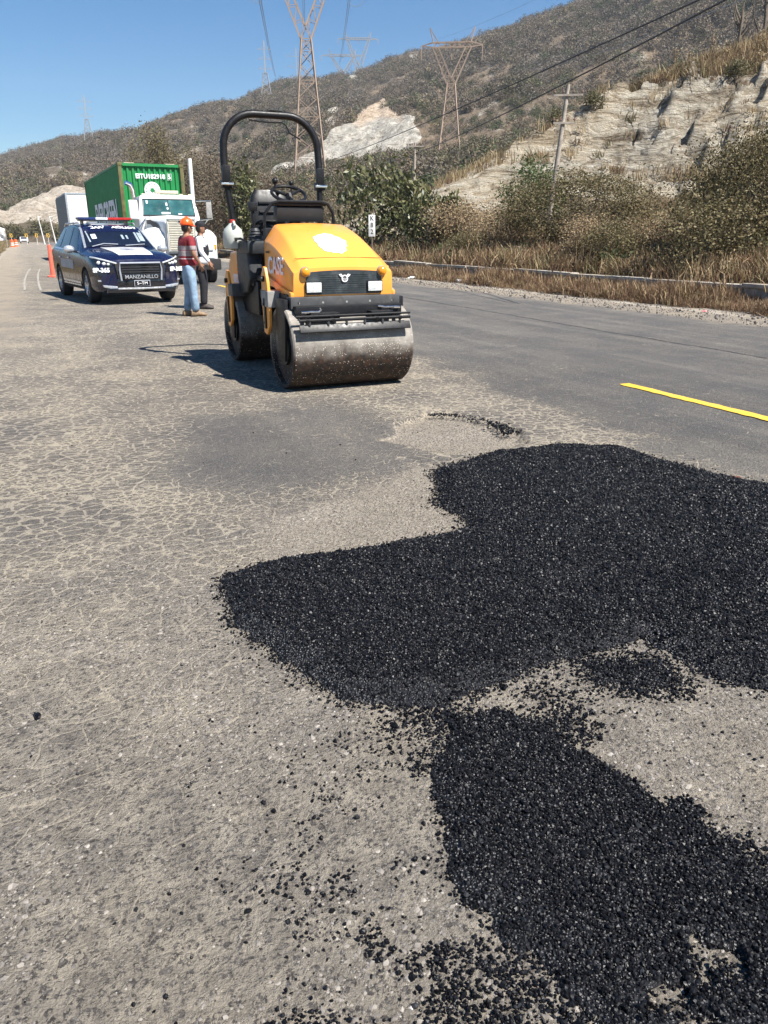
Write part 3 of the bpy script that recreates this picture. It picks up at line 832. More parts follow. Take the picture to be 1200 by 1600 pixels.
# stray black crumbs
N = 14000
x = rs.uniform(-0.6, 4.2, N); y = rs.uniform(0.5, 6.0, N)
a, b, c = patch_field(x, y); s_ = poly_sd(x, y, PATCH_S)
mm = np.maximum(np.maximum(a, b), s_ * 0.9)
reg = np.where(y < 2.0, 0.34, 0.13)
dn = np.exp(np.minimum(mm, 0) / reg) * np.where(y < 2.1, 0.42, 0.07) * sstep(-0.3, 0.4, fbm(x * 3, y * 3, 4, 701)) + 0.008 + 0.13 * sstep(2.1, 1.0, y) * sstep(-0.4, 0.5, x) * sstep(-0.35, 0.4, fbm(x * 4, y * 4, 4, 705))
dn = dn + 0.5 * np.exp(-((x - 3.25) ** 2 + (y - 5.3) ** 2) / 0.03)
hd = poly_sd(x, y, HOLE)
k = (rs.uniform(0, 1, N) < dn) & (mm < 0.05); x = x[k]; y = y[k]; n = len(x)
size = rs.uniform(0.005, 0.0125, n) * np.where(rs.uniform(0, 1, n) < 0.12, 1.5, 1)
z = road_fields(x, y)[0] + size * 0.22
scatter('stray_crumbs', np.stack([x, y, z], -1), size[:, None] * rs.uniform(0.8, 1.3, (n, 3)), rs.uniform(0, 6.28, (n, 3)), rs.randint(0, 5, n), bst,
        'black asphalt crumbs strewn over the dusty road', 'gravel')
# broken lip of the old asphalt along the far side of the pothole
lip = [(3.05, 5.70), (3.12, 5.70), (3.26, 5.56), (3.33, 5.38), (3.36, 5.15), (3.35, 4.98), (3.28, 4.86)]
px_ = []; sz_ = []
for i in range(380):
    t = rs.uniform(0, len(lip) - 1.001); j = int(t); f_ = t - j
    qx = lip[j][0] * (1 - f_) + lip[j + 1][0] * f_ + rs.normal(0, 0.035); qy = lip[j][1] * (1 - f_) + lip[j + 1][1] * f_ + rs.normal(0, 0.018)
    px_.append((qx, qy)); sz_.append(rs.uniform(0.008, 0.03) * (0.6 + 0.5 * (t / 7)))
px_ = np.array(px_); sz_ = np.array(sz_)
scatter('pothole_rubble', np.concatenate([px_, (-0.004 + sz_ * 0.15)[:, None]], 1), sz_[:, None] * rs.uniform(0.7, 1.3, (len(sz_), 3)), rs.uniform(0, 6.28, (len(sz_), 3)),
        rs.randint(0, 5, len(sz_)), bst, 'dark broken asphalt rubble along the pothole lip', 'rubble')
# pebbles set in the worn surface, real relief where the camera looks down on it
N = 300000
x = rs.uniform(-1.2, 3.6, N); y = rs.uniform(0.35, 4.6, N)
fw = x * math.sin(R(YAW)) + y * math.cos(R(YAW))
keep = in_view(x, y) & (rs.uniform(0, 1, N) < sstep(4.4, 1.4, fw) * 0.85 + 0.08)
a, b, c = patch_field(x, y); keep &= (np.maximum(a, b) < 0.04)
keep &= rs.uniform(0, 1, N) < np.clip(0.42 + 1.1 * fbm(x * 4, y * 4, 4, 401), 0.06, 1)
x = x[keep]; y = y[keep]; n = len(x)
size = np.exp(rs.normal(math.log(0.0085), 0.42, n)).clip(0.003, 0.026)
z = road_fields(x, y)[0] - size * rs.uniform(0.08, 0.26, n)
rot = np.stack([rs.normal(0, 0.22, n), rs.normal(0, 0.22, n), rs.uniform(0, 6.28, n)], -1)
scatter('embedded_pebbles', np.stack([x, y, z], -1), size[:, None] * rs.uniform(0.8, 1.35, (n, 3)), rot, rs.randint(0, 5, n), rst,
        'worn pebbles standing out of the dusty old road surface', 'gravel')
# loose pale grit in the milled area and on the right shoulder
px_ = []
x = rs.uniform(0.8, 3.5, 40000); y = rs.uniform(2.9, 5.9, 40000)
dd = np.maximum(poly_sd(x, y, BARE) + 0.1, poly_sd(x, y, HOLE)); k = (rs.uniform(0, 1, 40000) < sstep(-0.15, 0.12, dd) * 0.6)
x1, y1 = x[k], y[k]; s1 = rs.uniform(0.004, 0.011, len(x1)); z1 = road_fields(x1, y1)[0] + s1 * 0.1
x = rs.uniform(11.3, 14.2, 9000); y = rs.uniform(7, 40, 9000); s2 = np.exp(rs.normal(math.log(0.022), 0.5, 9000)).clip(0.008, 0.10); z2 = np.full(9000, 0.01) + s2 * 0.1
x = np.concatenate([x1, x]); y = np.concatenate([y1, y]); s1 = np.concatenate([s1, s2]); z = np.concatenate([z1, z2]); n = len(x)
scatter('pale_grit', np.stack([x, y, z], -1), s1[:, None] * rs.uniform(0.7, 1.3, (n, 3)), rs.uniform(0, 6.28, (n, 3)), rs.randint(0, 5, n), rst,
        'pale loose grit on the milled spot and along the right shoulder', 'gravel')

# ================================================================== VEGETATION
leaf_mat('far_brown', [(0.100, 0.077, 0.053), (0.144, 0.112, 0.075), (0.188, 0.150, 0.103)], 0.8, 0.15)
leaf_mat('far_grey', [(0.114, 0.096, 0.074), (0.156, 0.132, 0.103), (0.198, 0.170, 0.134)], 0.8, 0.15)
leaf_mat('far_olive', [(0.078, 0.074, 0.036), (0.114, 0.106, 0.050), (0.156, 0.138, 0.067)], 0.7, 0.15)
leaf_mat('far_green', [(0.040, 0.055, 0.020), (0.063, 0.081, 0.031), (0.092, 0.109, 0.046)], 0.7, 0.15)
leaf_mat('far_straw', [(0.20, 0.145, 0.085), (0.28, 0.21, 0.12), (0.36, 0.28, 0.17)], 0.8, 0.15)
leaf_mat('dusty_leaf', [(0.065, 0.062, 0.025), (0.115, 0.10, 0.043), (0.165, 0.138, 0.064), (0.15, 0.108, 0.055), (0.23, 0.19, 0.105)], 0.65, 0.2)
leaf_mat('broad_leaf', [(0.03, 0.038, 0.014), (0.065, 0.075, 0.026), (0.12, 0.125, 0.05), (0.21, 0.19, 0.10)], 0.42, 0.2)
leaf_mat('fresh_leaf', [(0.035, 0.06, 0.018), (0.07, 0.11, 0.035), (0.11, 0.15, 0.055), (0.16, 0.17, 0.08)], 0.5, 0.3)
leaf_mat('dry_leaf', [(0.196, 0.132, 0.072), (0.310, 0.224, 0.127), (0.437, 0.333, 0.207), (0.138, 0.098, 0.061)], 0.75, 0.2)
leaf_mat('straw', [(0.196, 0.132, 0.071), (0.345, 0.253, 0.138), (0.483, 0.380, 0.224), (0.115, 0.075, 0.046), (0.276, 0.207, 0.092)], 0.7, 0.25)
leaf_mat('rusty_grass', [(0.106, 0.056, 0.035), (0.188, 0.112, 0.065), (0.325, 0.225, 0.131), (0.069, 0.044, 0.030)], 0.75, 0.2)
mat('bark', (0.15, 0.12, 0.09), 0.9, var=0.4, scale=5)
mat('pale_bark', (0.30, 0.26, 0.20), 0.9, var=0.3, scale=5)

def leaf_cloud(name, rs_, centres, spread, n, size, mt, aspect=1.6, droop=0.0, fold=True):
    """n leaves as small bent quads spread in gaussian clumps"""
    c = np.array(centres)[rs_.randint(0, len(centres), n)]
    p = c + rs_.normal(0, 1, (n, 3)) * spread
    u = rs_.normal(0, 1, (n, 3)); u[:, 2] = u[:, 2] * 0.6 - droop; u /= np.linalg.norm(u, axis=1)[:, None]
    w = np.cross(u, rs_.normal(0, 1, (n, 3))); w /= np.linalg.norm(w, axis=1)[:, None] + 1e-9
    s = size * rs_.uniform(0.6, 1.4, n)[:, None]
    a = u * s * aspect * 0.5; b_ = w * s * 0.5
    vs = np.stack([p - a, p - b_ * 0.8, p + a, p + b_ * 0.8], 1).reshape(-1, 3)
    me = bpy.data.meshes.new(name)
    me.vertices.add(4 * n); me.vertices.foreach_set('co', vs.astype(np.float32).ravel())
    me.loops.add(4 * n); me.loops.foreach_set('vertex_index', np.arange(4 * n, dtype=np.int32))
    me.polygons.add(n); me.polygons.foreach_set('loop_start', (np.arange(n) * 4).astype(np.int32))
    try: me.polygons.foreach_set('loop_total', np.full(n, 4, np.int32))
    except Exception: pass
    me.update(calc_edges=True); me.materials.append(mt)
    return me
def far_crown(seed, mt, n=300, size=0.13):
    r = np.random.RandomState(seed)
    th = r.uniform(0, 2 * PI, 9); ph = r.uniform(0.1, 0.9, 9)
    cs = [(0.62 * math.cos(t) * math.sqrt(1 - q * q * .7), 0.62 * math.sin(t) * math.sqrt(1 - q * q * .7), 0.15 + 0.8 * q) for t, q in zip(th, ph)] + [(0, 0, .6), (0, 0, 1.0)]
    return leaf_cloud('far_crown', r, cs, 0.2, n, size, mt, 1.2)
crowns = [far_crown(1, MATS['far_brown']), far_crown(2, MATS['far_brown']), far_crown(3, MATS['far_grey']), far_crown(4, MATS['far_grey'], 230),
          far_crown(5, MATS['far_olive']), far_crown(6, MATS['far_green'], 300), far_crown(7, MATS['far_straw'], 150)]
rs = np.random.RandomState(5)
def far_wood(name, n, r0, r1, s0, s1, label, az0=-9, az1=58, seed=0, probs=(.27, .21, .2, .15, .10, .03, .04), pw=1.0, thin_top=True):
    a_ = rs.uniform(az0, az1, n); r = np.sqrt(rs.uniform(r0 ** 2, r1 ** 2, n)) if pw == 1 else r0 + (r1 - r0) * rs.uniform(0, 1, n) ** pw
    Rr = ridge_R(a_)
    ok = r < Rr * 1.04
    x = r * np.sin(np.radians(a_)); y = r * np.cos(np.radians(a_)); z = mountain_z(x, y)
    rk, og = rock_fields(x, y, z)
    ok &= rs.uniform(0, 1, n) > rk * 1.06 - 0.02
    ok &= z > 0.1
    ok &= ~((x < 17) & (x > -3.5) & (y < 300))
    cl = fbm(x / 26, y / 26, 4, 501 + seed)
    ok &= rs.uniform(0, 1, n) < np.clip(0.78 + cl * 1.3, 0.15, 1)
    x, y, z, r = x[ok], y[ok], z[ok], r[ok]; m = len(x)
    s = rs.uniform(s0, s1, m) * (1 + 0.4 * np.clip(cl[ok], -0.5, 0.6))
    idx = rs.choice(7, m, p=probs)
    grn = fbm(x / 45, y / 45, 3, 511) > 0.26
    sw = grn & (rs.uniform(0, 1, m) < 0.28); idx[sw] = rs.choice([4, 4, 5], sw.sum())
    scl = np.stack([s, s, s * rs.uniform(0.75, 1.25, m)], -1)
    rot = np.stack([rs.normal(0, .08, m), rs.normal(0, .08, m), rs.uniform(0, 6.28, m)], -1)
    print(name, m)
    return scatter(name, np.stack([x, y, z - s * 0.25], -1), scl, rot, idx, crowns, label, 'wood')
far_wood('mountain_woodland', 50000, 330, 960, 2.2, 4.6, 'leafless grey-brown woodland covering the far mountain')
far_wood('foothill_scrub', 15000, 120, 345, 1.0, 2.6, 'brown and olive scrub over the foothills below the pylons', seed=1, probs=(.16, .13, .15, .09, .25, .13, .09))
far_wood('valley_scrub', 3800, 64, 135, 0.5, 1.5, 'dry tan scrub beyond the roadside bushes', seed=2, probs=(.1, .1, .1, .05, .3, .15, .2))

# grass clumps
def grass_clump(seed, mt, n=34, h=0.45, spread=0.16, w=0.010, lean=0.5):
    r = random.Random(seed); vs = []; fs = []
    for i in range(n):
        x0, y0 = r.gauss(0, spread), r.gauss(0, spread); a = r.uniform(0, 2 * PI); L_ = h * r.uniform(0.5, 1.2); ln = r.uniform(0.1, lean) * L_
        dx, dy = math.cos(a), math.sin(a); px, py = -dy * w * r.uniform(.6, 1.3), dx * w * r.uniform(.6, 1.3)
        o = len(vs)
        for t, ww in ((0, 1), (0.5, 0.8), (1, 0.15)):
            q = ln * t * t; zz = L_ * (t - 0.25 * t * t * (ln / L_) * 2)
            vs += [(x0 + dx * q + px * ww, y0 + dy * q + py * ww, zz), (x0 + dx * q - px * ww, y0 + dy * q - py * ww, zz)]
        fs += [(o, o + 1, o + 3, o + 2), (o + 2, o + 3, o + 5, o + 4)]
    me = bpy.data.meshes.new('grass_clump'); me.from_pydata(vs, [], fs); me.materials.append(mt)
    return me
gcl = [grass_clump(1, MATS['straw']), grass_clump(2, MATS['straw'], 26, 0.6, 0.12), grass_clump(3, MATS['rusty_grass'], 44, 0.38, 0.2, 0.013, 0.9), grass_clump(4, MATS['rusty_grass'], 40, 0.5, 0.18, 0.012, 0.7),
       grass_clump(5, MATS['dusty_leaf'], 36, 0.4, 0.16, 0.014, 0.7)]
# strip between the road shoulder and the low wall
n = 7600
y = 6 + 62 * rs.uniform(0, 1, n) ** 1.5; x = 12.75 + 1.53 * rs.uniform(0, 1, n) ** 0.8
wv_ = 0.35 * fbm(y * 0.5, y * 0 + 3, 3, 601)
k = x > 12.95 + wv_ + 0.25 * (y > 30); x, y = x[k], y[k]; n = len(x)
cl = fbm(x * 0.8, y * 0.6, 3, 603)
near_ = sstep(0.0, 0.9, x - 12.9)
s = rs.uniform(0.40, 1.05, n) * (0.45 + 0.35 * near_ + 0.75 * np.clip(cl + 0.15, -0.3, 0.6)) * np.where(y < 22, 1.0, 0.85)
idx = np.where(rs.uniform(0, 1, n) < 0.74, rs.choice([2, 3], n), rs.choice([0, 1, 0, 4], n))
scatter('roadside_grass', np.stack([x, y, np.full(n, 0.0)], -1), s, np.stack([rs.normal(0, .15, n), rs.normal(0, .15, n), rs.uniform(0, 6.28, n)], -1), idx, gcl,
        'dry brown and straw grass strip between road and low wall', 'grass')
# slope behind the wall
n = 21000
x = 14.75 + 14 * rs.uniform(0, 1, n) ** 1.2; y = 5 + 78 * rs.uniform(0, 1, n) ** 1.3
z = slope_z(x, y, False)[0]
cl = fbm(x * 0.3, y * 0.3, 3, 611)
k = (rs.uniform(0, 1, n) < 0.75 + cl) & ((y < 34) | (x < 17.6)); x, y, z = x[k], y[k], z[k]; n = len(x)
s = rs.uniform(0.7, 1.6, n); idx = rs.choice([0, 1, 2, 3, 2, 4, 4], n)
scatter('slope_grass', np.stack([x, y, z - 0.03], -1), s, np.stack([rs.normal(0, .2, n), rs.normal(0, .2, n), rs.uniform(0, 6.28, n)], -1), idx, gcl,
        'tall dry grass over the slope behind the low wall', 'grass')
# bench and crest grass of the cut
n = 24000
x = np.concatenate([rs.uniform(25.4, 28.6, 5000), rs.uniform(28, 33.5, 8000), rs.uniform(32.5, 46, n - 13000)]); y = 12 + 58 * rs.uniform(0, 1, n)
x = x + 0.9 * np.clip(46 - y, 0, 34) * sstep(48, 40, y)
zz, fc, xw = slope_z(x, y)
k = ((fc < 0.45) & ((y < 36) | (xw > 34.2))) | ((rs.uniform(0, 1, n) < 0.035) & (y < 60)); x, y, z = x[k], y[k], zz[k]; n = len(x)
idx = rs.choice([0, 1, 0, 1, 2, 4], n)
scatter('bench_grass', np.stack([x, y, z - 0.05], -1), rs.uniform(0.9, 2.0, n), np.stack([rs.normal(0, .2, n), rs.normal(0, .2, n), rs.uniform(0, 6.28, n)], -1), idx, gcl,
        'golden dry grass along the bench and crest of the rock cut', 'grass')
# low bushes sprinkled over crest and slope: uncountable small scrub
n = 1500
x = np.concatenate([rs.uniform(29.5, 52, 750), rs.uniform(15.2, 25, n - 750)]); y = np.concatenate([rs.uniform(22, 62, 750), rs.uniform(10, 85, n - 750)])
x[:750] += 0.9 * np.clip(46 - y[:750], 0, 34) * sstep(48, 40, y[:750])
zz, fc, xw = slope_z(x, y); k = ((fc < 0.4) | (rs.uniform(0, 1, n) < 0.10)) & ~((y > 37) & (xw > 17.5) & (xw < 33.5) & (rs.uniform(0, 1, n) < 0.9)); x, y, z = x[k], y[k], zz[k]; n = len(x)
s = rs.uniform(0.25, 0.75, n) * np.where(x > 33, 1.35, 1.0)
scatter('low_scrub', np.stack([x, y, z - s * 0.3], -1), s, np.stack([rs.normal(0, .1, n), rs.normal(0, .1, n), rs.uniform(0, 6.28, n)], -1), rs.choice([0, 1, 4, 4, 5, 6, 6], n), crowns,
        'small dry scrub scattered over the slope and the crest', 'scrub')
# left verge
n = 2600
x = rs.uniform(-9, -1.7, n); y = 26 + 190 * rs.uniform(0, 1, n) ** 1.4
scatter('left_verge_grass', np.stack([x, y, np.full(n, -0.04)], -1), rs.uniform(0.6, 1.5, n) * np.where(x < -2.4, 1.2, .7), np.stack([rs.normal(0, .2, n), rs.normal(0, .2, n), rs.uniform(0, 6.28, n)], -1), rs.choice([0, 1, 4, 4], n), gcl,
        'dusty dry grass on the left verge of the road', 'grass')

def bush_parts(seed, w, d, h, nleaf, leaf, lmat, bmat, nclump=40, nstem=9, hollow=0.45, droop=0.2, spread=0.16, stem_r=0.05, tall=0.0, base=0.08, aspect=1.6):
    r = np.random.RandomState(seed)
    cs = []
    while len(cs) < nclump:
        p = r.normal(0, 1, 3); p /= np.linalg.norm(p); p = p * (hollow + (1 - hollow) * r.uniform() ** 0.6)
        if p[2] < -0.75: continue
        cs.append((p[0] * w / 2 * (0.85 + 0.15 * math.sin(3 * p[0] + seed)), p[1] * d / 2, h * (base + (1 - base) * 0.5) + p[2] * h * (1 - base) * 0.5 * r.uniform(0.8, 1.06)))
    crown = leaf_cloud('crown', r, cs, np.array([w, d, h]) * spread * 0.5, nleaf, leaf, lmat, aspect, droop)
    mb = MB()
    order = list(range(len(cs))); r.shuffle(order)
    bx = max(0.12, min(w, d) * 0.10)
    for i in range(nstem):
        a = 2 * PI * i / nstem + r.uniform(-.3, .3); b0 = Vector((math.cos(a) * bx * r.uniform(.3, 1), math.sin(a) * bx * r.uniform(.3, 1), -0.12))
        if tall: b0 = Vector((math.cos(a) * stem_r * .4, math.sin(a) * stem_r * .4, -0.12))
        t = Vector(cs[order[i % len(cs)]])
        mid = b0.lerp(t, 0.45) + Vector((r.normal(0, .06) * w, r.normal(0, .06) * d, h * 0.08 + tall * h * 0.1))
        mid2 = b0.lerp(t, 0.75) + Vector((r.normal(0, .04) * w, r.normal(0, .04) * d, h * 0.05))
        mb.tube([b0, b0.lerp(mid, .5) + Vector((0, 0, .03 * h)), mid, mid2, t], [stem_r, stem_r * .85, stem_r * .65, stem_r * .4, stem_r * .15], 5)
        for q in range(4):
            t2 = Vector(cs[r.randint(len(cs))]); o = mid.lerp(mid2, r.uniform(0, 1))
            if (t2 - o).length < 0.55 * max(w, d, h): mb.tube([o, o.lerp(t2, .5) + Vector((0, 0, .04 * h)), t2], [stem_r * .35, stem_r * .22, stem_r * .08], 4)
    stem = mb.mesh('stem', bmat, smooth=60, fix=False)
    return crown, stem
def plant(name, label, cat, loc, rz, meshes, scale=1.0, group=None, tname='stem'):
    t = thing(name, label, cat, loc, rz, group)
    t.scale = scale if isinstance(scale, tuple) else (scale,) * 3
    link('crown', meshes[0], t); link(tname, meshes[1], t)
    return t
def on_slope(x, y, dz=-0.05): return (x, y, float(slope_z(np.array([x]), np.array([y]))[0][0]) + dz)
def on_mount(x, y, dz=-0.1): return (x, y, float(mountain_z(np.array([x]), np.array([y]))[0]) + dz)

# ================================================================== NAMED PLANTS
B = bush_parts
broad = B(11, 1.0, 1.0, 1.0, 10, 0.1, MATS['broad_leaf'], MATS['bark']) if False else None
pm = B(101, 6.4, 3.6, 4.7, 3000, 0.155, MATS['broad_leaf'], MATS['pale_bark'], 75, 13, 0.35, 0.9, 0.13, 0.045, aspect=2.1)
plant('shrub', 'tall broad-leaved shrub with pale stems behind the road roller', 'shrub', (16.9, 37.5, 0.4), 0.3, pm)
pm2 = B(102, 3.3, 3.0, 3.1, 1500, 0.14, MATS['broad_leaf'], MATS['pale_bark'], 45, 9, 0.35, 0.9, 0.14, 0.04, aspect=2.1)
plant('shrub', 'smaller leafy shrub right of the kilometre post by the low wall', 'shrub', (17.4, 33.0, 0.5), 0.3, pm2)
plant('shrub', 'sparse dark-leaved tree behind the left post of the roller hoop', 'tree', (14.7, 56, 0.0), 1.3, B(103, 3.6, 3.0, 6.4, 2200, 0.17, MATS['broad_leaf'], MATS['bark'], 50, 8, 0.3, 0.8, 0.15, 0.05, aspect=2.0))
# dry thicket at the bend
dry = B(110, 7.5, 6.0, 8.5, 16000, 0.075, MATS['far_brown'], MATS['bark'], 90, 22, 0.3, -0.5, 0.17, 0.06, aspect=3.6)
for (x, y, s, sz, rz, lb) in ((16.5, 66, 0.95, 0.90, 0.2, 'tall dry brown thicket just right of the container truck'), (22, 72, 1.0, 0.86, 1.4, 'dry brown thicket seen through the roller hoop, left half'),
                              (26.5, 76, 1.0, 0.68, 2.6, 'dry brown thicket seen through the roller hoop, beside its right post')):
    plant('dry_thicket', lb, 'bush', (x, y, -0.4), rz, dry, (s, s, sz), 'dry thickets at the bend')
oliv = B(112, 8.5, 7.5, 11.0, 15000, 0.12, MATS['dusty_leaf'], MATS['bark'], 70, 12, 0.35, 0.2, 0.13, 0.09, base=0.3)
plant('olive_tree', 'tall olive-green tree rising above the green container', 'tree', (15.2, 92, 0), 0.4, oliv, (1, 1, 1.12), None, 'trunk')
plant('dusty_tree', 'brown-leaved tree right of the tall olive-green one, behind the container', 'tree', (19.5, 88, 0), 2.4, B(113, 8, 7, 10, 14000, 0.10, MATS['far_brown'], MATS['bark'], 70, 16, 0.35, -0.2, 0.15, 0.09, base=0.2, aspect=2.4), 1.0, None, 'trunk')
# slope
plant('feathery_bush', 'bright green feathery bush left of the leaning utility pole', 'bush', on_slope(23.0, 33.2), 0, B(120, 3.6, 2.6, 3.1, 3600, 0.075, MATS['fresh_leaf'], MATS['bark'], 36, 8, 0.3, -0.4, 0.2, 0.035, aspect=2.6))
dusty = B(121, 7.2, 4.4, 2.9, 24000, 0.055, MATS['dusty_leaf'], MATS['bark'], 60, 16, 0.5, 0.2, 0.14, 0.035)
plant('dusty_bush', 'wide dusty olive bush below the utility pole', 'bush', on_slope(18.8, 24.0), -0.55, dusty, (1, 1, 0.86))
plant('dusty_bush', 'large dusty bush at the right end of the slope', 'bush', on_slope(19.0, 15.8), -0.8, dusty, (0.85, 1.0, 1.08))
plant('dusty_bush', 'dusty bush right of the white rock and behind the large right one', 'bush', on_slope(22.6, 19.2), -0.2, dusty, (0.6, 0.8, 0.95))
lowb = B(122, 3.6, 2.4, 1.7, 7500, 0.052, MATS['dusty_leaf'], MATS['bark'], 55, 12, 0.4, 0.2, 0.2, 0.025)
for (x, y, s, rz, lb) in ((16.3, 15.3, 1.05, 0, 'low dusty bush in front of the large right one'), (16.2, 19.0, 0.75, 1, 'small dusty bush just behind the low wall'),
                          (16.4, 28.0, 0.6, 2.4, 'low olive bush left of the wide dusty one')):
    plant('low_bush', lb, 'bush', on_slope(x, y), rz, lowb, s, 'low bushes behind the wall')
dryb = B(123, 3.8, 2.6, 1.9, 7500, 0.052, MATS['dry_leaf'], MATS['bark'], 50, 12, 0.35, -0.2, 0.22, 0.025)
for (x, y, s, rz, lb) in ((18.6, 31.5, 1.05, 0, 'dry tan bush below the feathery green one'), (19.2, 34.0, 0.8, 1.6, 'dry tan bush on the slope left of the feathery green one'),
                          (16.9, 20.8, 0.75, 0.6, 'dry tan bush below the white lower rock'), (18.2, 19.6, 0.62, 2.6, 'reddish dry bush beside the large dusty one'),
                          (17.6, 27.6, 0.9, 2.0, 'dry tan bush left of the wide dusty one')):
    plant('dry_bush', lb, 'bush', on_slope(x, y), rz, dryb, s, 'dry bushes on the slope')
# crest
cb = B(124, 2.0, 1.6, 1.5, 1500, 0.08, MATS['far_olive'], MATS['bark'], 24, 6, 0.3, 0, 0.25, 0.03)
for (x, y, s, lb) in ((33.6, 46.2, 0.95, 'dark round bush on the crest by the top of the utility pole'), (40.5, 46.0, 1.3, 'dark brown rounded bush on the crest above the rock'),
                      (46, 46, 1.1, 'green shrub standing on the grassy crest'), (40.3, 38.0, 0.8, 'olive bush hanging over the top of the rock'), (33.6, 42.6, 0.8, 'green-brown bush on the upper left of the rock')):
    plant('crest_bush', lb, 'bush', on_slope(x, y, -0.15), x, cb, s, 'bushes on the crest')
# dead trunks top right
for i, (x, y, h, lb) in enumerate(((47.0, 42.4, 5.0, 'bare dead tree at the right edge of the crest'), (45.6, 43.0, 3.4, 'short bare dead tree left of the taller dead one'))):
    t = thing('dead_tree', lb, 'tree', on_slope(x, y), i, 'dead trees on the crest')
    r = random.Random(i + 5); mb = MB()
    mb.tube([(0, 0, -.2), (.05, .1, h * .3), (-.1, .15, h * .6), (.1, .1, h)], [.17, .14, .1, .03], 7)
    mb.build('trunk', MATS['bark'], t)
    mb = MB()
    for q in range(16):
        z0 = h * r.uniform(.05, .8); a = r.uniform(0, 6.28); l = h * r.uniform(.25, .55)
        mb.tube([(0, .1, z0), (math.cos(a) * l * .35, math.sin(a) * l * .35, z0 + l * .5), (math.cos(a) * l * .5, math.sin(a) * l * .5, z0 + l)], [.06, .035, .01], 5)
    mb.build('branch', MATS['bark'], t)
for i, (x, y, h, lb) in enumerate(((41.0, 44.0, 2.3, 'tallest dry columnar stalk on the grassy crest'), (41.9, 43.6, 1.7, 'dry stalk right of the tallest one on the crest'), (43.2, 43.0, 1.9, 'dry stalk nearest the dead trees'))):
    t = thing('dry_stalk', lb, 'plant', on_slope(x, y), i, 'dry stalks on the crest')
    mb = MB(); mb.tube([(0, 0, -.1), (.03, 0, h * .4), (0, .05, h)], [.09, .07, .03], 6); mb.build('stem', MATS['bark'], t)
    rr_ = np.random.RandomState(i); link('crown', leaf_cloud('crown', rr_, [(0, 0, h * q / 8) for q in range(2, 9)], 0.10, 260, 0.07, MATS['dry_leaf']), t)
# left verge bushes
for (x, y, s, lb) in ((-3.6, 62, 0.55, 'low green bush at the left edge of the road'), (-4.6, 100, 1.0, 'green bush farther along the left verge'), (-7.5, 150, 1.6, 'large bush at the far left bend')):
    plant('verge_bush', lb, 'bush', (x, y, -0.1), x, lowb, s, 'bushes along the left verge')
# trees at the far bend, behind the yellow signs
fb = B(126, 7, 6, 5.5, 2600, 0.3, MATS['far_olive'], MATS['bark'], 40, 6, 0.4, 0, 0.25, 0.1)
for i, (x, y, s) in enumerate(((-8, 232, 1.0), (-1, 252, 0.9), (6, 255, 1.1), (12, 246, 1.0), (17.5, 238, 1.1), (19, 205, 1.0), (18, 180, 0.9), (17.5, 150, .85), (16.5, 128, .8))):
    lbs = ('farthest left of the trees at the bend', 'second tree from the left at the far bend', 'third tree at the far bend, behind the yellow signs', 'tree behind the white posts at the far bend',
           'tree right of the white posts at the bend', 'tree beside the far road, left of the white box truck', 'olive tree hidden partly by the white box truck', 'round olive tree behind the white box truck', 'olive tree just beyond the white box truck')
    plant('bend_tree', lbs[i], 'tree', (x, y, -0.3), i * 1.3, fb, s, 'trees round the far bend', 'trunk')

# ================================================================== LOW WALL
mat('concrete', (0.36, 0.33, 0.28), 0.9, var=0.35, scale=3, dirt=0.6, dirt_col=(0.10, 0.08, 0.055), bump=0.8, bscale=30)
mat('pale_concrete', (0.50, 0.46, 0.39), 0.9, var=0.35, scale=2, dirt=0.9, dirt_col=(0.18, 0.14, 0.10), bump=0.8, bscale=30)
w = thing('low_wall', 'long low concrete wall with pale coping behind the dry grass', 'wall', (14.45, 8, -0.05))
mb = MB(); mb.box((0, 0, 0.2), (0.22, 2.96, 0.5)); wm = mb.mesh('block', MATS['concrete'], 0.02)
mb = MB(); mb.box((0, 0, 0.5), (0.32, 2.98, 0.09)); cm = mb.mesh('coping', MATS['pale_concrete'], 0.02)
r = random.Random(9)
for i in range(26):
    dz = r.uniform(-.04, .015)
    tl = r.uniform(-.012, .012)
    link('block', wm, w, (0, 3 * i, dz), (tl, 0, 0))
    if i not in (12,): link('coping', cm, w, (r.uniform(-.03, .03), 3 * i, dz), (tl, r.uniform(-.03, .03), r.uniform(-.008, .008)))

# ================================================================== KILOMETRE POST, POLES, WIRES, PYLONS
mat('white_paint', (0.72, 0.71, 0.68), 0.6, var=0.12, scale=6, dirt=0.35, dirt_col=(0.3, 0.26, 0.2))
mat('black_print', (0.02, 0.02, 0.02), 0.6)
t = thing('kilometre_post', 'white kilometre board with worn black figures before the leafy shrub', 'sign', (14.55, 33.4, 0.30), R(-24))
mb = MB(); mb.tube([(0, 0.03, -.3), (0, 0.03, 1.2)], 0.035, 8); mb.build('post', MATS['bark'], t)
mb = MB(); mb.box((0, 0, 1.62), (0.30, 0.03, 0.92)); mb.build('board', MATS['white_paint'], t, 0.01)
for k, ch in enumerate(('K', '8', '2')):
    text_obj(ch, 0.27, MATS['black_print'], t, (0.0, -0.018, 1.92 - 0.28 * k), (PI / 2, 0, 0), sx=0.9, offset=0.004)
mat('grey_wood', (0.30, 0.26, 0.215), 0.9, var=0.35, scale=4, bump=0.5, bscale=20)
mat('insulator', (0.20, 0.13, 0.10), 0.3)
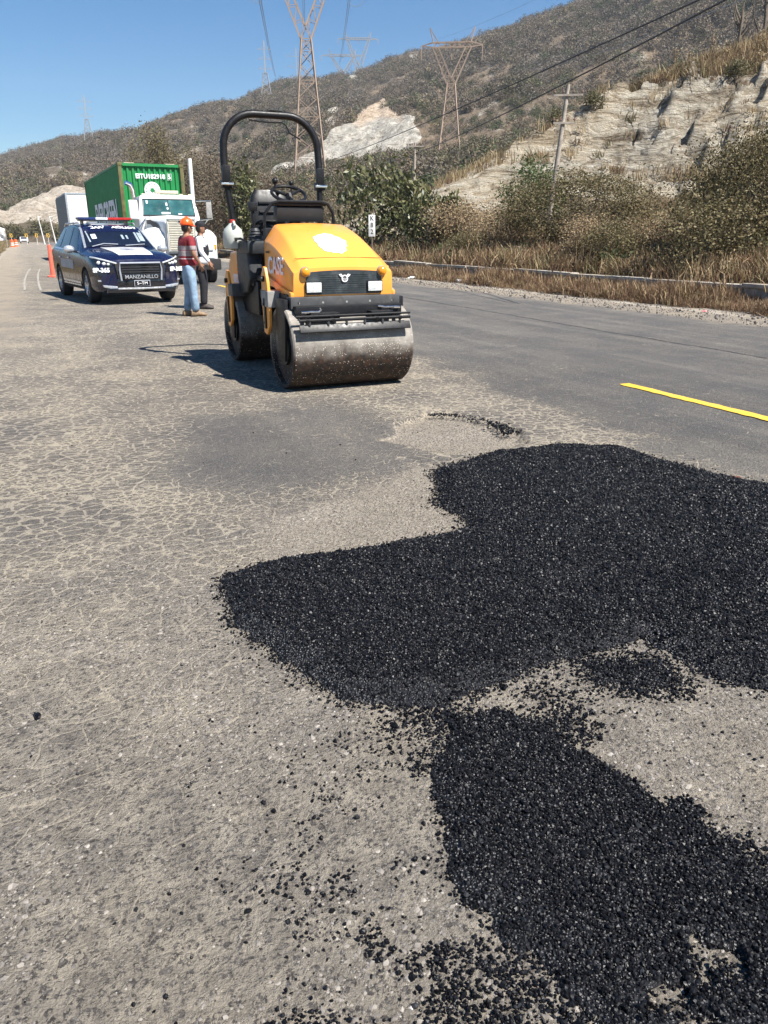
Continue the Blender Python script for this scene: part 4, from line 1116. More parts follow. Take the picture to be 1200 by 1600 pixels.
def utility_pole(loc, top, label, arm=1.25, h_arm=0.9, second=True):
    t = thing('utility_pole', label, 'utility pole', loc)
    T = Vector(top) - Vector(loc)
    mb = MB(); mb.tube([(0, 0, -.5), T], [0.125, 0.08], 10); mb.build('pole', MATS['grey_wood'], t)
    for j in range(2 if second else 1):
        f_ = 1 - (0.06 + 0.155 * j) * 8 / max(T.length, 7) * (1 if j else 1)
        c = T * f_
        L_ = arm * (1 if j == 0 else 0.75)
        dv = Vector((0.91, -0.41, 0.02)) * L_ / 2
        mb = MB(); mb.tube([c - dv + Vector((0, -.1, 0)), c + dv + Vector((0, -.1, 0))], 0.055, 4); a = mb.build('crossarm', MATS['grey_wood'], t)
        for s in (-0.95, -0.35, 0.35, 0.95):
            mb = MB(); q = c + dv * s + Vector((0, -.1, 0.04)); mb.lathe([(0.02, 0), (0.02, .06), (0.06, .07), (0.06, .11), (0.03, .13), (0.045, .16), (0.01, .19)], 8, 'z', q); mb.build('insulator', MATS['insulator'], a)
    mb = MB(); mb.tube([T * 0.9 + Vector((0.25, -0.1, 0)), T * 0.86], 0.02, 4); mb.build('brace', MATS['grey_wood'], t)
    return t
utility_pole(on_slope(21.6, 30.0), (22.25, 30.0, 7.55), 'leaning utility pole with two crossarms in front of the rock cut')
utility_pole(on_slope(27.4, 55.0), (27.45, 55.0, 7.95), 'smaller straight utility pole left of the cut slope', 1.3, second=False)
# steel of the pylons
mat('pylon_rust', (0.33, 0.24, 0.175), 0.75, metal=0.0, var=0.3, scale=0.6)
mat('pylon_grey', (0.27, 0.28, 0.29), 0.7, metal=0.0, var=0.15, scale=0.6)
def unit_strut(mt, name='member'):
    mb = MB(); mb.box((0, 0, 0.5), (1, 1, 1)); return mb.mesh(name, mt, smooth=0)
US = {k: unit_strut(MATS[k]) for k in ('pylon_rust', 'pylon_grey')}
def pylon(label, loc, rz, base, waist, H1, H2, half_top, arm, mtn, panels=6, w=0.28, many=True, group=None, top_beam=True):
    """cat-head lattice tower: four legs to a waist, a V of two lattice arms and a top beam with crossarms"""
    t = thing('pylon', label, 'pylon', loc, rz, group); t.location.z -= 0.5
    me = US[mtn]
    def P(sx, sy, z):
        f_ = z / H1; hb = base / 2 * (1 - f_) + waist / 2 * f_
        return Vector((sx * hb, sy * hb, z))
    cor = [(-1, -1), (1, -1), (1, 1), (-1, 1)]
    for c in cor: strut('leg', me, P(*c, 0), P(*c, H1), w * 1.15, t)
    zs = [H1 * (1 - (1 - k / panels) ** 1.25) for k in range(panels + 1)]
    for i in range(panels):
        for k in range(4):
            a, b_ = cor[k], cor[(k + 1) % 4]
            strut('brace', me, P(*a, zs[i]), P(*b_, zs[i + 1]), w * 0.55, t)
            strut('brace', me, P(*b_, zs[i]), P(*a, zs[i + 1]), w * 0.55, t)
            if i % 2 == 1: strut('brace', me, P(*a, zs[i]), P(*b_, zs[i]), w * 0.5, t)
    for k in range(4): strut('brace', me, P(*cor[k], H1), P(*cor[(k + 1) % 4], H1), w * 0.7, t)
    if not top_beam:
        for j, zz in enumerate((H1 + (H2 - H1) * .15, H1 + (H2 - H1) * .5, H1 + (H2 - H1) * .85)):
            strut('crossarm', me, (-arm, 0, zz), (arm, 0, zz), w * 0.9, t)
            strut('brace', me, (-arm, 0, zz), (0, 0, zz + arm * .45), w * 0.5, t); strut('brace', me, (arm, 0, zz), (0, 0, zz + arm * .45), w * 0.5, t)
        strut('mast', me, (0, 0, H1), (0, 0, H2 + 3), w * 2.2, t)
        return t
    # V arms, each a slim four-chord lattice
    for sx in (-1, 1):
        n = 5
        for sy in (-1, 1):
            o0 = Vector((sx * waist / 2, sy * waist / 2, H1)); i0 = Vector((0, sy * waist / 2, H1 + (H2 - H1) * 0.16))
            o1 = Vector((sx * (half_top + .5), sy * 0.5, H2)); i1 = Vector((sx * (half_top - 1.2), sy * 0.5, H2))
            strut('arm', me, o0, o1, w * 0.9, t); strut('arm', me, i0, i1, w * 0.9, t)
            strut('brace', me, o0, i0, w * .5, t)
            for q in range(n):
                a = o0.lerp(o1, q / n); b_ = i0.lerp(i1, (q + 0.5) / n); c = o0.lerp(o1, (q + 1) / n)
                strut('brace', me, a, b_, w * 0.45, t); strut('brace', me, b_, c, w * 0.45, t)
    # top beam
    A = half_top + arm
    for sy in (-.5, .5):
        strut('beam', me, (-half_top - .5, sy, H2), (half_top + .5, sy, H2), w * .9, t)
        strut('beam', me, (-half_top - .5, sy, H2 + 1.3), (half_top + .5, sy, H2 + 1.3), w * .9, t)
        for sx in (-1, 1):
            strut('crossarm', me, (sx * (half_top + .5), sy, H2), (sx * A, 0, H2 + .5), w * .8, t)
            strut('crossarm', me, (sx * (half_top + .5), sy, H2 + 1.3), (sx * A, 0, H2 + .5), w * .7, t)
            strut('peak', me, (sx * (half_top + .3), sy, H2 + 1.3), (sx * (half_top + 1.4), 0, H2 + 5.2), w * .7, t)
            strut('peak', me, (sx * (half_top - 1.2), sy, H2 + 1.3), (sx * (half_top + 1.4), 0, H2 + 5.2), w * .6, t)
        m_ = 8
        for q in range(m_):
            x0 = -half_top - .5 + (2 * half_top + 1) * q / m_; x1 = x0 + (2 * half_top + 1) / m_
            strut('brace', me, (x0, sy, H2 + (1.3 if q % 2 else 0)), (x1, sy, H2 + (0 if q % 2 else 1.3)), w * .45, t)
    for x0 in (-A, 0, A):
        s_ = strut('insulator_string', US['pylon_rust'], (x0, 0, H2 + (.4 if x0 else 0)), (x0, 0, H2 - 3.3), w * .8, t)
    return t
def at_bearing(px, py, r):
    a, e = bearing(px, py); x, y = r * math.sin(R(a)), r * math.cos(R(a))
    return (x, y, float(mountain_z(np.array([x]), np.array([y]))[0]))
lp = at_bearing(484, 250, 205); a_, e_ = bearing(480, 62); h1_ = CAM_H + 205 * math.tan(R(e_)) - lp[2] + .5
pylon('tall rusty lattice pylon behind the roller hoop, its top out of the picture', lp, R(-19), 7.6, 2.3, h1_, h1_ + 16.5, 7.5, 6.0, 'pylon_rust', 8, 0.27)
lp = at_bearing(702, 233, 260); a_, e_ = bearing(705, 132); h1_ = CAM_H + 260 * math.tan(R(e_)) - lp[2] + .5; a_, e_ = bearing(705, 74); h2_ = CAM_H + 260 * math.tan(R(e_)) - lp[2] + .5
pylon('rusty lattice pylon with a V-shaped head on the right foothill', lp, R(-30), 6.8, 2.4, h1_, h2_, 5.3, 3.8, 'pylon_rust', 6, 0.30)
pylon('grey pylon standing on the ridge, the left one of the distant pair', at_bearing(536, 112, 735), R(-22), 9, 4.0, 4, 18, 10, 8, 'pylon_grey', 2, 0.5, group=None)
pylon('grey pylon on the ridge, the taller right one of the distant pair', at_bearing(560, 107, 700), R(-22), 9, 4.0, 5, 26, 9, 7, 'pylon_grey', 2, 0.5)
pylon('slim white pylon on the far left ridge above the box truck', at_bearing(142, 243, 780), R(-5), 9, 3.0, 22, 38, 3, 6, 'pylon_grey', 5, 0.38, top_beam=False)
pylon('slim white pylon on the ridge left of the tall rusty pylon', at_bearing(418, 190, 640), R(-16), 8, 3.0, 18, 36, 3, 5, 'pylon_grey', 5, 0.38, top_beam=False)
pylon('faint grey pylon on the ridge directly behind the tall rusty one', at_bearing(464, 128, 790), R(-18), 8, 3.0, 10, 34, 3, 9, 'pylon_grey', 3, 0.35, top_beam=False)

mat('cable', (0.03, 0.03, 0.032), 0.6)
mat('conductor', (0.22, 0.24, 0.27), 0.6)
def along(px, py, r):
    """point at horizontal distance r on the bearing of a pixel"""
    a, e = bearing(px, py)
    return Vector((r * math.sin(R(a)), r * math.cos(R(a)), CAM_H + r * math.tan(R(e))))
def wire(label, p, q, sag, rad, mt, group=None, name='power_line'):
    n = 28; pts = []
    for i in range(n + 1):
        t_ = i / n; v = p.lerp(q, t_); v.z -= sag * 4 * t_ * (1 - t_); pts.append(v)
    mb = MB(); mb.tube(pts, rad, 5)
    o = mb.build(name, mt, None, fix=False, smooth=60)
    return tag(o, label, 'power line', group)
wire('upper black cable sweeping down from the top right corner', along(1175, -38, 17), along(425, 268, 150), 1.0, 0.019, MATS['cable'])
wire('lower black cable sweeping down from the top right corner', along(1175, -22, 17), along(560, 257, 130), 1.05, 0.021, MATS['cable'])
wire('thin grey cable above the two black ones at the top right', along(1230, -28, 25), along(760, 98, 140), 1.5, 0.012, MATS['conductor'])
for (lb, a, b_, ra, rb) in (('left pair of conductors falling from the top edge to the left ridge', (402, -25), (431, 120), 150, 560), ('middle conductors hanging above the waist of the tall pylon', (474, -20), (475, 40), 240, 420),
                            ('right pair of conductors falling to the distant pylon pair', (549, -25), (530, 100), 200, 680)):
    for dx in (-1.6, 1.6):
        wire(lb.replace(' falling', ' (left wire) falling' if dx < 0 else ' (right wire) falling').replace('conductors hanging', ('left' if dx < 0 else 'right') + ' conductor hanging'),
             along(a[0] + dx, a[1], ra), along(b_[0] + dx * .4, b_[1], rb), 2.0, 0.075, MATS['conductor'], 'conductors of the tall pylon line')
wire('curved jumper wire at the top edge right of the tall pylon', along(546, 6, 205), along(575, -8, 205), 1.3, 0.06, MATS['conductor'])
wire('curved jumper wire at the top edge left of the tall pylon', along(388, -3, 205), along(408, 2, 205), 0.5, 0.06, MATS['conductor'])
wire('faint high conductor over the right mountain skyline', along(860, -12, 260), along(668, 66, 430), 1.0, 0.035, MATS['conductor'])

# ================================================================== FAR ROAD THINGS
mat('orange_plastic', (0.85, 0.13, 0.03), 0.5, var=0.1, scale=6, dirt=0.15)
mat('cone_pink', (0.90, 0.12, 0.07), 0.5, var=0.1, scale=6, dirt=0.1)
mat('black_rubber', (0.022, 0.022, 0.022), 0.8, var=0.3, scale=10, dirt=0.25, dirt_col=(0.12, 0.10, 0.08))
mat('yellow_sign', (0.55, 0.33, 0.05), 0.6)
t = thing('delineator_cone', 'slim tall orange traffic tube standing left of the police car', 'traffic cone', (0.97, 32.9, 0))
mb = MB(); mb.lathe([(0.0001, 1.17), (0.05, 1.165), (0.062, 1.12), (0.085, 0.12), (0.095, 0.05)], 20); mb.build('tube', MATS['cone_pink'], t)
mb = MB(); mb.lathe([(0.21, 0.0), (0.215, 0.03), (0.15, 0.06), (0.12, 0.07)], 8); mb.build('base', MATS['cone_pink'], t, smooth=20)
for (x, y, lb) in ((-1.15, 133, 'orange road-works barrel on the far left shoulder'), (-0.65, 140, 'second orange barrel just right of the first on the far left shoulder')):
    t = thing('safety_barrel', lb, 'barrel', (x, y, 0), 0, 'orange barrels on the far shoulder')
    mb = MB(); mb.lathe([(0.34, 0.0), (0.34, 0.1), (0.30, 0.11), (0.29, 0.4), (0.26, 0.41), (0.255, 0.7), (0.23, 0.71), (0.22, 1.0), (0.12, 1.06)], 16); mb.build('drum', MATS['orange_plastic'], t)
    mb = MB(); mb.lathe([(0.297, 0.22), (0.293, 0.36)], 16, cap=False); mb.lathe([(0.262, 0.5), (0.26, 0.62)], 16, cap=False); mb.build('reflective_band', MATS['white_paint'], t, fix=False)
sgn = thing('chevron_sign', 'leftmost yellow curve sign at the far bend', 'sign', (-1.5, 178, 0), 0, 'yellow curve signs at the bend')
mb = MB(); mb.tube([(0, 0.06, 0), (0, 0.06, 1.5)], 0.04, 6); mb.build('post', MATS['white_paint'], sgn)
mb = MB(); mb.box((0, 0, 1.7), (0.5, 0.04, 0.7)); mb.build('panel', MATS['yellow_sign'], sgn)
mb = MB(); mb.prism([(-.14, 1.45), (.04, 1.45), (.18, 1.7), (.04, 1.95), (-.14, 1.95), (0.0, 1.7)], 'y', -0.032, -0.022); mb.build('arrow', MATS['black_print'], sgn)
for (px, r_, lb) in ((40, 176, 'second yellow curve sign from the left at the bend'), (56, 172, 'third yellow curve sign at the bend, left of the white post'), (74, 166, 'rightmost yellow curve sign beside the white posts')):
    a, e = bearing(px, 362); dup(sgn, (r_ * math.sin(R(a)), r_ * math.cos(R(a)), 0), 0, lb)
for (px, pt, r_, lb) in ((59, 338, 175, 'white lamp-less post at the far bend'), (77, 338, 178, 'second white post at the far bend, leaning')):
    a, e = bearing(px, pt); q = along(px, pt, r_)
    t = thing('white_post', lb, 'post', (q.x + .6, q.y, 0), 0, 'white posts at the bend')
    mb = MB(); mb.tube([(0, 0, -.2), (-.6, 0, q.z)], [0.13, 0.08], 8); mb.build('shaft', MATS['white_paint'], t)
    mb = MB(); mb.tube([(-.6, 0, q.z - .1), (0.1, 0, q.z + .05)], 0.05, 6); mb.build('bracket', MATS['white_paint'], t)
t = thing('tarpaulin', 'white sheet hung on sticks at the left edge of the picture', 'tarpaulin', (-2.75, 120, 0))
mb = MB(); r = random.Random(3)
gv = [[(x * .4 - .9, 0.25 * math.sin(x * 2 + z), 1.0 + z * .45 - 0.16 * x * (z > 2)) for z in range(6)] for x in range(6)]
for i in range(5):
    for j in range(5): mb.add([gv[i][j], gv[i + 1][j], gv[i + 1][j + 1], gv[i][j + 1]], [(0, 1, 2, 3)])
mb.build('sheet', MATS['white_paint'], t)
mb = MB(); mb.tube([(-.9, 0, 0), (-.9, 0, 3.3)], .05, 6); mb.tube([(1.1, 0, 0), (1.1, 0, 2.4)], .05, 6); mb.build('frame', MATS['grey_wood'], t)
# small far car
mat('white_car', (0.70, 0.71, 0.72), 0.25, var=0.03, coat=0.6)
mat('dark_glass', (0.012, 0.016, 0.018), 0.06, var=0.2, spec=0.7)
mat('chrome', (0.75, 0.75, 0.76), 0.14, metal=1.0, var=0.05)
t = thing('far_car', 'small white car driving far down the road', 'car', (0.9, 206, 0))
mb = MB(); prof = [(-2.1, .35), (-2.15, .75), (-1.2, .95), (-.6, 1.42), (.9, 1.45), (1.6, .98), (2.15, .92), (2.15, .35)]
mb.prism(prof, 'x', -.86, .86); mb.build('body', MATS['white_car'], t, 0.1, 2)
mb = MB(); mb.add([(-.72, -1.17, .98), (.72, -1.17, .98), (.64, -.66, 1.38), (-.64, -.66, 1.38)], [(0, 1, 2, 3)]); mb.build('windscreen', MATS['dark_glass'], t)
for sx in (-.8, .8):
    for sy in (-1.35, 1.35):
        mb = MB(); mb.lathe([(.33, -.1), (.33, .1)], 16, 'x', (sx, sy, .33)); mb.build('wheel', MATS['black_rubber'], t)
mb = MB(); mb.box((0, -2.17, .55), (1.2, .04, .2)); mb.build('grille', MATS['black_rubber'], t)

# ================================================================== LITTER
mat('white_plastic', (0.72, 0.72, 0.72), 0.4, var=0.1)
mat('blue_plastic', (0.25, 0.42, 0.6), 0.4)
mat('pink_plastic', (0.65, 0.25, 0.25), 0.5)
mat('brown_bark', (0.14, 0.055, 0.03), 0.8, var=0.3)
def crumple(label, cat, loc, s, mt, seed, name='litter'):
    r = random.Random(seed); bm = bmesh.new(); bmesh.ops.create_icosphere(bm, subdivisions=2, radius=.5)
    for v in bm.verts: v.co *= r.uniform(.45, 1.2); v.co = Vector((v.co.x * s[0], v.co.y * s[1], v.co.z * s[2] + s[2] * .3))
    me = bpy.data.meshes.new(name); bm.to_mesh(me); bm.free(); me.materials.append(mt)
    return tag(link(name, me, None, loc, (0, 0, r.uniform(0, 6))), label, cat)
for (px, py, s, mt, lb, nm) in ((768, 447, (.34, .22, .2), 'white_plastic', 'crumpled white plastic bag at the edge of the right grass', 'plastic_bag'), (756, 446, (.25, .12, .1), 'blue_plastic', 'pale blue plastic scrap left of the white bag', 'plastic_scrap'),
                            (643, 436, (.4, .2, .12), 'white_plastic', 'white paper scrap on the shoulder right of the roller', 'paper_scrap'), (716, 442, (.3, .15, .16), 'white_plastic', 'small white wrapper under the dry grass', 'wrapper'),
                            (1100, 488, (.16, .10, .04), 'pink_plastic', 'faded pink plastic scrap on the right shoulder', 'plastic_scrap'), (1178, 491, (.30, .2, .08), 'white_plastic', 'flattened white wrapper at the right edge by the grass', 'wrapper'),
                            (875, 461, (.25, .15, .06), 'black_rubber', 'dark tyre shred lying on the right shoulder', 'tyre_shred'), (1060, 487, (.22, .06, .04), 'black_rubber', 'thin dark rubber shred near the pink scrap', 'tyre_shred')):
    dx = math.tan(R(0)); a, e = bearing(px, py); d_ = -CAM_H / math.tan(R(e))
    crumple(lb, nm.replace('_', ' '), (d_ * math.sin(R(a)), d_ * math.cos(R(a)), 0.012), s, MATS[mt], px, nm)
crumple('reddish-brown flake lying on the road beyond the patch', 'debris', (3.96, 3.27, 0.0), (.075, .03, .016), MATS['brown_bark'], 5, 'bark_flake')
crumple('black lump of asphalt at the left edge of the road', 'asphalt lump', (-0.165, 2.33, 0.003), (.05, .025, .014), MATS['bitumen_stone'], 6, 'asphalt_lump')


# ================================================================== AIR
hm = bpy.data.materials.new('haze'); hm.use_nodes = True; nt = hm.node_tree
for n_ in list(nt.nodes):
    if n_.type != 'OUTPUT_MATERIAL': nt.nodes.remove(n_)
pv = nt.nodes.new('ShaderNodeVolumePrincipled'); pv.inputs['Color'].default_value = (0.86, 0.92, 1.0, 1); pv.inputs['Density'].default_value = 0.00017
pv.inputs['Anisotropy'].default_value = 0.1
nt.links.new(pv.outputs[0], nt.nodes['Material Output'].inputs['Volume'])
mb = MB(); mb.box((0, 0, 134), (3400, 3400, 272)); hz0 = mb.build('haze', hm, None, smooth=0)
tag(hz0, kind='stuff')

# ================================================================== ROAD ROLLER
mat('roller_yellow', (0.82, 0.33, 0.05), 0.34, var=0.06, scale=3, dirt=0.3, dirt_col=(0.52, 0.34, 0.17), coat=0.2)
mat('black_steel', (0.009, 0.009, 0.010), 0.42, var=0.3, scale=12, dirt=0.08, dirt_col=(0.06, 0.052, 0.042), spec=0.3)
mat('dark_plastic', (0.022, 0.024, 0.027), 0.5, var=0.2, scale=10, dirt=0.14, dirt_col=(0.10, 0.09, 0.08))
mat('grey_bumper', (0.055, 0.055, 0.056), 0.55, var=0.3, scale=10, dirt=0.3, dirt_col=(0.15, 0.14, 0.12))
mat('dusty_plate', (0.27, 0.26, 0.245), 0.7, var=0.25, scale=10)
mat('seat_vinyl', (0.012, 0.012, 0.013), 0.42, var=0.2, spec=0.35)
mat('jug_plastic', (0.55, 0.57, 0.52), 0.45, var=0.08, scale=5, trans=0.25)
mat('red_cap', (0.5, 0.04, 0.03), 0.5)
mat('amber_lens', (0.95, 0.33, 0.01), 0.2, trans=0.2, coat=0.6)
mat('lamp_glass', (0.62, 0.64, 0.62), 0.12, var=0.25, scale=40, coat=0.8, bump=0.6, bscale=120)
mat('grille_dark', (0.028, 0.036, 0.04), 0.4, var=0.35, scale=14, dirt=0.35, dirt_col=(0.13, 0.14, 0.14))
mat('sticker_white', (0.74, 0.75, 0.75), 0.5, var=0.06, scale=25)
mat('letter_silver', (0.75, 0.78, 0.84), 0.4)
mat('letter_white', (0.85, 0.86, 0.88), 0.5)
def drum_mat():
    m, nt, b = new_mat('drum_steel'); P = pos_n(nt)
    g = noise_n(nt, 5, 7, 0.7, P); st = nt.nodes.new('ShaderNodeMapping'); st.inputs['Scale'].default_value = (3, 40, 40); nt.links.new(P, st.inputs[0])
    s = noise_n(nt, 1, 5, 0.6, st.outputs[0])
    c = ramp(nt, g.outputs[0], [(0.3, (0.15, 0.136, 0.115)), (0.55, (0.26, 0.238, 0.205)), (0.7, (0.38, 0.35, 0.31))])
    c = mix(nt, ramp(nt, s.outputs[0], [(0.4, 0.0), (0.6, 0.3)]), c, (0.12, 0.105, 0.09))
    # lower half darkened by height: bitumen, rust and underside shade painted together
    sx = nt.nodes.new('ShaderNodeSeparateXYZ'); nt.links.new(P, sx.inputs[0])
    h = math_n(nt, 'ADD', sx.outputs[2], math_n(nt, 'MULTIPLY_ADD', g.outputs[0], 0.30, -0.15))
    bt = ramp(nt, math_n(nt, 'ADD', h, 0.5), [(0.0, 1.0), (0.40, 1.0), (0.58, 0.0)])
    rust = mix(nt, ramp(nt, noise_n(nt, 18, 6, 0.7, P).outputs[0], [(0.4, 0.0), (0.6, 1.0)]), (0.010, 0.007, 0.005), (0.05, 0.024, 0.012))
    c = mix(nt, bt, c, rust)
    v = voro_n(nt, 55, P); n2 = noise_n(nt, 7, 3, 0.5, P)
    sp = math_n(nt, 'MULTIPLY', math_n(nt, 'LESS_THAN', v.outputs[0], 0.24), ramp(nt, n2.outputs[0], [(0.42, 0.0), (0.55, 1.0)]))
    sv = math_n(nt, 'MULTIPLY', sp, ramp(nt, v.outputs['Color'], [(0.45, 0.0), (0.6, 1.0)]))
    c = mix(nt, sv, c, (0.62, 0.56, 0.46))
    nt.links.new(c, b.inputs['Base Color']); b.inputs['Roughness'].default_value = 0.72
    nt.links.new(bump_n(nt, math_n(nt, 'ADD', math_n(nt, 'MULTIPLY', sv, 1.0), math_n(nt, 'MULTIPLY', g.outputs[0], 0.6)), 0.8, 0.008), b.inputs['Normal'])
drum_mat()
Y_ = MATS['roller_yellow']; K_ = MATS['black_steel']; DP = MATS['dark_plastic']
RX, RY = 2.87, 8.38
rol = thing('road_roller', 'orange-yellow tandem road roller with black hoop standing on the cracked lane', 'road roller', (RX, RY, 0))
DR = 0.405; FD = -0.98; RD = 1.08; DW = 0.64
for yy, lb in ((FD, None), (RD, None)):
    mb = MB(); mb.lathe([(0.12, -DW + .05), (DR - .05, -DW + .05), (DR - .045, -DW + .005), (DR - .012, -DW), (DR, -DW + .015), (DR, DW - .015), (DR - .012, DW), (DR - .045, DW - .005), (DR - .05, DW - .05), (0.10, DW - .05)], 72, 'x')
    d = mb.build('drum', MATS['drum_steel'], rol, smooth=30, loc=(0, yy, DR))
    mb = MB(); mb.lathe([(0.17, -DW + .02), (0.17, DW - .02)], 24, 'x'); mb.build('hub', K_, d)
    for k in range(6):
        for s in (-1, 1):
            a = k * PI / 3; mb = MB(); mb.lathe([(0.018, 0), (0.018, 0.02)], 6, 'x', (s * (DW - .045), .24 * math.cos(a), .24 * math.sin(a))); 
            if s < 0: mb.build('bolt', MATS['grey_bumper'], d)
# side yokes with the long yellow fins
def fin(yc, s, h0, h1, name='side_plate'):
    mb = MB()
    prof = [(yc - .02, h0), (yc + .07, h0 + .02), (yc + .11, h1 - .30), (yc + .09, h1 - .08), (yc + .02, h1), (yc - .04, h1 - .01), (yc - .10, h1 - .14), (yc - .15, h0 + .32), (yc - .13, h0 + .10)]
    x0 = s * (DW + .015); x1 = s * (DW + .045)
    mb.prism(prof, 'x', min(x0, x1), max(x0, x1)); o = mb.build(name, Y_, rol, 0.006)
    mb = MB(); mb.box((s * (DW + .035), yc - .02, (h0 + h1) / 2 - .12), (.05, .05, (h1 - h0) * .45)); mb.build('slot_cover', K_, o)
    mb = MB(); mb.lathe([(.028, -.03), (.028, .012)], 10, 'x', (s * (DW + .045), yc, h1 - .12)); mb.build('boss', K_, o)
    return o
for s in (-1, 1):
    fin(-0.62, s, 0.50, 1.17)
    fin(0.98, s, 0.42, 1.08)
    for yy in (FD, RD):
        mb = MB(); mb.prism([(yy - .10, .28), (yy + .10, .28), (yy + .15, .62), (yy + .14, .88), (yy - .14, .88), (yy - .15, .62)], 'x', min(s * (DW + .0), s * (DW - .045)), max(s * DW, s * (DW - .045)))
        mb.build('fork', K_, rol, 0.01)
# frames: front yoke block, articulation, rear frame
mb = MB(); mb.box((0, -.55, .87), (1.16, .95, .10)); mb.box((0, -.35, .66), (.55, .30, .42)); mb.box((0, .02, .62), (.34, .5, .30)); mb.box((0, .28, .55), (.26, .3, .55))
mb.box((0, -.42, .76), (1.2, .2, .22)); mb.build('front_frame', K_, rol, 0.012)
mb = MB(); mb.box((0, .62, .80), (1.08, .95, .36)); mb.box((0, .45, .56), (.5, .25, .3)); mb.box((0, .52, .98), (1.12, .55, .10)); mb.build('rear_frame', K_, rol, 0.012)
mb = MB(); mb.lathe([(.10, .32), (.10, 1.0)], 16, 'z', (0, .18, 0)); mb.build('articulation_pin', MATS['grey_bumper'], rol)
# bumper under the hood
mb = MB(); mb.box((0, -1.12, .845), (1.14, .075, .11)); mb.box((-.535, -1.08, .845), (.09, .16, .112)); mb.box((.535, -1.08, .845), (.09, .16, .112)); mb.build('bumper', MATS['grey_bumper'], rol, 0.008)
mb = MB(); mb.box((-.548, -1.0, .79), (.02, .05, .06)); mb.build('yellow_decal', Y_, rol)
# steps / mudguard plates at the side
for s in (-1, 1):
    mb = MB(); mb.box((s * .60, -.66, .86), (.20, .24, .16)); mb.build('step', MATS['dusty_plate'], rol, 0.015)
mb = MB(); mb.box((-.60, .80, .86), (.20, .20, .14)); mb.build('step', MATS['grey_bumper'], rol, 0.015)
# spray and scraper gear over the front drum
mb = MB(); mb.box((0, -1.19, .755), (1.12, .12, .13)); mb.box((-.3, -1.30, .735), (.3, .12, .06)); mb.box((.3, -1.30, .735), (.24, .12, .06)); mb.build('spray_tray', K_, rol, .01)
mb = MB(); mb.box((0, -1.405, .625), (1.16, .02, .075), (R(-28), 0, 0)); sb = mb.build('scraper', K_, rol, 0.004)
mb = MB(); mb.tube([(-.58, -1.40, .70), (.58, -1.40, .70)], .016, 8); mb.tube([(-.60, -1.36, .735), (.60, -1.36, .735)], .012, 8); mb.build('spray_bar', K_, rol)
for k in range(6):
    mb = MB(); x0 = -.48 + k * .19; mb.lathe([(.014, 0), (.014, -.04), (.008, -.055)], 8, 'z', (x0, -1.40, .695)); mb.build('nozzle', MATS['grey_bumper'], rol)
for x0 in (-.50, -.24, .22, .47):
    mb = MB(); mb.box((x0, -1.27, .72), (.035, .30, .03), (R(10), 0, 0)); mb.box((x0, -1.13, .76), (.05, .05, .12)); mb.build('bracket', K_, rol, 0.004)
mb = MB()
for x0 in (-.40, .12, .33, .44): mb.lathe([(.03, .0), (.03, .08), (.018, .1)], 10, 'z', (x0, -1.19, .72))
mb.box((.05, -1.16, .755), (.35, .07, .05)); mb.box((-.36, -1.19, .745), (.16, .06, .05)); mb.build('valve_block', K_, rol, 0.004)
for (pth, mt_) in (([(-.52, -1.30, .77), (-.44, -1.34, .775), (-.36, -1.34, .775), (-.34, -1.34, .79), (-.35, -1.34, .81)], 'chrome'), ([(.30, -1.25, .80), (.36, -1.28, .79), (.47, -1.28, .79), (.53, -1.27, .785)], 'chrome'),
                   ([(-.2, -1.2, .8), (-.1, -1.24, .72), (.1, -1.24, .76), (.25, -1.2, .8)], 'black_steel'), ([(.38, -1.2, .8), (.4, -1.26, .74), (.46, -1.24, .8)], 'black_steel')):
    mb = MB(); mb.tube(pth, .011, 8); mb.build('hose', MATS[mt_], rol)
# hood: lofted sections front to rear
HS = [(-1.095, 1.165, .525, .045, .455), (-1.06, 1.185, .53, .05, .45), (-.95, 1.25, .532, .065, .445), (-.82, 1.325, .532, .08, .435), (-.68, 1.395, .53, .10, .425), (-.52, 1.46, .527, .12, .415), (-.36, 1.515, .522, .14, .405), (-.22, 1.553, .518, .155, .395), (-.10, 1.58, .515, .17, .39)]
def hood_sec(y, zt, hw, ch, tw, zb):
    crown = .010
    L_ = [(-hw - .004, y, zb), (-hw, y, zt - ch - .07), (-hw + .006, y, zt - ch)]
    T_ = [(-tw - .015, y, zt - .028), (-tw, y, zt - .014), (-tw + .03, y, zt - .004), (-tw * .5, y, zt + crown * .6), (0, y, zt + crown)]
    half = L_ + T_
    return half + [(-x, yy, z) for x, yy, z in half[-2::-1]]
zb = [.90, .90, .90, .90, .905, .96, .97, .97, .98]
secs = [hood_sec(*h, zb[i]) for i, h in enumerate(HS)]
mb = MB(); mb.loft(secs, True, True); hood = mb.build('hood', Y_, rol, 0.006, 2, 25)
# lower flare under the side panel
for s in (-1, 1):
    mb = MB(); pr = [(-1.10, .895), (-1.10, .94), (-.80, .98), (-.45, 1.04), (-.14, 1.09), (-.14, .98), (-.55, .96), (-.75, .90)]
    mb.prism(pr, 'x', min(s * .523, s * .56), max(s * .523, s * .56)); mb.build('side_panel', Y_, rol, 0.01)
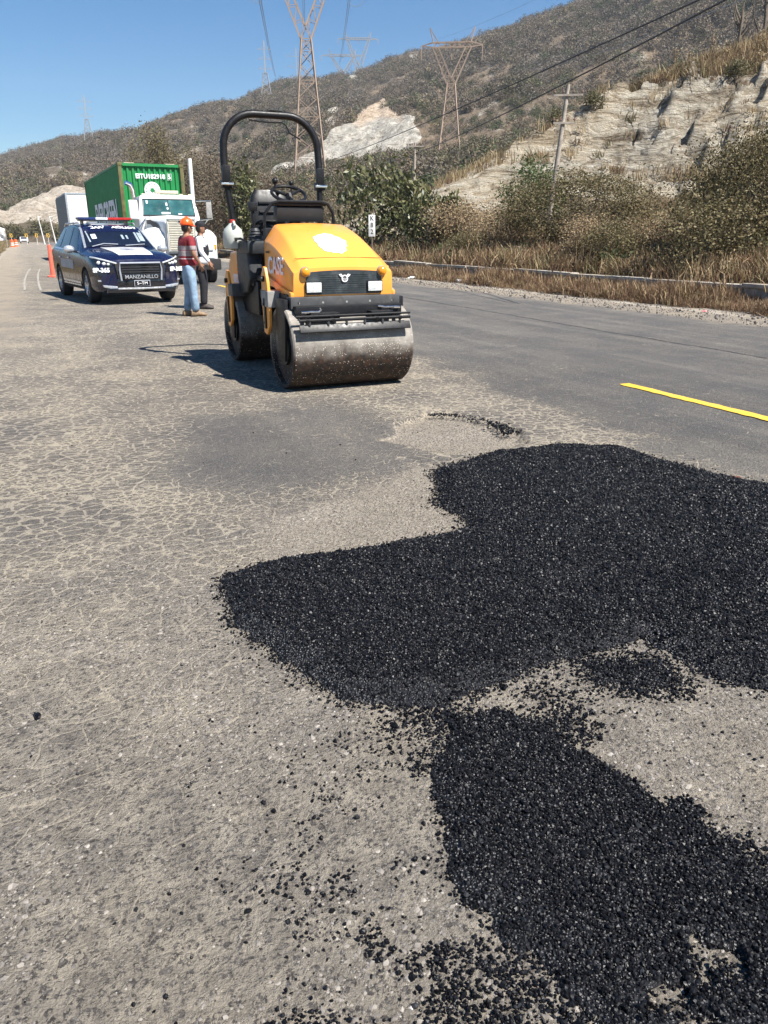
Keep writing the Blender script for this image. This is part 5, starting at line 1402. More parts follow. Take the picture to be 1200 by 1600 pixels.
# front face: yellow frame, dark grille, lamps
mb = MB(); n = 14
for k in range(n):
    x0 = -.40 + .80 * k / n; x1 = -.40 + .80 * (k + 1) / n
    f0 = lambda x: 1.125 + .018 * (1 - (x / .4) ** 2)
    mb.add([(x0, -1.103, .915), (x1, -1.103, .915), (x1, -1.103, f0(x1)), (x0, -1.103, f0(x0))], [(0, 1, 2, 3)])
mb.build('grille', MATS['grille_dark'], hood, smooth=0)
mb = MB()
for k in range(9):
    z0 = .935 + k * .021; mb.box((0, -1.1045, z0), (.52, .004, .006))
mb.build('louvre', MATS['grille_dark'], hood)
for s in (-1, 1):
    mb = MB(); mb.box((s * .325, -1.112, .985), (.155, .03, .095)); lp = mb.build('headlight', MATS['lamp_glass'], hood, 0.008)
    mb = MB(); mb.box((s * .325, -1.107, .985), (.168, .03, .108)); mb.build('bezel', K_, lp, 0.006)
    mb = MB(); mb.ball((s * .405, -1.115, 1.128), (.046, .035, .046), 10); al = mb.build('turn_signal', MATS['amber_lens'], hood)
    mb = MB(); mb.lathe([(.05, -1.115), (.052, -1.09)], 16, 'y', (s * .405, 0, 1.128)); mb.build('ring', MATS['dusty_plate'], al)
# round maker's badge with two small horns and strokes inside the ring
mb = MB(); ring = [(0.030 * math.cos(a), -1.113, 1.062 + .029 * math.sin(a)) for a in [2 * PI * k / 24 for k in range(24)]]
mb.tube(ring, .0065, 6, True)
mb.tube([(-.021, -1.114, 1.071), (-.008, -1.114, 1.050), (0, -1.114, 1.071), (.008, -1.114, 1.050), (.021, -1.114, 1.071)], .005, 5)
for s in (-1, 1): mb.tube([(s * .022, -1.112, 1.085), (s * .038, -1.112, 1.102), (s * .058, -1.112, 1.098), (s * .045, -1.112, 1.086), (s * .028, -1.112, 1.080)], .006, 6)
mb.build('badge', MATS['sticker_white'], hood)
# worn white seal on the hood, following its curve
hy = [h[0] for h in HS]; hz_ = [h[1] + .010 for h in HS]
def hood_top(x, y):
    return float(np.interp(y, hy, hz_)) - .008 * min(1, abs(x) / .42) ** 1.6
r = random.Random(12); N = 78; prs = []
for k in range(N):
    a = 2 * PI * k / N; rad = 1 + .05 * math.sin(5 * a + 1) + .035 * math.sin(13 * a) + r.uniform(-.012, .012)
    prs.append((0.015 + .165 * rad * math.cos(a), -.70 + .195 * rad * math.sin(a)))
mb = MB(); rings = 7; vs = [(0.015, -.70, hood_top(.015, -.70) + .005)]
for q in range(1, rings + 1):
    f_ = q / rings
    for (x, y) in prs: xx = .015 + (x - .015) * f_; yy = -.70 + (y + .70) * f_; vs.append((xx, yy, hood_top(xx, yy) + .005))
fs = [(0, 1 + k, 1 + (k + 1) % N) for k in range(N)]
for q in range(rings - 1):
    for k in range(N):
        l = (k + 1) % N; fs.append((1 + q * N + k, 1 + (q + 1) * N + k, 1 + (q + 1) * N + l, 1 + q * N + l))
mb.add(vs, fs); mb.build('seal_sticker', MATS['sticker_white'], hood)
mb = MB(); mb.tube([(-.46 + .92 * k / 16, -.955, hood_top(-.46 + .92 * k / 16, -.955) + .0005) for k in range(17)], .003, 4); mb.build('panel_gap', K_, hood)
mat('faint_print', (0.50, 0.53, 0.54), 0.5)
mb = MB()
for (rad, w_) in ((.115, .004),):
    mb.tube([(.015 + rad * math.cos(a), -.70 + rad * .9 * math.sin(a), hood_top(.015 + rad * math.cos(a), -.70 + rad * .9 * math.sin(a)) + .006) for a in [2 * PI * k / 30 for k in range(30)]], .002, 4, True)
for (x0, x1, y0) in ((-.05, .02, -.70), (.03, .08, -.70), (-.03, .06, -.735), (-.04, .05, -.665)):
    mb.tube([(x0, y0, hood_top(x0, y0) + .006), (x1, y0, hood_top(x1, y0) + .006)], .004, 4)
mb.build('seal_print', MATS['faint_print'], hood)
text_obj('CASE', 0.225, MATS['letter_silver'], hood, (-.5375, -.56, 1.165), (PI / 2, 0, -PI / 2), 'lettering', .002, .006, sx=1.0)
# dark firewall behind the hood
mb = MB(); mb.box((0, -.06, 1.26), (1.0, .06, .56)); mb.box((.02, .05, 1.1), (.95, .25, .35)); mb.build('firewall', K_, rol, 0.02)
# dash box with rounded guard hoop
mb = MB(); mb.box((-.05, .10, 1.69), (.54, .14, .155), (R(12), 0, 0)); db = mb.build('dashboard', DP, rol, 0.02)
mb = MB(); mb.box((-.05, .10, 1.785), (.58, .20, .03), (R(4), 0, 0)); mb.build('dash_top', K_, rol, 0.01)
mb = MB(); mb.tube([(-.40, .0, 1.42), (-.47, .0, 1.55), (-.46, .0, 1.68), (-.38, 0, 1.785), (-.30, 0, 1.805), (.18, 0, 1.805), (.25, 0, 1.785), (.31, 0, 1.70), (.32, 0, 1.60), (.30, 0, 1.56)], .017, 8); mb.build('guard_rail', K_, rol)
# steering
mb = MB(); c0 = Vector((-.06, .40, 1.90)); M_ = Euler((R(28), 0, 0)).to_matrix()
mb.tube([c0 + M_ @ Vector((.19 * math.cos(a), .19 * math.sin(a), 0)) for a in [2 * PI * k / 28 for k in range(28)]], .018, 8, True)
sw = mb.build('steering_wheel', K_, rol)
for a in (PI / 2 + 2.1, PI / 2, PI / 2 - 2.1):
    mb = MB(); mb.tube([c0 + Vector((0, 0, -.02)), c0 + M_ @ Vector((.18 * math.cos(a + PI), .18 * math.sin(a + PI), 0))], .016, 6); mb.build('spoke', K_, sw)
mb = MB(); mb.tube([c0, (-.02, .16, 1.50)], .035, 8); mb.build('steering_column', K_, rol)
mb = MB(); kk = c0 + M_ @ Vector((-.12, .12, 0)); mb.tube([kk, kk + Vector((0, 0, .05))], .012, 6); mb.ball(kk + Vector((0, 0, .08)), .035, 6); mb.build('steering_knob', K_, sw)
# seat
mb = MB()
sec = []
for (z, y, w_, d_) in ((1.42, .86, .22, .07), (1.50, .88, .235, .09), (1.65, .90, .24, .10), (1.80, .925, .235, .10), (1.90, .95, .215, .09), (1.965, .965, .17, .06)):
    sec.append([(w_ * math.copysign(abs(math.cos(a)) ** .45, math.cos(a)), y + d_ * .6 * math.copysign(abs(math.sin(a)) ** .6, math.sin(a)), z) for a in [2 * PI * k / 20 for k in range(20)]])
mb.loft(sec); st_ = mb.build('backrest', MATS['seat_vinyl'], rol, smooth=50); st_.location.x = -.13
for k in range(4):
    mb = MB(); mb.tube([(-.15, .825 + k * .018, 1.52 + .1 * k), (.15, .825 + k * .018, 1.52 + .1 * k)], .034, 8, squash=.5); mb.build('padding', MATS['seat_vinyl'], st_)
mb = MB(); mb.box((-.13, .66, 1.38), (.46, .44, .12)); mb.build('seat', MATS['seat_vinyl'], rol, 0.04, 3)
mb = MB(); mb.box((-.13, .68, 1.22), (.38, .36, .22)); mb.box((0, .62, 1.04), (1.04, .8, .10)); mb.build('seat_base', K_, rol, 0.02)
# console left of the seat with bellows and lever
mb = MB(); mb.box((-.50, .42, 1.34), (.24, .46, .14)); mb.box((-.50, .50, 1.18), (.18, .3, .25)); mb.build('console', DP, rol, 0.03)
mb = MB(); mb.lathe([(.075, 1.42), (.07, 1.44), (.078, 1.45), (.06, 1.47), (.068, 1.48), (.05, 1.50), (.056, 1.51), (.035, 1.54)], 16, 'z', (-.50, .28, 0)); mb.build('lever_bellows', DP, rol)
mb = MB(); mb.tube([(-.50, .28, 1.5), (-.51, .30, 1.72)], .016, 8); mb.box((-.51, .30, 1.76), (.09, .07, .09)); mb.build('drive_lever', K_, rol, 0.012)
mb = MB(); mb.tube([(-.62, .20, 1.40), (-.66, .3, 1.43), (-.66, .55, 1.43), (-.62, .62, 1.40)], .013, 6); mb.build('grab_handle', K_, rol)
for (x0, y0, h_) in ((-.12, .62, .5), (.12, .85, .62)):
    mb = MB(); mb.tube([(x0, y0, 1.4), (x0, y0, 1.4 + h_)], .012, 6); mb.ball((x0, y0, 1.42 + h_), .028, 6); mb.build('lever', K_, rol)
mb = MB(); mb.tube([(-.45, .74, 1.3), (-.40, .74, 1.58), (-.28, .72, 1.62)], .02, 6); mb.tube([(.02, .74, 1.3), (.04, .74, 1.6), (.04, .55, 1.62)], .02, 6); mb.build('armrest', K_, rol)
# floor, mid panels
mb = MB(); mb.box((0, .22, 1.02), (1.06, .62, .05)); mb.build('platform', K_, rol, 0.01)
mb = MB(); mb.prism([(.24, 1.02), (.30, 1.34), (.36, 1.38), (.66, 1.36), (.80, 1.28), (.80, .98), (.66, .82), (.40, .86)], 'x', -.60, -.44); mb.build('side_cover', DP, rol, 0.03, 3)
mb = MB(); mb.prism([(.24, 1.02), (.30, 1.34), (.36, 1.38), (.66, 1.36), (.80, 1.28), (.80, .98), (.66, .82), (.40, .86)], 'x', .44, .60); mb.build('side_cover', DP, rol, 0.03, 3)
mb = MB(); mb.prism([(.76, .86), (.80, 1.30), (1.28, 1.28), (1.46, 1.02), (1.44, .86)], 'x', -.555, .555); mb.build('rear_body', Y_, rol, 0.03, 3)
mb = MB(); mb.box((-.557, .98, .98), (.005, .34, .10)); mb.build('rear_decal', MATS['letter_silver'], rol)
# white jug hung behind the console
mb = MB(); mb.lathe([(.02, 1.32), (.10, 1.325), (.115, 1.35), (.115, 1.46), (.10, 1.53), (.045, 1.58), (.03, 1.60)], 18, 'z', (-.645, .70, 0)); jug = mb.build('water_jug', MATS['jug_plastic'], None, smooth=50)
jug.location = (RX, RY, 0); tag(jug, 'white plastic jug hanging on the left side of the road roller', 'jug')
mb = MB(); mb.lathe([(.034, 1.595), (.034, 1.63), (.01, 1.635)], 12, 'z', (-.645, .70, 0)); mb.build('cap', MATS['red_cap'], jug)
mb = MB(); mb.tube([(-.645, .62, 1.52), (-.645, .58, 1.57), (-.645, .63, 1.61), (-.645, .68, 1.585)], .013, 6); mb.build('handle', MATS['jug_plastic'], jug)
# roll hoop
hp = [(-.665, .97, 1.30), (-.665, .98, 1.50), (-.635, 1.0, 1.62), (-.615, 1.0, 1.9)]
mb = MB()
mb.tube([(-.50, .95, .95), (-.52, .96, 1.35), (-.56, .99, 1.62), (-.61, 1.0, 2.02)], .036, 8); mb.tube([(.50, .95, .95), (.52, .96, 1.35), (.52, .99, 1.62), (.525, 1.0, 2.02)], .036, 8); mb.build('hoop_leg', K_, rol)
hoop = [(-.57, 1.0, 2.02), (-.575, 1.02, 2.25), (-.57, 1.03, 2.40)]
for k in range(1, 9):
    a = PI - k * (PI / 2) / 8; hoop.append((-.20 + .37 * math.cos(a), 1.03 + .01 * k / 8, 2.40 + .37 * math.sin(a)))
hoop += [(x * -1, y, z) for x, y, z in hoop[::-1]]
hoop = [(x - .043, y, z) for x, y, z in hoop]
mb = MB(); mb.tube(hoop, .043, 8); mb.build('roll_hoop', K_, rol, smooth=50)
for s in (-1, 1):
    mb = MB(); mb.box((s * .57 - .043, 1.0, 2.02), (.11, .10, .09)); mb.box((s * .57 - .043, .97, 2.13), (.088, .05, .18), (0, 0, 0)); br = mb.build('hoop_hinge', K_, rol, 0.008)
    mb = MB(); mb.tube([(s * .57 - .11, .94, 2.02), (s * .57 + .03, .94, 2.02)], .015, 8); mb.build('pin', MATS['chrome'], br)
mb = MB(); mb.tube([(-.30, 1.0, 2.70), (-.1, .99, 2.685), (.08, .98, 2.69), (.12, .96, 2.66), (.16, .95, 2.58), (.28, .94, 2.52)], .009, 6); mb.build('loose_cable', K_, rol)
mb = MB(); mb.box((.0, 1.03, 2.822), (.14, .05, .010)); mb.box((.08, 1.03, 2.83), (.03, .03, .03)); mb.build('lamp_bracket', MATS['grey_bumper'], rol)

# hydraulic hoses and fasteners on the visible side
for (pth, rad) in (([(-.40, -.30, .95), (-.48, -.12, .88), (-.50, .10, .80), (-.42, .30, .86), (-.40, .45, .95)], .018), ([(-.36, -.28, .86), (-.44, -.05, .74), (-.46, .18, .68), (-.40, .42, .76)], .015),
                   ([(-.30, -.2, .78), (-.40, .0, .60), (-.38, .2, .56), (-.30, .4, .64)], .015)):
    mb = MB(); mb.tube(pth, rad, 8); mb.build('hydraulic_hose', K_, rol, smooth=60)
for x0 in (-.50, -.25, 0, .25, .50):
    mb = MB(); mb.lathe([(.012, -1.160), (.012, -1.150)], 6, 'y', (x0, 0, .845)); mb.build('bolt', MATS['dusty_plate'], rol)
for s in (-1, 1):
    for (yy, zz) in ((-.62, .62), (-.60, .80), (.98, .56), (1.0, .76)):
        mb = MB(); mb.lathe([(.016, -.012), (.016, .012)], 6, 'x', (s * (DW + .05), yy, zz)); mb.build('bolt', K_, rol)
mb = MB(); mb.box((-.5365, -.28, 1.30), (.004, .10, .02)); mb.build('hood_latch', K_, rol)

# ================================================================== POLICE CAR
mat('police_blue', (0.004, 0.006, 0.030), 0.22, var=0.06, scale=2, coat=0.45, dirt=0.06, dirt_col=(0.12, 0.11, 0.10))
mat('gloss_black', (0.008, 0.008, 0.011), 0.15, var=0.1, coat=0.9, dirt=0.08, dirt_col=(0.1, 0.09, 0.08))
mat('car_white', (0.78, 0.79, 0.80), 0.25, var=0.02, coat=0.7)
mat('silver_trim', (0.55, 0.57, 0.60), 0.25, metal=0.6, var=0.05)
mat('tyre', (0.018, 0.018, 0.019), 0.85, var=0.3, scale=12)
mat('wheel_dark', (0.05, 0.05, 0.055), 0.35, metal=0.5)
mat('lens_red', (0.45, 0.02, 0.015), 0.15, trans=0.2, coat=0.6)
mat('lens_blue', (0.015, 0.03, 0.12), 0.15, trans=0.2, coat=0.6)
mat('lens_clear', (0.75, 0.78, 0.80), 0.08, trans=0.3, coat=0.8)
mat('grey_star', (0.30, 0.32, 0.36), 0.4)
mat('car_glass', (0.007, 0.010, 0.020), 0.05, var=0.3, scale=1.5, spec=0.5)
mat('reflection_pale', (0.25, 0.30, 0.33), 0.3, var=0.3)
mat('door_seam', (0.003, 0.003, 0.004), 0.6)
PB = MATS['police_blue']; GB = MATS['gloss_black']
#  y, w, sill_z, belt_z, roof_half_width, roof_z (edge), crown
CS = [(-2.31, .70, .36, .74, .52, .80, .02), (-2.27, .80, .30, .82, .60, .90, .03), (-2.12, .885, .27, .90, .68, .985, .035), (-1.8, .925, .26, .965, .74, 1.04, .04), (-1.35, .935, .27, 1.00, .76, 1.085, .045),
      (-1.02, .935, .27, 1.02, .77, 1.115, .045), (-.80, .935, .27, 1.03, .735, 1.235, .05), (-.52, .935, .27, 1.045, .69, 1.40, .055), (-.28, .935, .27, 1.055, .655, 1.535, .06), (-.05, .935, .27, 1.065, .635, 1.60, .05),
      (.5, .935, .27, 1.07, .63, 1.645, .045), (1.1, .935, .27, 1.085, .62, 1.635, .045), (1.65, .93, .28, 1.10, .605, 1.60, .04), (2.0, .92, .30, 1.11, .58, 1.545, .035),
      (2.18, .90, .33, 1.10, .60, 1.30, .03), (2.27, .87, .36, 1.06, .66, 1.12, .02), (2.31, .80, .40, .95, .6, 1.0, .01)]
def car_half(y):
    v = [float(np.interp(y, [c[0] for c in CS], [c[k] for c in CS])) for k in range(1, 7)]
    w, sz, bz, rw, rz_, cr = v
    return [(w * .93, sz), (w * .985, sz + .10), (w, (sz + bz) * .5), (w * .985, bz - .10), (w * .955, bz), (w * .925, bz + .025), (rw + (w * .925 - rw) * .05, rz_ - .01), (rw * .93, rz_ + cr * .35), (rw * .6, rz_ + cr * .8), (0, rz_ + cr)]
def car_sec(y):
    h = car_half(y); return [(-x, y, z) for x, z in h] + [(x, y, z) for x, z in h[-2::-1]]
cy_ = sorted(set([c[0] for c in CS] + [-1.6, -1.15, .2, .8, 1.4, 1.85]))
mb = MB(); mb.loft([car_sec(y) for y in cy_]); bme = mb.mesh('body', [PB, MATS['tyre']], smooth=0)
cut = []
for yy in (-1.39, 1.40):
    for s in (-1, 1):
        c_ = MB(); c_.lathe([(.40, s * .66), (.405, s * 1.1)], 40, 'x', (0, yy, .37)); cm_ = c_.mesh('c', [MATS['tyre']], smooth=0); cut.append(cm_)
bme = boolean_cut(bme, cut); bme.shade_smooth(); bme.set_sharp_from_angle(angle=R(32))
car = thing('police_car', 'dark blue and white police car with light bar parked beside the two men', 'car', (2.02, 21.0, 0), R(8.7)); car.scale = (1.07, 1.04, 1.05)
body = link('body', bme, car)
def panel(name, mt, y0, y1, k0, k1, v0, v1, side, off=.006, par=car, ny=10, slant=(0, 0), mid=None):
    """a skin patch lying just proud of the body between two section points"""
    vs = []; nv = 4
    for i in range(ny + 1):
        t_ = i / ny
        for j in range(nv + 1):
            q = v0 + (v1 - v0) * j / nv
            y = (y0 + (y1 - y0) * t_) + (slant[0] * (1 - t_) + slant[1] * t_) * (j / nv)
            h = car_half(y); a, b_ = h[k0], h[k1]
            x = a[0] + (b_[0] - a[0]) * q; z = a[1] + (b_[1] - a[1]) * q
            dx, dz = (b_[1] - a[1]), -(b_[0] - a[0]); l = math.hypot(dx, dz); sgn_ = 1 if dx >= 0 else -1
            vs.append((side * (x + dx / l * off), y, z + dz / l * off))
    fs = [(i * (nv + 1) + j, i * (nv + 1) + j + 1, (i + 1) * (nv + 1) + j + 1, (i + 1) * (nv + 1) + j) for i in range(ny) for j in range(nv)]
    m_ = MB(); m_.add(vs, fs); return m_.build(name, mt, par, smooth=60, fix=False)
for s in (-1, 1):
    panel('window', MATS['car_glass'], -.62, .28, 5, 6, .06, .93, s, slant=(.44, 0))
    panel('window', MATS['car_glass'], .36, 1.20, 5, 6, .06, .93, s)
    panel('window', MATS['car_glass'], 1.28, 1.78, 5, 6, .10, .90, s, slant=(0, -.12))
    panel('window_trim', MATS['silver_trim'], -.86, 1.86, 5, 6, -.03, .04, s, .010, ny=20)
    panel('pillar', MATS['silver_trim'], -.95, -.08, 6, 7, -.25, .55, s, .008, ny=14)
    panel('lower_cladding', MATS['tyre'], -.95, .96, 0, 1, 0, 1.2, s, .008, ny=10)
    panel('sill_strip', MATS['silver_trim'], -.90, .92, 1, 2, -.1, .25, s, .010, ny=10)
    panel('white_marking', MATS['grey_star'], -.35, 1.0, 2, 3, .1, .75, s, .005, ny=10)
    for yy in (-.68, .32, 1.24):
        panel('door_seam', MATS['door_seam'], yy, yy + .014, 1, 5, 0, 1, s, .003, ny=1)
    for yy in (.10, 1.02):
        m_ = MB(); m_.box((s * .945, yy, .93), (.03, .17, .028)); m_.build('door_handle', MATS['chrome'], car, .008)
    # mirror
    m_ = MB(); m_.ball((s * 1.04, -.62, 1.12), (.12, .075, .085), 8); mr = m_.build('wing_mirror', MATS['silver_trim'], car)
    m_ = MB(); m_.box((s * 1.04, -.552, 1.12), (.17, .01, .11)); m_.build('mirror_glass', MATS['car_glass'], mr)
    m_ = MB(); m_.tube([(s * .86, -.60, 1.06), (s * .97, -.61, 1.08)], .025, 6); m_.build('stalk', GB, mr)
    # roof rail
    m_ = MB(); m_.tube([(s * .62, -.02, 1.63), (s * .62, .1, 1.685), (s * .61, 1.5, 1.68), (s * .60, 1.7, 1.62)], .020, 8); m_.build('roof_rail', MATS['silver_trim'], car)
# windscreen
def across(y, u):
    h = car_half(y)[6:]; pts_ = [(-x, z) for x, z in h] + [(x, z) for x, z in h[-2::-1]]
    xs_ = [p[0] for p in pts_]; return float(np.interp(u, xs_, [p[1] for p in pts_])), xs_[-1]
def top_patch(name, mt, y0, y1, x0f, x1f, off, ny=8, nx=12, par=car):
    vs = []
    for i in range(ny + 1):
        y = y0 + (y1 - y0) * i / ny; hw = across(y, 0)[1]
        xa, xb = x0f(y, hw), x1f(y, hw)
        for j in range(nx + 1):
            x = xa + (xb - xa) * j / nx; vs.append((x, y, across(y, x)[0] + off))
    fs = [(i * (nx + 1) + j, i * (nx + 1) + j + 1, (i + 1) * (nx + 1) + j + 1, (i + 1) * (nx + 1) + j) for i in range(ny) for j in range(nx)]
    m_ = MB(); m_.add(vs, fs); return m_.build(name, mt, par, smooth=60, fix=False)
ws = top_patch('windscreen', MATS['car_glass'], -.98, -.16, lambda y, h: -h * .95, lambda y, h: h * .95, .010, 12)
top_patch('sun_strip', PB, -.47, -.18, lambda y, h: -h * .94, lambda y, h: h * .94, .016, par=ws)
top_patch('white_roof_panel', MATS['car_white'], -.06, 1.5, lambda y, h: -.36, lambda y, h: .36, .006)
hp_ = top_patch('white_hood_panel', MATS['car_white'], -2.13, -1.03, lambda y, h: -.36 - .10 * (y + 2.13), lambda y, h: .36 + .10 * (y + 2.13), .006, 14)
# pale papers on the windscreen, and pale strips painted as reflections and seat shapes
for (x0, y0, w_, l_, mt_) in ((-.48, -.62, .10, .16, 'car_white'), (.14, -.66, .05, .15, 'reflection_pale'), (.24, -.66, .04, .13, 'reflection_pale'), (.46, -.62, .05, .42, 'reflection_pale'), (.56, -.58, .11, .40, 'reflection_pale'), (-.60, -.6, .03, .4, 'reflection_pale')):
    top_patch('painted_reflection' if mt_ == 'reflection_pale' else 'windscreen_sticker', MATS[mt_], y0 - l_ / 2, y0 + l_ / 2, lambda y, h, x0=x0, w_=w_: x0 - w_ / 2, lambda y, h, x0=x0, w_=w_: x0 + w_ / 2, .013, 3, 2, ws)
m_ = MB(); m_.tube([(-.62, -1.0, across(-1.0, .6)[0] + .03), (-.35, -.93, across(-.93, .35)[0] + .035), (-.05, -.96, across(-.96, 0)[0] + .03)], .010, 5); m_.tube([(.1, -1.0, across(-1.0, .1)[0] + .03), (.55, -.93, across(-.93, .55)[0] + .03)], .009, 5); m_.build('wiper', MATS['grey_star'], ws)
sl_ = math.atan2(across(-.2, 0)[0] - across(-.5, 0)[0], .3)
zt_ = across(-.36, 0)[0]
text_obj('VIAL', .125, MATS['letter_white'], ws, (-.32, -.36, zt_ + .034), (sl_, R(-2), 0), 'lettering', .001, .004, True, 1.2)
text_obj('POLICIA', .125, MATS['letter_white'], ws, (.26, -.36, zt_ + .034), (sl_, R(2), 0), 'lettering', .001, .004, True, 1.15)
# star crest on the hood
m_ = MB(); st7 = []
for k in range(14):
    a = PI * k / 7 + PI / 2; rr2 = .17 if k % 2 == 0 else .085
    st7.append((rr2 * 1.1 * math.cos(a), -1.48 + rr2 * 1.3 * math.sin(a)))
m_.add([(x, y, across(y, x)[0] + .010) for x, y in st7], [tuple(range(14))]); stc = m_.build('star_crest', MATS['grey_star'], hp_, smooth=0, fix=False)
m_ = MB(); m_.add([(.055 * math.cos(a), -1.48 + .06 * math.sin(a), across(-1.48, 0)[0] + .014) for a in [2 * PI * k / 14 for k in range(14)]], [tuple(range(14))]); m_.build('crest_disc', MATS['car_white'], stc, smooth=0, fix=False)
# nose
m_ = MB(); m_.prism([(-.47, .50), (-.53, .86), (.53, .86), (.47, .50)], 'y', -2.345, -2.26); gr = m_.build('grille', MATS['tyre'], car, .02)
for k in range(6):
    m_ = MB(); m_.box((0, -2.35, .56 + k * .05), (.92 - .01 * k, .012, .018)); m_.build('grille_bar', GB, gr, .004)
m_ = MB(); m_.tube([(-.42, -2.36, .50), (-.44, -2.37, .72), (-.42, -2.36, .855), (.42, -2.36, .855), (.44, -2.37, .72), (.42, -2.36, .50)], .020, 8); m_.build('push_bar', MATS['grey_star'], car)
m_ = MB(); m_.box((0, -2.385, .575), (.74, .012, .10)); pl = m_.build('name_plate', GB, car, .004)
text_obj('MANZANILLO', .105, MATS['silver_trim'], pl, (0, -2.393, .573), (PI / 2, 0, 0), 'lettering', .001, .001, sx=1.05)
m_ = MB(); m_.box((0, -2.375, .44), (.34, .012, .13)); pl2 = m_.build('number_plate', MATS['grey_star'], car, .004)
m_ = MB(); m_.box((0, -2.384, .44), (.31, .008, .10)); m_.build('plate_field', MATS['gloss_black'], pl2)
text_obj('S~TM', .085, MATS['letter_white'], pl2, (0, -2.390, .44), (PI / 2, 0, 0), 'lettering', .001, .0, sx=1.1)
m_ = MB(); m_.tube([(-.50, -2.33, .335), (0, -2.37, .33), (.50, -2.33, .335)], .022, 8); m_.build('lower_bar', MATS['silver_trim'], car)
for s in (-1, 1):
    m_ = MB(); m_.prism([(s * .44, .30), (s * .78, .37), (s * .80, .42), (s * .52, .39), (s * .44, .36)], 'y', -2.33, -2.20); m_.build('skid_plate', MATS['silver_trim'], car, .01)
    # blue lower cheek and black intake
    m_ = MB(); m_.add([(s * .50, -2.335, .42), (s * .56, -2.335, .78), (s * .72, -2.30, .80), (s * .86, -2.18, .66), (s * .88, -2.12, .44), (s * .80, -2.24, .38)], [(0, 1, 2, 3, 4, 5)]); m_.build('intake', GB, car, smooth=0, fix=False)
    m_ = MB(); m_.add([(s * .50, -2.338, .42), (s * .54, -2.338, .66), (s * .58, -2.336, .66), (s * .80, -2.25, .40), (s * .70, -2.31, .38)], [(0, 1, 2, 3, 4)]); m_.build('cheek', PB, car, smooth=0, fix=False)
    m_ = MB(); m_.box((s * .80, -2.235, .50), (.14, .03, .035), (0, 0, s * R(25))); m_.build('fog_lamp', MATS['silver_trim'], car, .006)
    # headlight: pointed lamp wrapping the corner
    up_ = [(.48, -2.325, .85), (.60, -2.318, .885), (.74, -2.245, .930), (.86, -2.09, .965), (.90, -1.93, .975)]
    lo_ = [(.52, -2.325, .83), (.60, -2.318, .79), (.745, -2.262, .795), (.868, -2.115, .83), (.915, -1.93, .94)]
    m_ = MB(); vs = [(s * x, y, z) for x, y, z in up_] + [(s * x * 1.005, y, z) for x, y, z in lo_]; m_.add(vs, [(i, i + 1, i + 6, i + 5) for i in range(4)]); hl = m_.build('headlight', MATS['gloss_black'], car, smooth=60, fix=False)
    m_ = MB(); m_.tube([(s * x * 1.008, y - .008, z) for x, y, z in up_], .017, 6); m_.build('lamp_strip', MATS['lens_clear'], hl)
    for q, (x, y, z) in enumerate(((.80, -2.195, .865), (.72, -2.27, .845), (.645, -2.312, .835))):
        m_ = MB(); m_.ball((s * x, y, z), (.050 - .007 * q, .024, .040 - .006 * q), 7); m_.build('lamp_cell', MATS['lens_clear'], hl)
    # unit number
    m_ = None
    text_obj('SP-365', .12, MATS['letter_white'], car, (s * .79, -2.285, .715), (PI / 2, 0, s * R(22)), 'lettering', .002, .006, sx=1.0)
    m_ = MB(); m_.box((s * .76, 2.29, 1.0), (.22, .06, .16)); m_.build('tail_lamp', MATS['lens_red'], car, .01)
    # side lettering block on the front wing
    for yy, fr in ((-1.39, 1), (1.40, 0)):
        w_ = thing('wheel', 'x', 'x') if False else None
        m_ = MB(); m_.lathe([(.20, -.02), (.24, -.05), (.245, -.12), (.335, -.11), (.357, -.07), (.36, 0), (.357, .07), (.335, .11), (.245, .12), (.24, .05), (.20, .02)], 36, 'x'); wh = m_.build('wheel', MATS['tyre'], car, loc=(s * .81, yy, .36))
        m_ = MB(); m_.lathe([(.24, -.05), (.242, .10), (.225, .105), (.215, .06)], 30, 'x', cap=False); rm = m_.build('rim', MATS['silver_trim'], wh, fix=False); rm.scale = (s, 1, 1)
        m_ = MB()
        for q in range(5):
            a = 2 * PI * q / 5 + .3
            for da in (-.10, .10):
                m_.tube([(s * .085, .04 * math.cos(a + da), .04 * math.sin(a + da)), (s * .095, .225 * math.cos(a + da), .225 * math.sin(a + da))], .016, 4)
        m_.lathe([(.05, s * .06), (.05, s * .10)], 12, 'x'); m_.build('spokes', MATS['silver_trim'], wh)
        m_ = MB(); m_.lathe([(.21, s * .02), (.21, s * .03)], 24, 'x'); m_.build('brake_disc', MATS['wheel_dark'], wh)
# light bar
m_ = MB(); m_.box((0, .28, 1.745), (1.14, .26, .035)); lb = m_.build('light_bar', GB, car, .01)
for (x0, x1, mt_) in ((-.60, -.22, 'lens_blue'), (-.215, .06, 'lens_clear'), (.065, .60, 'lens_red')):
    m_ = MB(); m_.box(((x0 + x1) / 2, .28, 1.785), (x1 - x0, .29, .055)); m_.build('lens', MATS[mt_], lb, .015)
for s in (-1, 1):
    m_ = MB(); m_.box((s * .5, .28, 1.70), (.05, .16, .09)); m_.build('mount', GB, lb)
m_ = MB(); m_.box((-.28, .28, 1.695), (.22, .12, .05)); m_.build('siren', MATS['car_white'], lb, .01)
m_ = MB(); m_.box((0, -2.29, .30), (1.45, .10, .10)); m_.box((0, -2.318, .44), (1.02, .05, .20)); m_.build('valance', GB, car, .02)
m_ = MB(); m_.box((0, 0, .42), (1.5, 4.2, .18)); m_.build('underbody', MATS['tyre'], car)

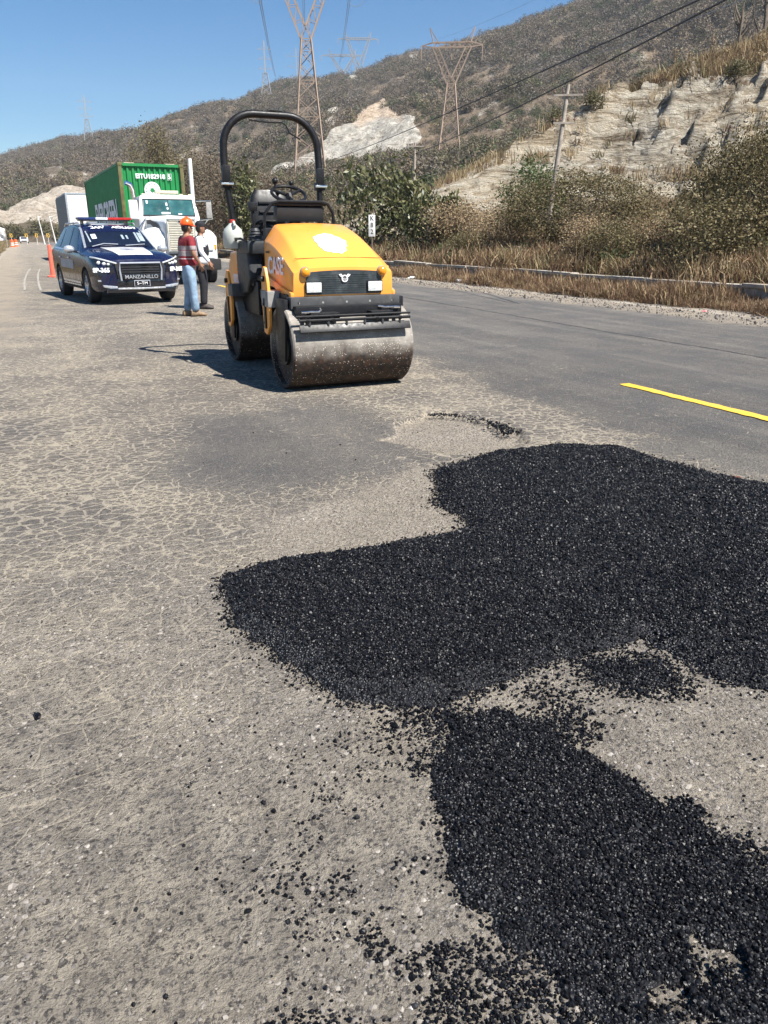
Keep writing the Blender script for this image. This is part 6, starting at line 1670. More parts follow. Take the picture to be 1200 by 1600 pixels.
# ================================================================== CONTAINER TRUCK
mat('truck_white', (0.72, 0.715, 0.69), 0.4, var=0.06, scale=2, dirt=0.2, dirt_col=(0.42, 0.38, 0.31), coat=0.3)
mat('container_green', (0.008, 0.20, 0.05), 0.5, var=0.12, scale=1.5, dirt=0.1, dirt_col=(0.10, 0.13, 0.05))
mat('rusty_green', (0.09, 0.10, 0.03), 0.7, var=0.5, scale=4, dirt=0.6, dirt_col=(0.17, 0.07, 0.03))
mat('beige_board', (0.55, 0.48, 0.36), 0.6)
mat('dark_stripe', (0.02, 0.02, 0.03), 0.4)
mat('truck_glass', (0.03, 0.10, 0.10), 0.05, var=0.4, scale=2, spec=0.8)
mat('grille_cream', (0.62, 0.59, 0.50), 0.5, var=0.1)
TW = MATS['truck_white']
tr = thing('semi_truck', 'white conventional truck tractor facing the camera under the green container', 'truck', (4.72, 27.0, 0), R(-2.5))
# hood: narrow nose widening to the cab
hs = []
for (y, hw, zt, zb_) in ((-1.28, .40, 1.94, .95), (-1.22, .50, 2.00, .90), (-.9, .56, 2.02, .85), (0, .68, 2.06, .85), (.9, .80, 2.10, .85), (1.25, .86, 2.13, .85)):
    hs.append([(-hw, y, zb_), (-hw, y, zt - .30), (-hw * .94, y, zt - .12), (-hw * .78, y, zt - .03), (0, y, zt + .02), (hw * .78, y, zt - .03), (hw * .94, y, zt - .12), (hw, y, zt - .30), (hw, y, zb_)])
mb = MB(); mb.loft(hs); hd = mb.build('hood', TW, tr, .02, 2, 50)
mb = MB(); mb.box((0, -1.30, 1.50), (.80, .05, .94)); gr = mb.build('grille', MATS['grille_cream'], tr, .01)
for k in range(13):
    mb = MB(); mb.box((0, -1.335, 1.09 + k * .069), (.74, .025, .034), (R(20), 0, 0)); mb.build('slat', MATS['grille_cream'], gr)
mb = MB(); mb.tube([(-.42, -1.33, 1.02), (-.42, -1.33, 1.96), (.42, -1.33, 1.96), (.42, -1.33, 1.02)], .028, 6, True); mb.build('grille_frame', MATS['chrome'], gr)
mb = MB(); mb.box((0, -1.36, 1.90), (.16, .01, .04)); mb.build('badge', MATS['dark_stripe'], gr)
for s in (-1, 1):
    fs_ = []
    for (y, x0, x1, zt, zb_) in ((-1.22, .50, .98, 1.28, .80), (-1.12, .48, 1.10, 1.45, .72), (-.75, .50, 1.18, 1.60, .78), (-.3, .55, 1.20, 1.66, 1.02), (.2, .60, 1.20, 1.62, 1.12), (.65, .7, 1.18, 1.42, 1.05), (.95, .78, 1.12, 1.1, .75)):
        fs_.append([(s * x0, y, zb_), (s * x1, y, zb_), (s * x1, y, zt - .16), (s * (x1 - .10), y, zt - .03), (s * (x0 + x1) / 2, y, zt + .06), (s * x0, y, zt + .10)])
    mb = MB(); mb.loft(fs_); fd = mb.build('fender', TW, tr, .02, 2, 60)
    mb = MB(); mb.box((s * .80, -1.23, 1.12), (.34, .06, .17)); mb.build('headlight', MATS['lamp_glass'], fd, .02)
    mb = MB(); mb.box((s * 1.03, -1.17, 1.14), (.10, .05, .15)); mb.build('turn_signal', MATS['amber_lens'], fd, .01)
    # dark sweeping stripe on the hood side
    mb = MB(); pr = [(-.9, 1.70), (-.3, 1.88), (.4, 1.98), (.9, 1.98), (.9, 1.86), (.4, 1.84), (-.2, 1.66)]
    mb.add([(s * (np.interp(y, [-.9, 0, .9], [.566, .688, .808])), y, z) for y, z in pr], [tuple(range(7))]); mb.build('stripe', MATS['dark_stripe'], hd, smooth=0, fix=False)
    # mirrors
    if s < 0:
        mb = MB(); mb.box((-1.16, 1.35, 2.30), (.30, .20, .62)); mi = mb.build('mirror', TW, tr, .06, 3)
    else:
        mb = MB(); mb.box((1.36, 1.35, 2.32), (.18, .08, .52)); mi = mb.build('mirror', MATS['dusty_plate'], tr, .02)
        mb = MB(); mb.tube([(.95, 1.4, 2.60), (1.44, 1.35, 2.62), (1.46, 1.35, 2.03), (.95, 1.4, 1.98)], .022, 6); mb.tube([(1.0, 1.4, 1.68), (1.33, 1.35, 2.03)], .022, 6); mb.build('mirror_arm', MATS['chrome'], mi)
    mb = MB(); mb.tube([(s * .80, 1.2, 2.05), (s * 1.18, .6, 1.62)], .02, 6); mb.build('strut', MATS['chrome'], tr)
    for yy in (0.0,):
        mb = MB(); mb.lathe([(.28, -.03), (.29, -.12), (.48, -.14), (.52, -.10), (.52, .10), (.48, .14), (.29, .12), (.28, .03)], 32, 'x'); wh = mb.build('wheel', MATS['tyre'], tr, loc=(s * 1.02, -.15, .52))
        mb = MB(); mb.lathe([(.29, .0), (.29, .13), (.24, .10), (.12, .15), (.02, .16)], 24, 'x', cap=False); rm = mb.build('rim', MATS['chrome'], wh, fix=False); rm.scale = (s, 1, 1)
    for yy in (4.4, 5.7):
        mb = MB(); mb.lathe([(.28, -.28), (.48, -.30), (.52, -.26), (.52, .26), (.48, .30), (.28, .28)], 32, 'x'); mb.build('wheel', MATS['tyre'], tr, loc=(s * .92, yy, .52))
mb = MB(); mb.box((0, -1.42, .62), (2.30, .14, .34)); mb.build('bumper', MATS['tyre'], tr, .04)
# cab
cabs = []
for (z, hw, y0, y1) in ((.95, 1.02, 1.20, 3.2), (2.10, 1.02, 1.22, 3.2), (2.68, .92, 1.50, 3.2), (2.78, .86, 1.60, 3.15), (2.82, .6, 1.85, 3.0)):
    cabs.append([(-hw, y0 + .10, z), (-hw + .10, y0, z), (hw - .10, y0, z), (hw, y0 + .10, z), (hw, y1, z), (-hw, y1, z)])
mb = MB(); mb.loft(cabs); cab = mb.build('cab', TW, tr, .03, 2, 45)
mb = MB()
def cabp(x, z, off=.012):
    t_ = (z - 2.38) / (2.96 - 2.38); return (x, 1.22 + .28 * t_ - off, z - .27)
mb.add([cabp(-.84, 2.42), cabp(.84, 2.42), cabp(.80, 2.90), cabp(-.80, 2.90)], [(0, 1, 2, 3)]); wn_ = mb.build('windscreen', MATS['truck_glass'], cab, smooth=0)
mb = MB(); mb.tube([cabp(-.86, 2.40), cabp(.86, 2.40), cabp(.82, 2.92), cabp(-.82, 2.92)], .020, 6, True); mb.build('gasket', MATS['tyre'], wn_)
mb = MB(); mb.add([cabp(-.012, 2.42, .018), cabp(.012, 2.42, .018), cabp(.012, 2.90, .018), cabp(-.012, 2.90, .018)], [(0, 1, 2, 3)]); mb.build('centre_bar', MATS['tyre'], wn_, smooth=0)
for (x0, z0, w_, h_) in ((-.72, 2.78, .05, .10), (-.08, 2.72, .05, .09), (-.06, 2.60, .05, .06), (-.25, 2.45, .28, .06), (.3, 2.44, .12, .03)):
    mb = MB(); mb.add([cabp(x0, z0, .016), cabp(x0 + w_, z0, .016), cabp(x0 + w_, z0 + h_, .016), cabp(x0, z0 + h_, .016)], [(0, 1, 2, 3)]); mb.build('windscreen_sticker', MATS['car_white'], wn_, smooth=0)
for s in (-1, 1):
    mb = MB(); mb.add([(s * 1.028, 1.45, 2.12), (s * 1.028, 2.5, 2.12), (s * .94, 2.5, 2.62), (s * .94, 1.62, 2.62)], [(0, 1, 2, 3)]); mb.build('window', MATS['truck_glass'], cab, smooth=0, fix=False)
mb = MB(); mb.box((.05, 1.95, 2.90), (.78, .22, .10)); mb.build('roof_board', MATS['beige_board'], tr, .03)
for x0 in (-.75, -.5, .5, .8):
    mb = MB(); mb.box((x0, 1.75, 2.81), (.12, .10, .06)); mb.build('marker_lamp', MATS['beige_board'], cab, .01)
mb = MB(); mb.box((0, 2.4, .8), (.9, 7.4, .28)); mb.box((0, .9, .95), (1.5, 1.6, .5)); mb.build('chassis', MATS['tyre'], tr)
mb = MB(); mb.tube([(-.93, 3.45, 1.0), (-.93, 3.45, 2.85), (-.95, 3.42, 3.05), (-1.02, 3.35, 3.20), (-1.18, 3.30, 3.26)], .085, 12); mb.build('exhaust', MATS['chrome'], tr)
mb = MB(); mb.tube([(1.16, 3.45, 1.0), (1.16, 3.45, 4.12)], .075, 12); mb.build('exhaust_stack', MATS['truck_white'], tr)
for s in (-1, 1):
    mb = MB(); mb.lathe([(.28, 1.2), (.30, 1.25), (.30, 2.5), (.28, 2.55)], 20, 'y', (s * .85, 0, .75)); mb.build('fuel_tank', MATS['chrome'], tr)
# trailer chassis
CX, CY, CR = 4.93, 32.3, R(1.5)
ch = thing('trailer_chassis', 'dark skeletal trailer carrying the green container', 'trailer', (CX, CY, 0), CR)
mb = MB(); mb.box((-.45, 6.1, 1.25), (.14, 12, .28)); mb.box((.45, 6.1, 1.25), (.14, 12, .28))
for k in range(7): mb.box((0, .4 + k * 1.9, 1.30), (2.2, .14, .14))
mb.build('frame', MATS['tyre'], ch)
for s in (-1, 1):
    for yy in (9.6, 10.9):
        mb = MB(); mb.lathe([(.28, -.28), (.48, -.30), (.52, -.26), (.52, .26), (.48, .30), (.28, .28)], 28, 'x'); mb.build('wheel', MATS['tyre'], ch, loc=(s * .92, yy, .52))
    mb = MB(); mb.box((s * .7, 2.6, .75), (.12, .12, 1.0)); mb.build('landing_leg', MATS['tyre'], ch)
# container: corrugated walls, posts, rails
CW, CL, CZ, CH_ = 1.22, 12.19, 1.47, 2.59
ct = thing('shipping_container', 'green corrugated shipping container with white lettering on the trailer', 'shipping container', (CX, CY, CZ), CR)
def corr(n, L_, depth, flat=.3):
    pts_ = []
    for k in range(n):
        a = L_ * k / n; p = L_ / n
        pts_ += [(a, 0), (a + p * flat, 0), (a + p * .5, depth), (a + p * (.5 + flat), depth)]
    return pts_ + [(L_, 0)]
CG = MATS['container_green']; RG = MATS['rusty_green']
mb = MB(); cp = corr(11, 2 * CW - .24, .05)
vs = [(-CW + .12 + u, .06 + d, .14) for u, d in cp] + [(-CW + .12 + u, .06 + d, CH_ - .10) for u, d in cp]; n = len(cp)
mb.add(vs, [(k, k + 1, n + k + 1, n + k) for k in range(n - 1)]); mb.build('front_wall', CG, ct, smooth=0, fix=False)
for s in (-1, 1):
    mb = MB(); cp = corr(42, CL - .3, .036)
    vs = [(s * (CW - .02 - d), .15 + u, .14) for u, d in cp] + [(s * (CW - .02 - d), .15 + u, CH_ - .08) for u, d in cp]; n = len(cp)
    mb.add(vs, [(k, k + 1, n + k + 1, n + k) for k in range(n - 1)]); mb.build('side_wall', CG, ct, smooth=0, fix=False)
    for yy in (.08, CL - .08):
        mb = MB(); mb.box((s * (CW - .07), yy, CH_ / 2), (.14, .16, CH_ - .2)); mb.build('corner_post', RG, ct, .01)
        for zz in (.06, CH_ - .05):
            mb = MB(); mb.box((s * (CW - .08), yy, zz), (.18, .18, .12)); mb.build('corner_casting', RG, ct, .015)
    mb = MB(); mb.box((s * (CW - .04), CL / 2, .07), (.08, CL - .36, .14)); mb.build('bottom_rail', RG, ct)
    mb = MB(); mb.box((s * (CW - .04), CL / 2, CH_ - .045), (.08, CL - .36, .075)); mb.build('top_rail', CG, ct)
for yy, nm in ((.06, 'front_header'), (CL - .06, 'rear_header')):
    mb = MB(); mb.box((0, yy, CH_ - .055), (2 * CW - .36, .10, .10)); mb.build(nm, RG if yy > 1 else CG, ct)
    mb = MB(); mb.box((0, yy, .07), (2 * CW - .36, .10, .14)); mb.build('sill', RG, ct)
for x0, l_ in ((-.80, .36), (.72, .34)):
    mb = MB(); mb.box((x0, .035, CH_ + .0), (l_, .05, .025)); mb.build('yellow_mark', MATS['beige_board'], ct)
mb = MB(); mb.box((0, CL / 2, CH_ - .06), (2 * CW - .16, CL - .2, .03)); mb.build('roof', CG, ct)
mb = MB(); mb.box((0, CL - .03, CH_ / 2), (2 * CW - .3, .05, CH_ - .3)); mb.build('rear_door', CG, ct)
mb = MB(); mb.box((0, CL / 2, .10), (2 * CW - .2, CL - .2, .05)); mb.build('floor', RG, ct)
text_obj('EITU182918', .23, MATS['letter_white'], ct, (-.05, .045, 2.14), (PI / 2, 0, 0), 'lettering', .002, .006, sx=.95)
text_obj('5', .23, MATS['letter_white'], ct, (.66, .045, 2.14), (PI / 2, 0, 0), 'lettering', .002, .006, sx=.95)
mb = MB(); mb.tube([(.59, .05, 2.03), (.74, .05, 2.03), (.74, .05, 2.26), (.59, .05, 2.26)], .008, 4, True); mb.build('box_outline', MATS['letter_white'], ct)
mb = MB(); mb.lathe([(.30, .040), (.30, .046)], 40, 'y', (-.02, 0, 1.66)); lg = mb.build('emblem_disc', MATS['car_white'], ct)
mb = MB(); pts_ = []
for k in range(16):
    a = 2 * PI * k / 16 + PI / 2; rr2 = .12 if k % 2 == 0 else .062
    pts_.append((-.02 + rr2 * math.cos(a), .034, 1.66 + rr2 * math.sin(a)))
mb.add(pts_, [tuple(range(16))])
for k in range(14):
    a = 2 * PI * (k + .5) / 14
    if k in (9, 10, 11): continue
    mb.box((-.02 + .235 * math.cos(a), .036, 1.66 + .235 * math.sin(a)), (.028, .004, .05), (0, -a + PI / 2, 0))
mb.build('emblem_star', CG, lg, smooth=0, fix=False)
text_obj('EVERGREEN', 1.42, MATS['letter_white'], ct, (-CW - .006, 5.0, .80), (PI / 2, 0, -PI / 2), 'lettering', .003, .045, sx=.98)

# ================================================================== WHITE BOX TRUCK
mat('box_white', (0.62, 0.61, 0.58), 0.6, var=0.08, scale=1.0, dirt=0.35, dirt_col=(0.36, 0.33, 0.27))
mat('box_side', (0.16, 0.17, 0.18), 0.5, var=0.15)
bt = thing('box_truck', 'grimy white box truck waiting behind the green container truck', 'truck', (4.15, 53.8, 0), R(1.5))
mb = MB(); mb.box((0, 4.0, 2.55), (2.5, 8.0, 2.9)); bx = mb.build('cargo_box', MATS['box_white'], bt, .04)
mb = MB()
for k in range(10): mb.box((-1.262, .6 + k * .8, 2.55), (.02, .66, 2.7))
mb.build('side_panelling', MATS['box_side'], bx)
mb = MB(); mb.box((-1.20, -.012, 2.55), (.10, .03, 2.86)); mb.box((1.20, -.012, 2.55), (.10, .03, 2.86)); mb.box((0, -.012, 3.95), (2.3, .03, .09)); mb.build('edge_trim', MATS['silver_trim'], bx)
mb = MB(); mb.prism([(-1.9, .6), (-1.95, 1.35), (-1.55, 2.15), (-1.3, 2.3), (-.15, 2.32), (-.15, .6)], 'x', -1.05, 1.05); cb = mb.build('cab', MATS['box_white'], bt, .06)
mb = MB(); mb.add([(-.95, -1.925, 1.38), (.95, -1.925, 1.38), (.88, -1.56, 2.14), (-.88, -1.56, 2.14)], [(0, 1, 2, 3)]); mb.build('windscreen', MATS['dark_glass'], cb)
mb = MB(); mb.box((0, -1.95, .85), (1.2, .06, .3)); mb.build('grille', MATS['tyre'], cb)
for s in (-1, 1):
    mb = MB(); mb.box((s * .82, -1.94, .95), (.3, .06, .2)); mb.build('headlight', MATS['lamp_glass'], cb)
    mb = MB(); mb.box((s * 1.28, -1.45, 1.85), (.16, .08, .42)); mi = mb.build('mirror', MATS['tyre'], bt, .02)
    mb = MB(); mb.tube([(s * 1.0, -1.3, 2.12), (s * 1.3, -1.45, 2.12), (s * 1.3, -1.45, 1.6), (s * 1.02, -1.3, 1.5)], .018, 6); mb.build('mirror_arm', MATS['tyre'], mi)
    for yy in (-1.1, 5.6):
        mb = MB(); mb.lathe([(.26, -.13), (.44, -.14), (.47, -.1), (.47, .1), (.44, .14), (.26, .13)], 28, 'x'); mb.build('wheel', MATS['tyre'], bt, loc=(s * .95, yy, .47))
mb = MB(); mb.box((0, 3.5, .85), (.9, 9, .3)); mb.build('chassis', MATS['tyre'], bt)

# ================================================================== PEOPLE
mat('skin', (0.27, 0.135, 0.08), 0.55, var=0.1, scale=20)
mat('hair_black', (0.012, 0.010, 0.009), 0.6)
mat('jeans', (0.20, 0.29, 0.39), 0.85, var=0.4, scale=7, bump=1.0, bscale=12)
mat('black_cloth', (0.010, 0.010, 0.014), 0.85, var=0.3, scale=10, bump=0.5, bscale=18)
mat('white_cloth', (0.72, 0.74, 0.78), 0.8, var=0.05, scale=10, bump=0.7, bscale=14)
mat('helmet_orange', (0.90, 0.10, 0.01), 0.35, var=0.05, coat=0.3)
mat('boot_tan', (0.23, 0.155, 0.09), 0.8, var=0.3, scale=20)
mat('boot_dark', (0.06, 0.05, 0.045), 0.8, var=0.3, scale=20)
mat('leather_brown', (0.055, 0.03, 0.02), 0.6)
def stripes_mat():
    m, nt, b = new_mat('striped_shirt'); P = pos_n(nt)
    sx = nt.nodes.new('ShaderNodeSeparateXYZ'); nt.links.new(P, sx.inputs[0])
    RD_ = (0.20, 0.015, 0.022); GR_ = (0.30, 0.25, 0.25); PL = (0.55, 0.42, 0.42)
    z = math_n(nt, 'MULTIPLY', math_n(nt, 'SUBTRACT', sx.outputs[2], 0.80), 1 / 0.70)
    c = ramp(nt, z, [(0.0, RD_), (0.17, PL), (0.19, RD_), (0.36, PL), (0.385, RD_), (0.44, GR_), (0.56, PL), (0.575, RD_), (0.59, GR_), (0.70, RD_)], 'CONSTANT')
    nt.links.new(c, b.inputs['Base Color']); b.inputs['Roughness'].default_value = 0.85
    nt.links.new(bump_n(nt, noise_n(nt, 14, 3, 0.5, P).outputs[0], 0.6, 0.02), b.inputs['Normal'])
stripes_mat()
def skin_mesh(name, V, E_, mt, sub=2, root=0):
    me = bpy.data.meshes.new(name); me.from_pydata([v[0] for v in V], E_, []); me.materials.append(mt)
    ob = bpy.data.objects.new('t', me); COL.objects.link(ob)
    md = ob.modifiers.new('skin', 'SKIN'); md.use_smooth_shade = True
    sv = me.skin_vertices[0].data
    for i, v in enumerate(V):
        rr_ = v[1]; sv[i].radius = rr_ if isinstance(rr_, tuple) else (rr_, rr_); sv[i].use_root = (i == root)
    s_ = ob.modifiers.new('s', 'SUBSURF'); s_.levels = sub; s_.render_levels = sub
    r_ = eval_mods(ob, name); bpy.data.objects.remove(ob)
    r_.shade_smooth(); r_.materials.clear(); r_.materials.append(mt)
    return r_
def hand_verts(V, E_, wrist_i, wrist, dirv, palm_n, side, curl=0.6):
    """palm and five fingers growing from the wrist vertex"""
    d = Vector(dirv).normalized(); n = Vector(palm_n).normalized(); a = d.cross(n).normalized() * side
    p = Vector(wrist); pc = len(V); V.append((tuple(p + d * .045), (.040, .020))); E_.append((wrist_i, pc))
    pk = len(V); V.append((tuple(p + d * .085), (.040, .017))); E_.append((pc, pk))
    for k, (off, L_) in enumerate(((-.028, .072), (-.009, .082), (.010, .076), (.028, .060))):
        b0 = p + d * .095 + a * off; q = len(V)
        d1 = (d + n * curl * .6).normalized(); d2 = (d + n * curl * 1.7).normalized()
        V += [(tuple(b0), (.010, .010)), (tuple(b0 + d1 * L_ * .5), (.009, .009)), (tuple(b0 + d1 * L_ * .5 + d2 * L_ * .5), (.007, .007))]
        E_ += [(pk, q), (q, q + 1), (q + 1, q + 2)]
    q = len(V); b0 = p + d * .035 - a * .035
    V += [(tuple(b0), (.013, .013)), (tuple(b0 + (d * .7 - a * .5 + n * .3) * .04), (.011, .011)), (tuple(b0 + (d * .8 - a * .45 + n * .5) * .07), (.008, .008))]
    E_ += [(pc, q), (q, q + 1), (q + 1, q + 2)]
def person(label, loc, rz, arms, legs, lean=0.0, top=None, tmat=None, pmat=None, bmat_=None, head_turn=0.0, belly=0.0, sleeve='short', H=1.72):
    """faces +y. arms/legs: dict with joint positions"""
    t = thing('person', label, 'person', loc, rz)
    ly = lean
    V = [((0, 0, .95), (.15, .11)), ((0, .01 + ly * .3, 1.12), (.145, .115)), ((0, .01 + ly * .6, 1.28), (.155, .12)), ((0, ly, 1.40), (.13, .095)), ((0, ly + .005, 1.49), (.055, .055)), ((0, ly + .02, 1.56), (.065, .075)),
         ((0, ly + .03, 1.64), (.078, .098)), ((0, ly + .03, 1.70), (.066, .085))]
    E_ = [(0, 1), (1, 2), (2, 3), (3, 4), (4, 5), (5, 6), (6, 7)]
    jo = {}
    for s, A in zip((-1, 1), arms):
        sh = (s * .19, ly, 1.41); i = len(V)
        V += [(sh, (.055, .055)), (A['elbow'], (.042, .042)), (A['wrist'], (.027, .024))]
        E_ += [(3, i), (i, i + 1), (i + 1, i + 2)]
        dv = Vector(A['wrist']) - Vector(A['elbow'])
        hand_verts(V, E_, i + 2, A['wrist'], A.get('hd', dv), A.get('pn', (-s, 0, 0)), s, A.get('curl', .6))
    for s, G_ in zip((-1, 1), legs):
        i = len(V)
        V += [((s * .09, 0, .90), (.09, .09)), (G_['knee'], (.058, .06)), (G_['ankle'], (.042, .045)), (tuple(Vector(G_['ankle']) + Vector(G_['toe']) * .10 + Vector((0, 0, -.045))), (.038, .03)), (tuple(Vector(G_['ankle']) + Vector(G_['toe']) * .17 + Vector((0, 0, -.055))), (.034, .022))]
        E_ += [(0, i), (i, i + 1), (i + 1, i + 2), (i + 2, i + 3), (i + 3, i + 4)]
    link('body', skin_mesh('body', V, E_, MATS['skin']), t)
    # shirt
    SV = [((0, 0, .88), (.19, .155)), ((0, .01 + ly * .2, 1.0), (.19, .16 + belly)), ((0, .015 + ly * .4 + belly * .3, 1.13), (.188, .16 + belly)), ((0, .01 + ly * .7, 1.28), (.19, .155 + belly * .4)), ((0, ly, 1.40), (.15, .115)), ((0, ly + .005, 1.455), (.075, .072))]
    SE = [(0, 1), (1, 2), (2, 3), (3, 4), (4, 5)]
    for s, A in zip((-1, 1), arms):
        sh = Vector((s * .19, ly, 1.41)); el = Vector(A['elbow']); wr = Vector(A['wrist']); i = len(SV)
        if sleeve == 'short':
            SV += [(tuple(sh), (.075, .075)), (tuple(sh.lerp(el, .5)), (.070, .070)), (tuple(sh.lerp(el, .85)), (.066, .066))]; SE += [(4, i), (i, i + 1), (i + 1, i + 2)]
        else:
            SV += [(tuple(sh), (.072, .072)), (tuple(sh.lerp(el, .5)), (.064, .064)), (tuple(el), (.056, .056)), (tuple(el.lerp(wr, .5)), (.05, .05)), (tuple(el.lerp(wr, .93)), (.036, .036))]; SE += [(4, i)] + [(i + k, i + k + 1) for k in range(4)]
    link('shirt', skin_mesh('shirt', SV, SE, tmat), t)
    PV = [((0, 0, 1.0), (.155, .12)), ((0, -.005, .92), (.168, .135))]; PE = [(0, 1)]
    for s, G_ in zip((-1, 1), legs):
        kn = Vector(G_['knee']); an = Vector(G_['ankle']); i = len(PV)
        hp3 = Vector((s * .095, 0, .84))
        PV += [(tuple(hp3), (.112, .122)), (tuple(hp3.lerp(kn, .5)), (.102, .112)), (tuple(kn), (.088, .094)), (tuple(kn.lerp(an, .5)), (.082, .090)), (tuple(an + Vector((0, 0, .0))), (.078, .090))]
        PE += [(1, i)] + [(i + k, i + k + 1) for k in range(4)]
    link('trousers', skin_mesh('trousers', PV, PE, pmat), t)
    for s, G_ in zip((-1, 1), legs):
        a = Vector(G_['ankle']); d = Vector(G_['toe']).normalized(); n_ = Vector((-d.y, d.x, 0)); secs = []
        for (u, w_, z0, z1) in ((-.10, .028, .012, .05), (-.09, .042, 0, .10), (-.03, .046, 0, .12), (.04, .045, 0, .115), (.10, .050, 0, .085), (.17, .048, 0, .062), (.205, .030, .01, .045)):
            c = a + d * u; zz = a.z - .085
            secs.append([(c.x + n_.x * w_ * math.cos(k), c.y + n_.y * w_ * math.cos(k), zz + z0 + (z1 - z0) * (.5 + .5 * math.sin(k))) for k in [2 * PI * j / 12 for j in range(12)]])
        m_ = MB(); m_.loft(secs); m_.build('boot', bmat_, t, smooth=60)
    # head group: face, ears, hair
    hc = Vector((0, ly + .03, 1.625))
    Mh = Matrix.Rotation(head_turn, 3, 'Z')
    def hp4(x, y, z): return tuple(hc + Mh @ Vector((x, y, z)))
    m_ = MB(); 
    hs_ = []
    for (z, w_, yb, yf) in ((-.115, .040, -.02, .055), (-.09, .058, -.055, .082), (-.045, .070, -.080, .088), (0, .077, -.095, .092), (.045, .078, -.098, .092), (.085, .066, -.085, .070), (.112, .035, -.04, .035)):
        hs_.append([hp4(w_ * math.cos(k), (yf + yb) / 2 + (yf - yb) / 2 * math.sin(k), z) for k in [2 * PI * j / 20 for j in range(20)]])
    m_.loft(hs_); hd = m_.build('head', MATS['skin'], t, smooth=80)
    m_ = MB(); a_ = [hp4(-.012, .086, -.005), hp4(.012, .086, -.005), hp4(.017, .086, -.045), hp4(-.017, .086, -.045), hp4(0, .095, 0), hp4(0, .118, -.04)]
    m_.add(a_, [(0, 1, 4), (1, 2, 5, 4), (0, 4, 5, 3), (2, 3, 5)]); m_.build('nose', MATS['skin'], hd, smooth=60)
    for s in (-1, 1):
        m_ = MB(); m_.ball(hp4(s * .080, -.01, -.02), (.012, .020, .030), 6); m_.build('ear', MATS['skin'], hd)
        m_ = MB(); m_.ball(hp4(s * .030, .083, .008), .010, 6); m_.build('eye', MATS['hair_black'], hd)
    m_ = MB(); m_.box(hp4(0, .087, -.068), (.045, .006, .010), (0, 0, head_turn)); m_.build('mouth', MATS['leather_brown'], hd)
    m_ = MB(); hs_ = []
    for (z, w_, yb, yf) in ((-.085, .060, -.088, -.02), (-.05, .078, -.104, -.02), (0, .085, -.108, .0), (.045, .086, -.110, .02), (.09, .072, -.094, .04), (.122, .035, -.045, .03)):
        hs_.append([hp4(w_ * math.cos(k), (yf + yb) / 2 + (yf - yb) / 2 * math.sin(k), z) for k in [2 * PI * j / 18 for j in range(18)]])
    m_.loft(hs_); m_.build('hair', MATS['hair_black'], hd, smooth=80)
    return t, hp4, hd
# man in the striped shirt, turned away to the right, dark pouch in the left hand
L1 = dict(elbow=(-.27, -.03, 1.13), wrist=(-.24, .06, .90), hd=(.1, .25, -1), pn=(.8, .3, 0), curl=.9)
R1 = dict(elbow=(.27, .02, 1.14), wrist=(.22, .16, .96), hd=(-.2, .5, -1), pn=(-.8, .3, 0), curl=.9)
p1, h1, hd1 = person('man in orange hard hat and red striped shirt with light jeans', (2.84, 15.3, 0), R(-78), (L1, R1),
                (dict(knee=(-.10, .03, .49), ankle=(-.11, -.04, .085), toe=(-.15, 1, 0)), dict(knee=(.10, .02, .49), ankle=(.10, .05, .085), toe=(.15, 1, 0))), .02, tmat=MATS['striped_shirt'], pmat=MATS['jeans'], bmat_=MATS['boot_tan'], belly=.035, head_turn=R(10))
helm = thing('hard_hat', 'orange hard hat on the head of the man in the striped shirt', 'helmet', (2.84, 15.3, 0), R(-78))
mb = MB(); secs = []
for (z, w_, yb, yf) in ((.028, .100, -.125, .125), (.04, .112, -.132, .128), (.07, .110, -.128, .120), (.11, .098, -.112, .100), (.145, .070, -.080, .068), (.165, .030, -.035, .03)):
    secs.append([h1(w_ * math.cos(k), (yf + yb) / 2 + (yf - yb) / 2 * math.sin(k), z) for k in [2 * PI * j / 24 for j in range(24)]])
mb.loft(secs); mb.build('shell', MATS['helmet_orange'], helm, smooth=60)
mb = MB(); secs = []
for (z, w_, yf) in ((.022, .105, .185), (.034, .108, .19)):
    secs.append([h1(w_ * math.cos(k), .02 + (yf - .02) * max(math.sin(k), -.05), z - .02 * max(0, math.sin(k))) for k in [2 * PI * j / 24 for j in range(24)]])
mb.loft(secs); mb.build('brim', MATS['helmet_orange'], helm, smooth=30)
mb = MB(); mb.tube([h1(0, -.13, .06), h1(0, -.10, .14), h1(0, 0, .175), h1(0, .10, .13)], .012, 6); mb.build('ridge', MATS['helmet_orange'], helm)
pouch = MB(); pouch.box((0, 0, 0), (.07, .17, .16)); po = pouch.build('pouch', MATS['leather_brown'], None, .02)
Mr = Matrix.Rotation(R(-78), 3, 'Z'); pp = Vector((2.84, 15.3, 0)) + Mr @ Vector((-.235, .16, .83)); po.location = pp; po.rotation_euler = (R(-12), 0, R(-78))
tag(po, 'dark brown pouch held at the hip by the man in the striped shirt', 'pouch')
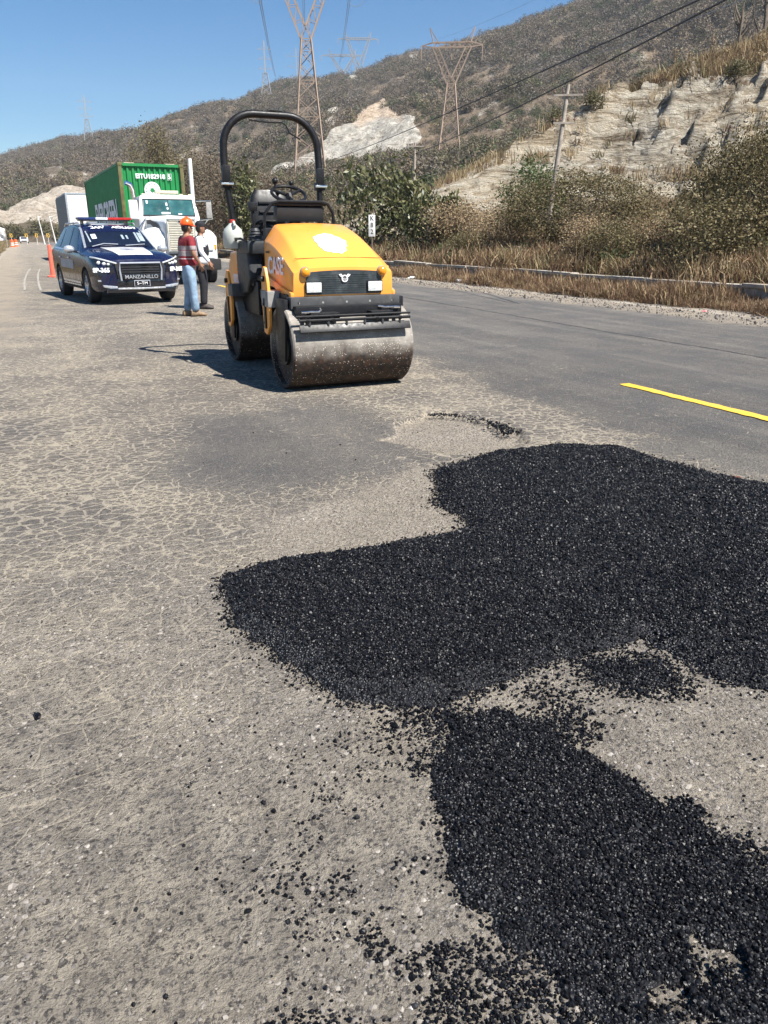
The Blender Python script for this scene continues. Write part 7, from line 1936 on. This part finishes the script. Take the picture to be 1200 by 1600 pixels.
# officer: white long-sleeved shirt, dark vest, dark cap
L2 = dict(elbow=(-.28, .0, 1.15), wrist=(-.20, .15, .98), hd=(.3, .5, -.9), pn=(.8, .2, 0), curl=.9)
R2 = dict(elbow=(.30, .06, 1.16), wrist=(.26, .22, .94), hd=(0, .3, -1), pn=(-.8, .2, 0), curl=.9)
p2, h2, hd2 = person('traffic officer in white shirt, dark vest and black cap beside the police car', (3.40, 16.85, 0), R(-108), (L2, R2),
                (dict(knee=(-.12, .03, .49), ankle=(-.15, -.02, .085), toe=(-.1, 1, 0)), dict(knee=(.11, .04, .49), ankle=(.13, .02, .085), toe=(.2, 1, 0))), .03, tmat=MATS['white_cloth'], pmat=MATS['black_cloth'], bmat_=MATS['boot_dark'], sleeve='long', head_turn=R(12), belly=.01)
vv_ = [((0, 0, 1.0), (.215, .185)), ((0, .02, 1.15), (.212, .188)), ((0, .03, 1.28), (.208, .182)), ((0, .03, 1.38), (.125, .125))]
link('vest', skin_mesh('vest', vv_, [(0, 1), (1, 2), (2, 3)], MATS['black_cloth']), p2)
for s in (-1, 1):
    mb = MB(); mb.tube([(s * .12, .14, 1.25), (s * .125, .10, 1.42), (s * .12, .02, 1.475), (s * .12, -.09, 1.40), (s * .11, -.12, 1.25)], .030, 8, squash=.5); mb.build('vest_strap', MATS['black_cloth'], p2)
mb = MB(); secs = []
for (z, w_, yb, yf) in ((.030, .090, -.112, .105), (.06, .094, -.116, .105), (.10, .088, -.105, .085), (.135, .055, -.06, .045), (.145, .02, -.02, .01)):
    secs.append([h2(w_ * math.cos(k), (yf + yb) / 2 + (yf - yb) / 2 * math.sin(k), z) for k in [2 * PI * j / 24 for j in range(24)]])
cp_ = thing('cap', 'black baseball cap on the traffic officer', 'cap', (3.40, 16.85, 0), R(-108))
mb.loft(secs); mb.build('crown', MATS['black_cloth'], cp_, smooth=60)
mb = MB(); secs = []
for z in (.026, .036): secs.append([h2(.075 * math.cos(k), .09 + .085 * math.sin(k), z - .012 * math.sin(k)) for k in [PI * j / 12 for j in range(13)]])
mb.loft(secs); mb.build('peak', MATS['black_cloth'], cp_, smooth=30)
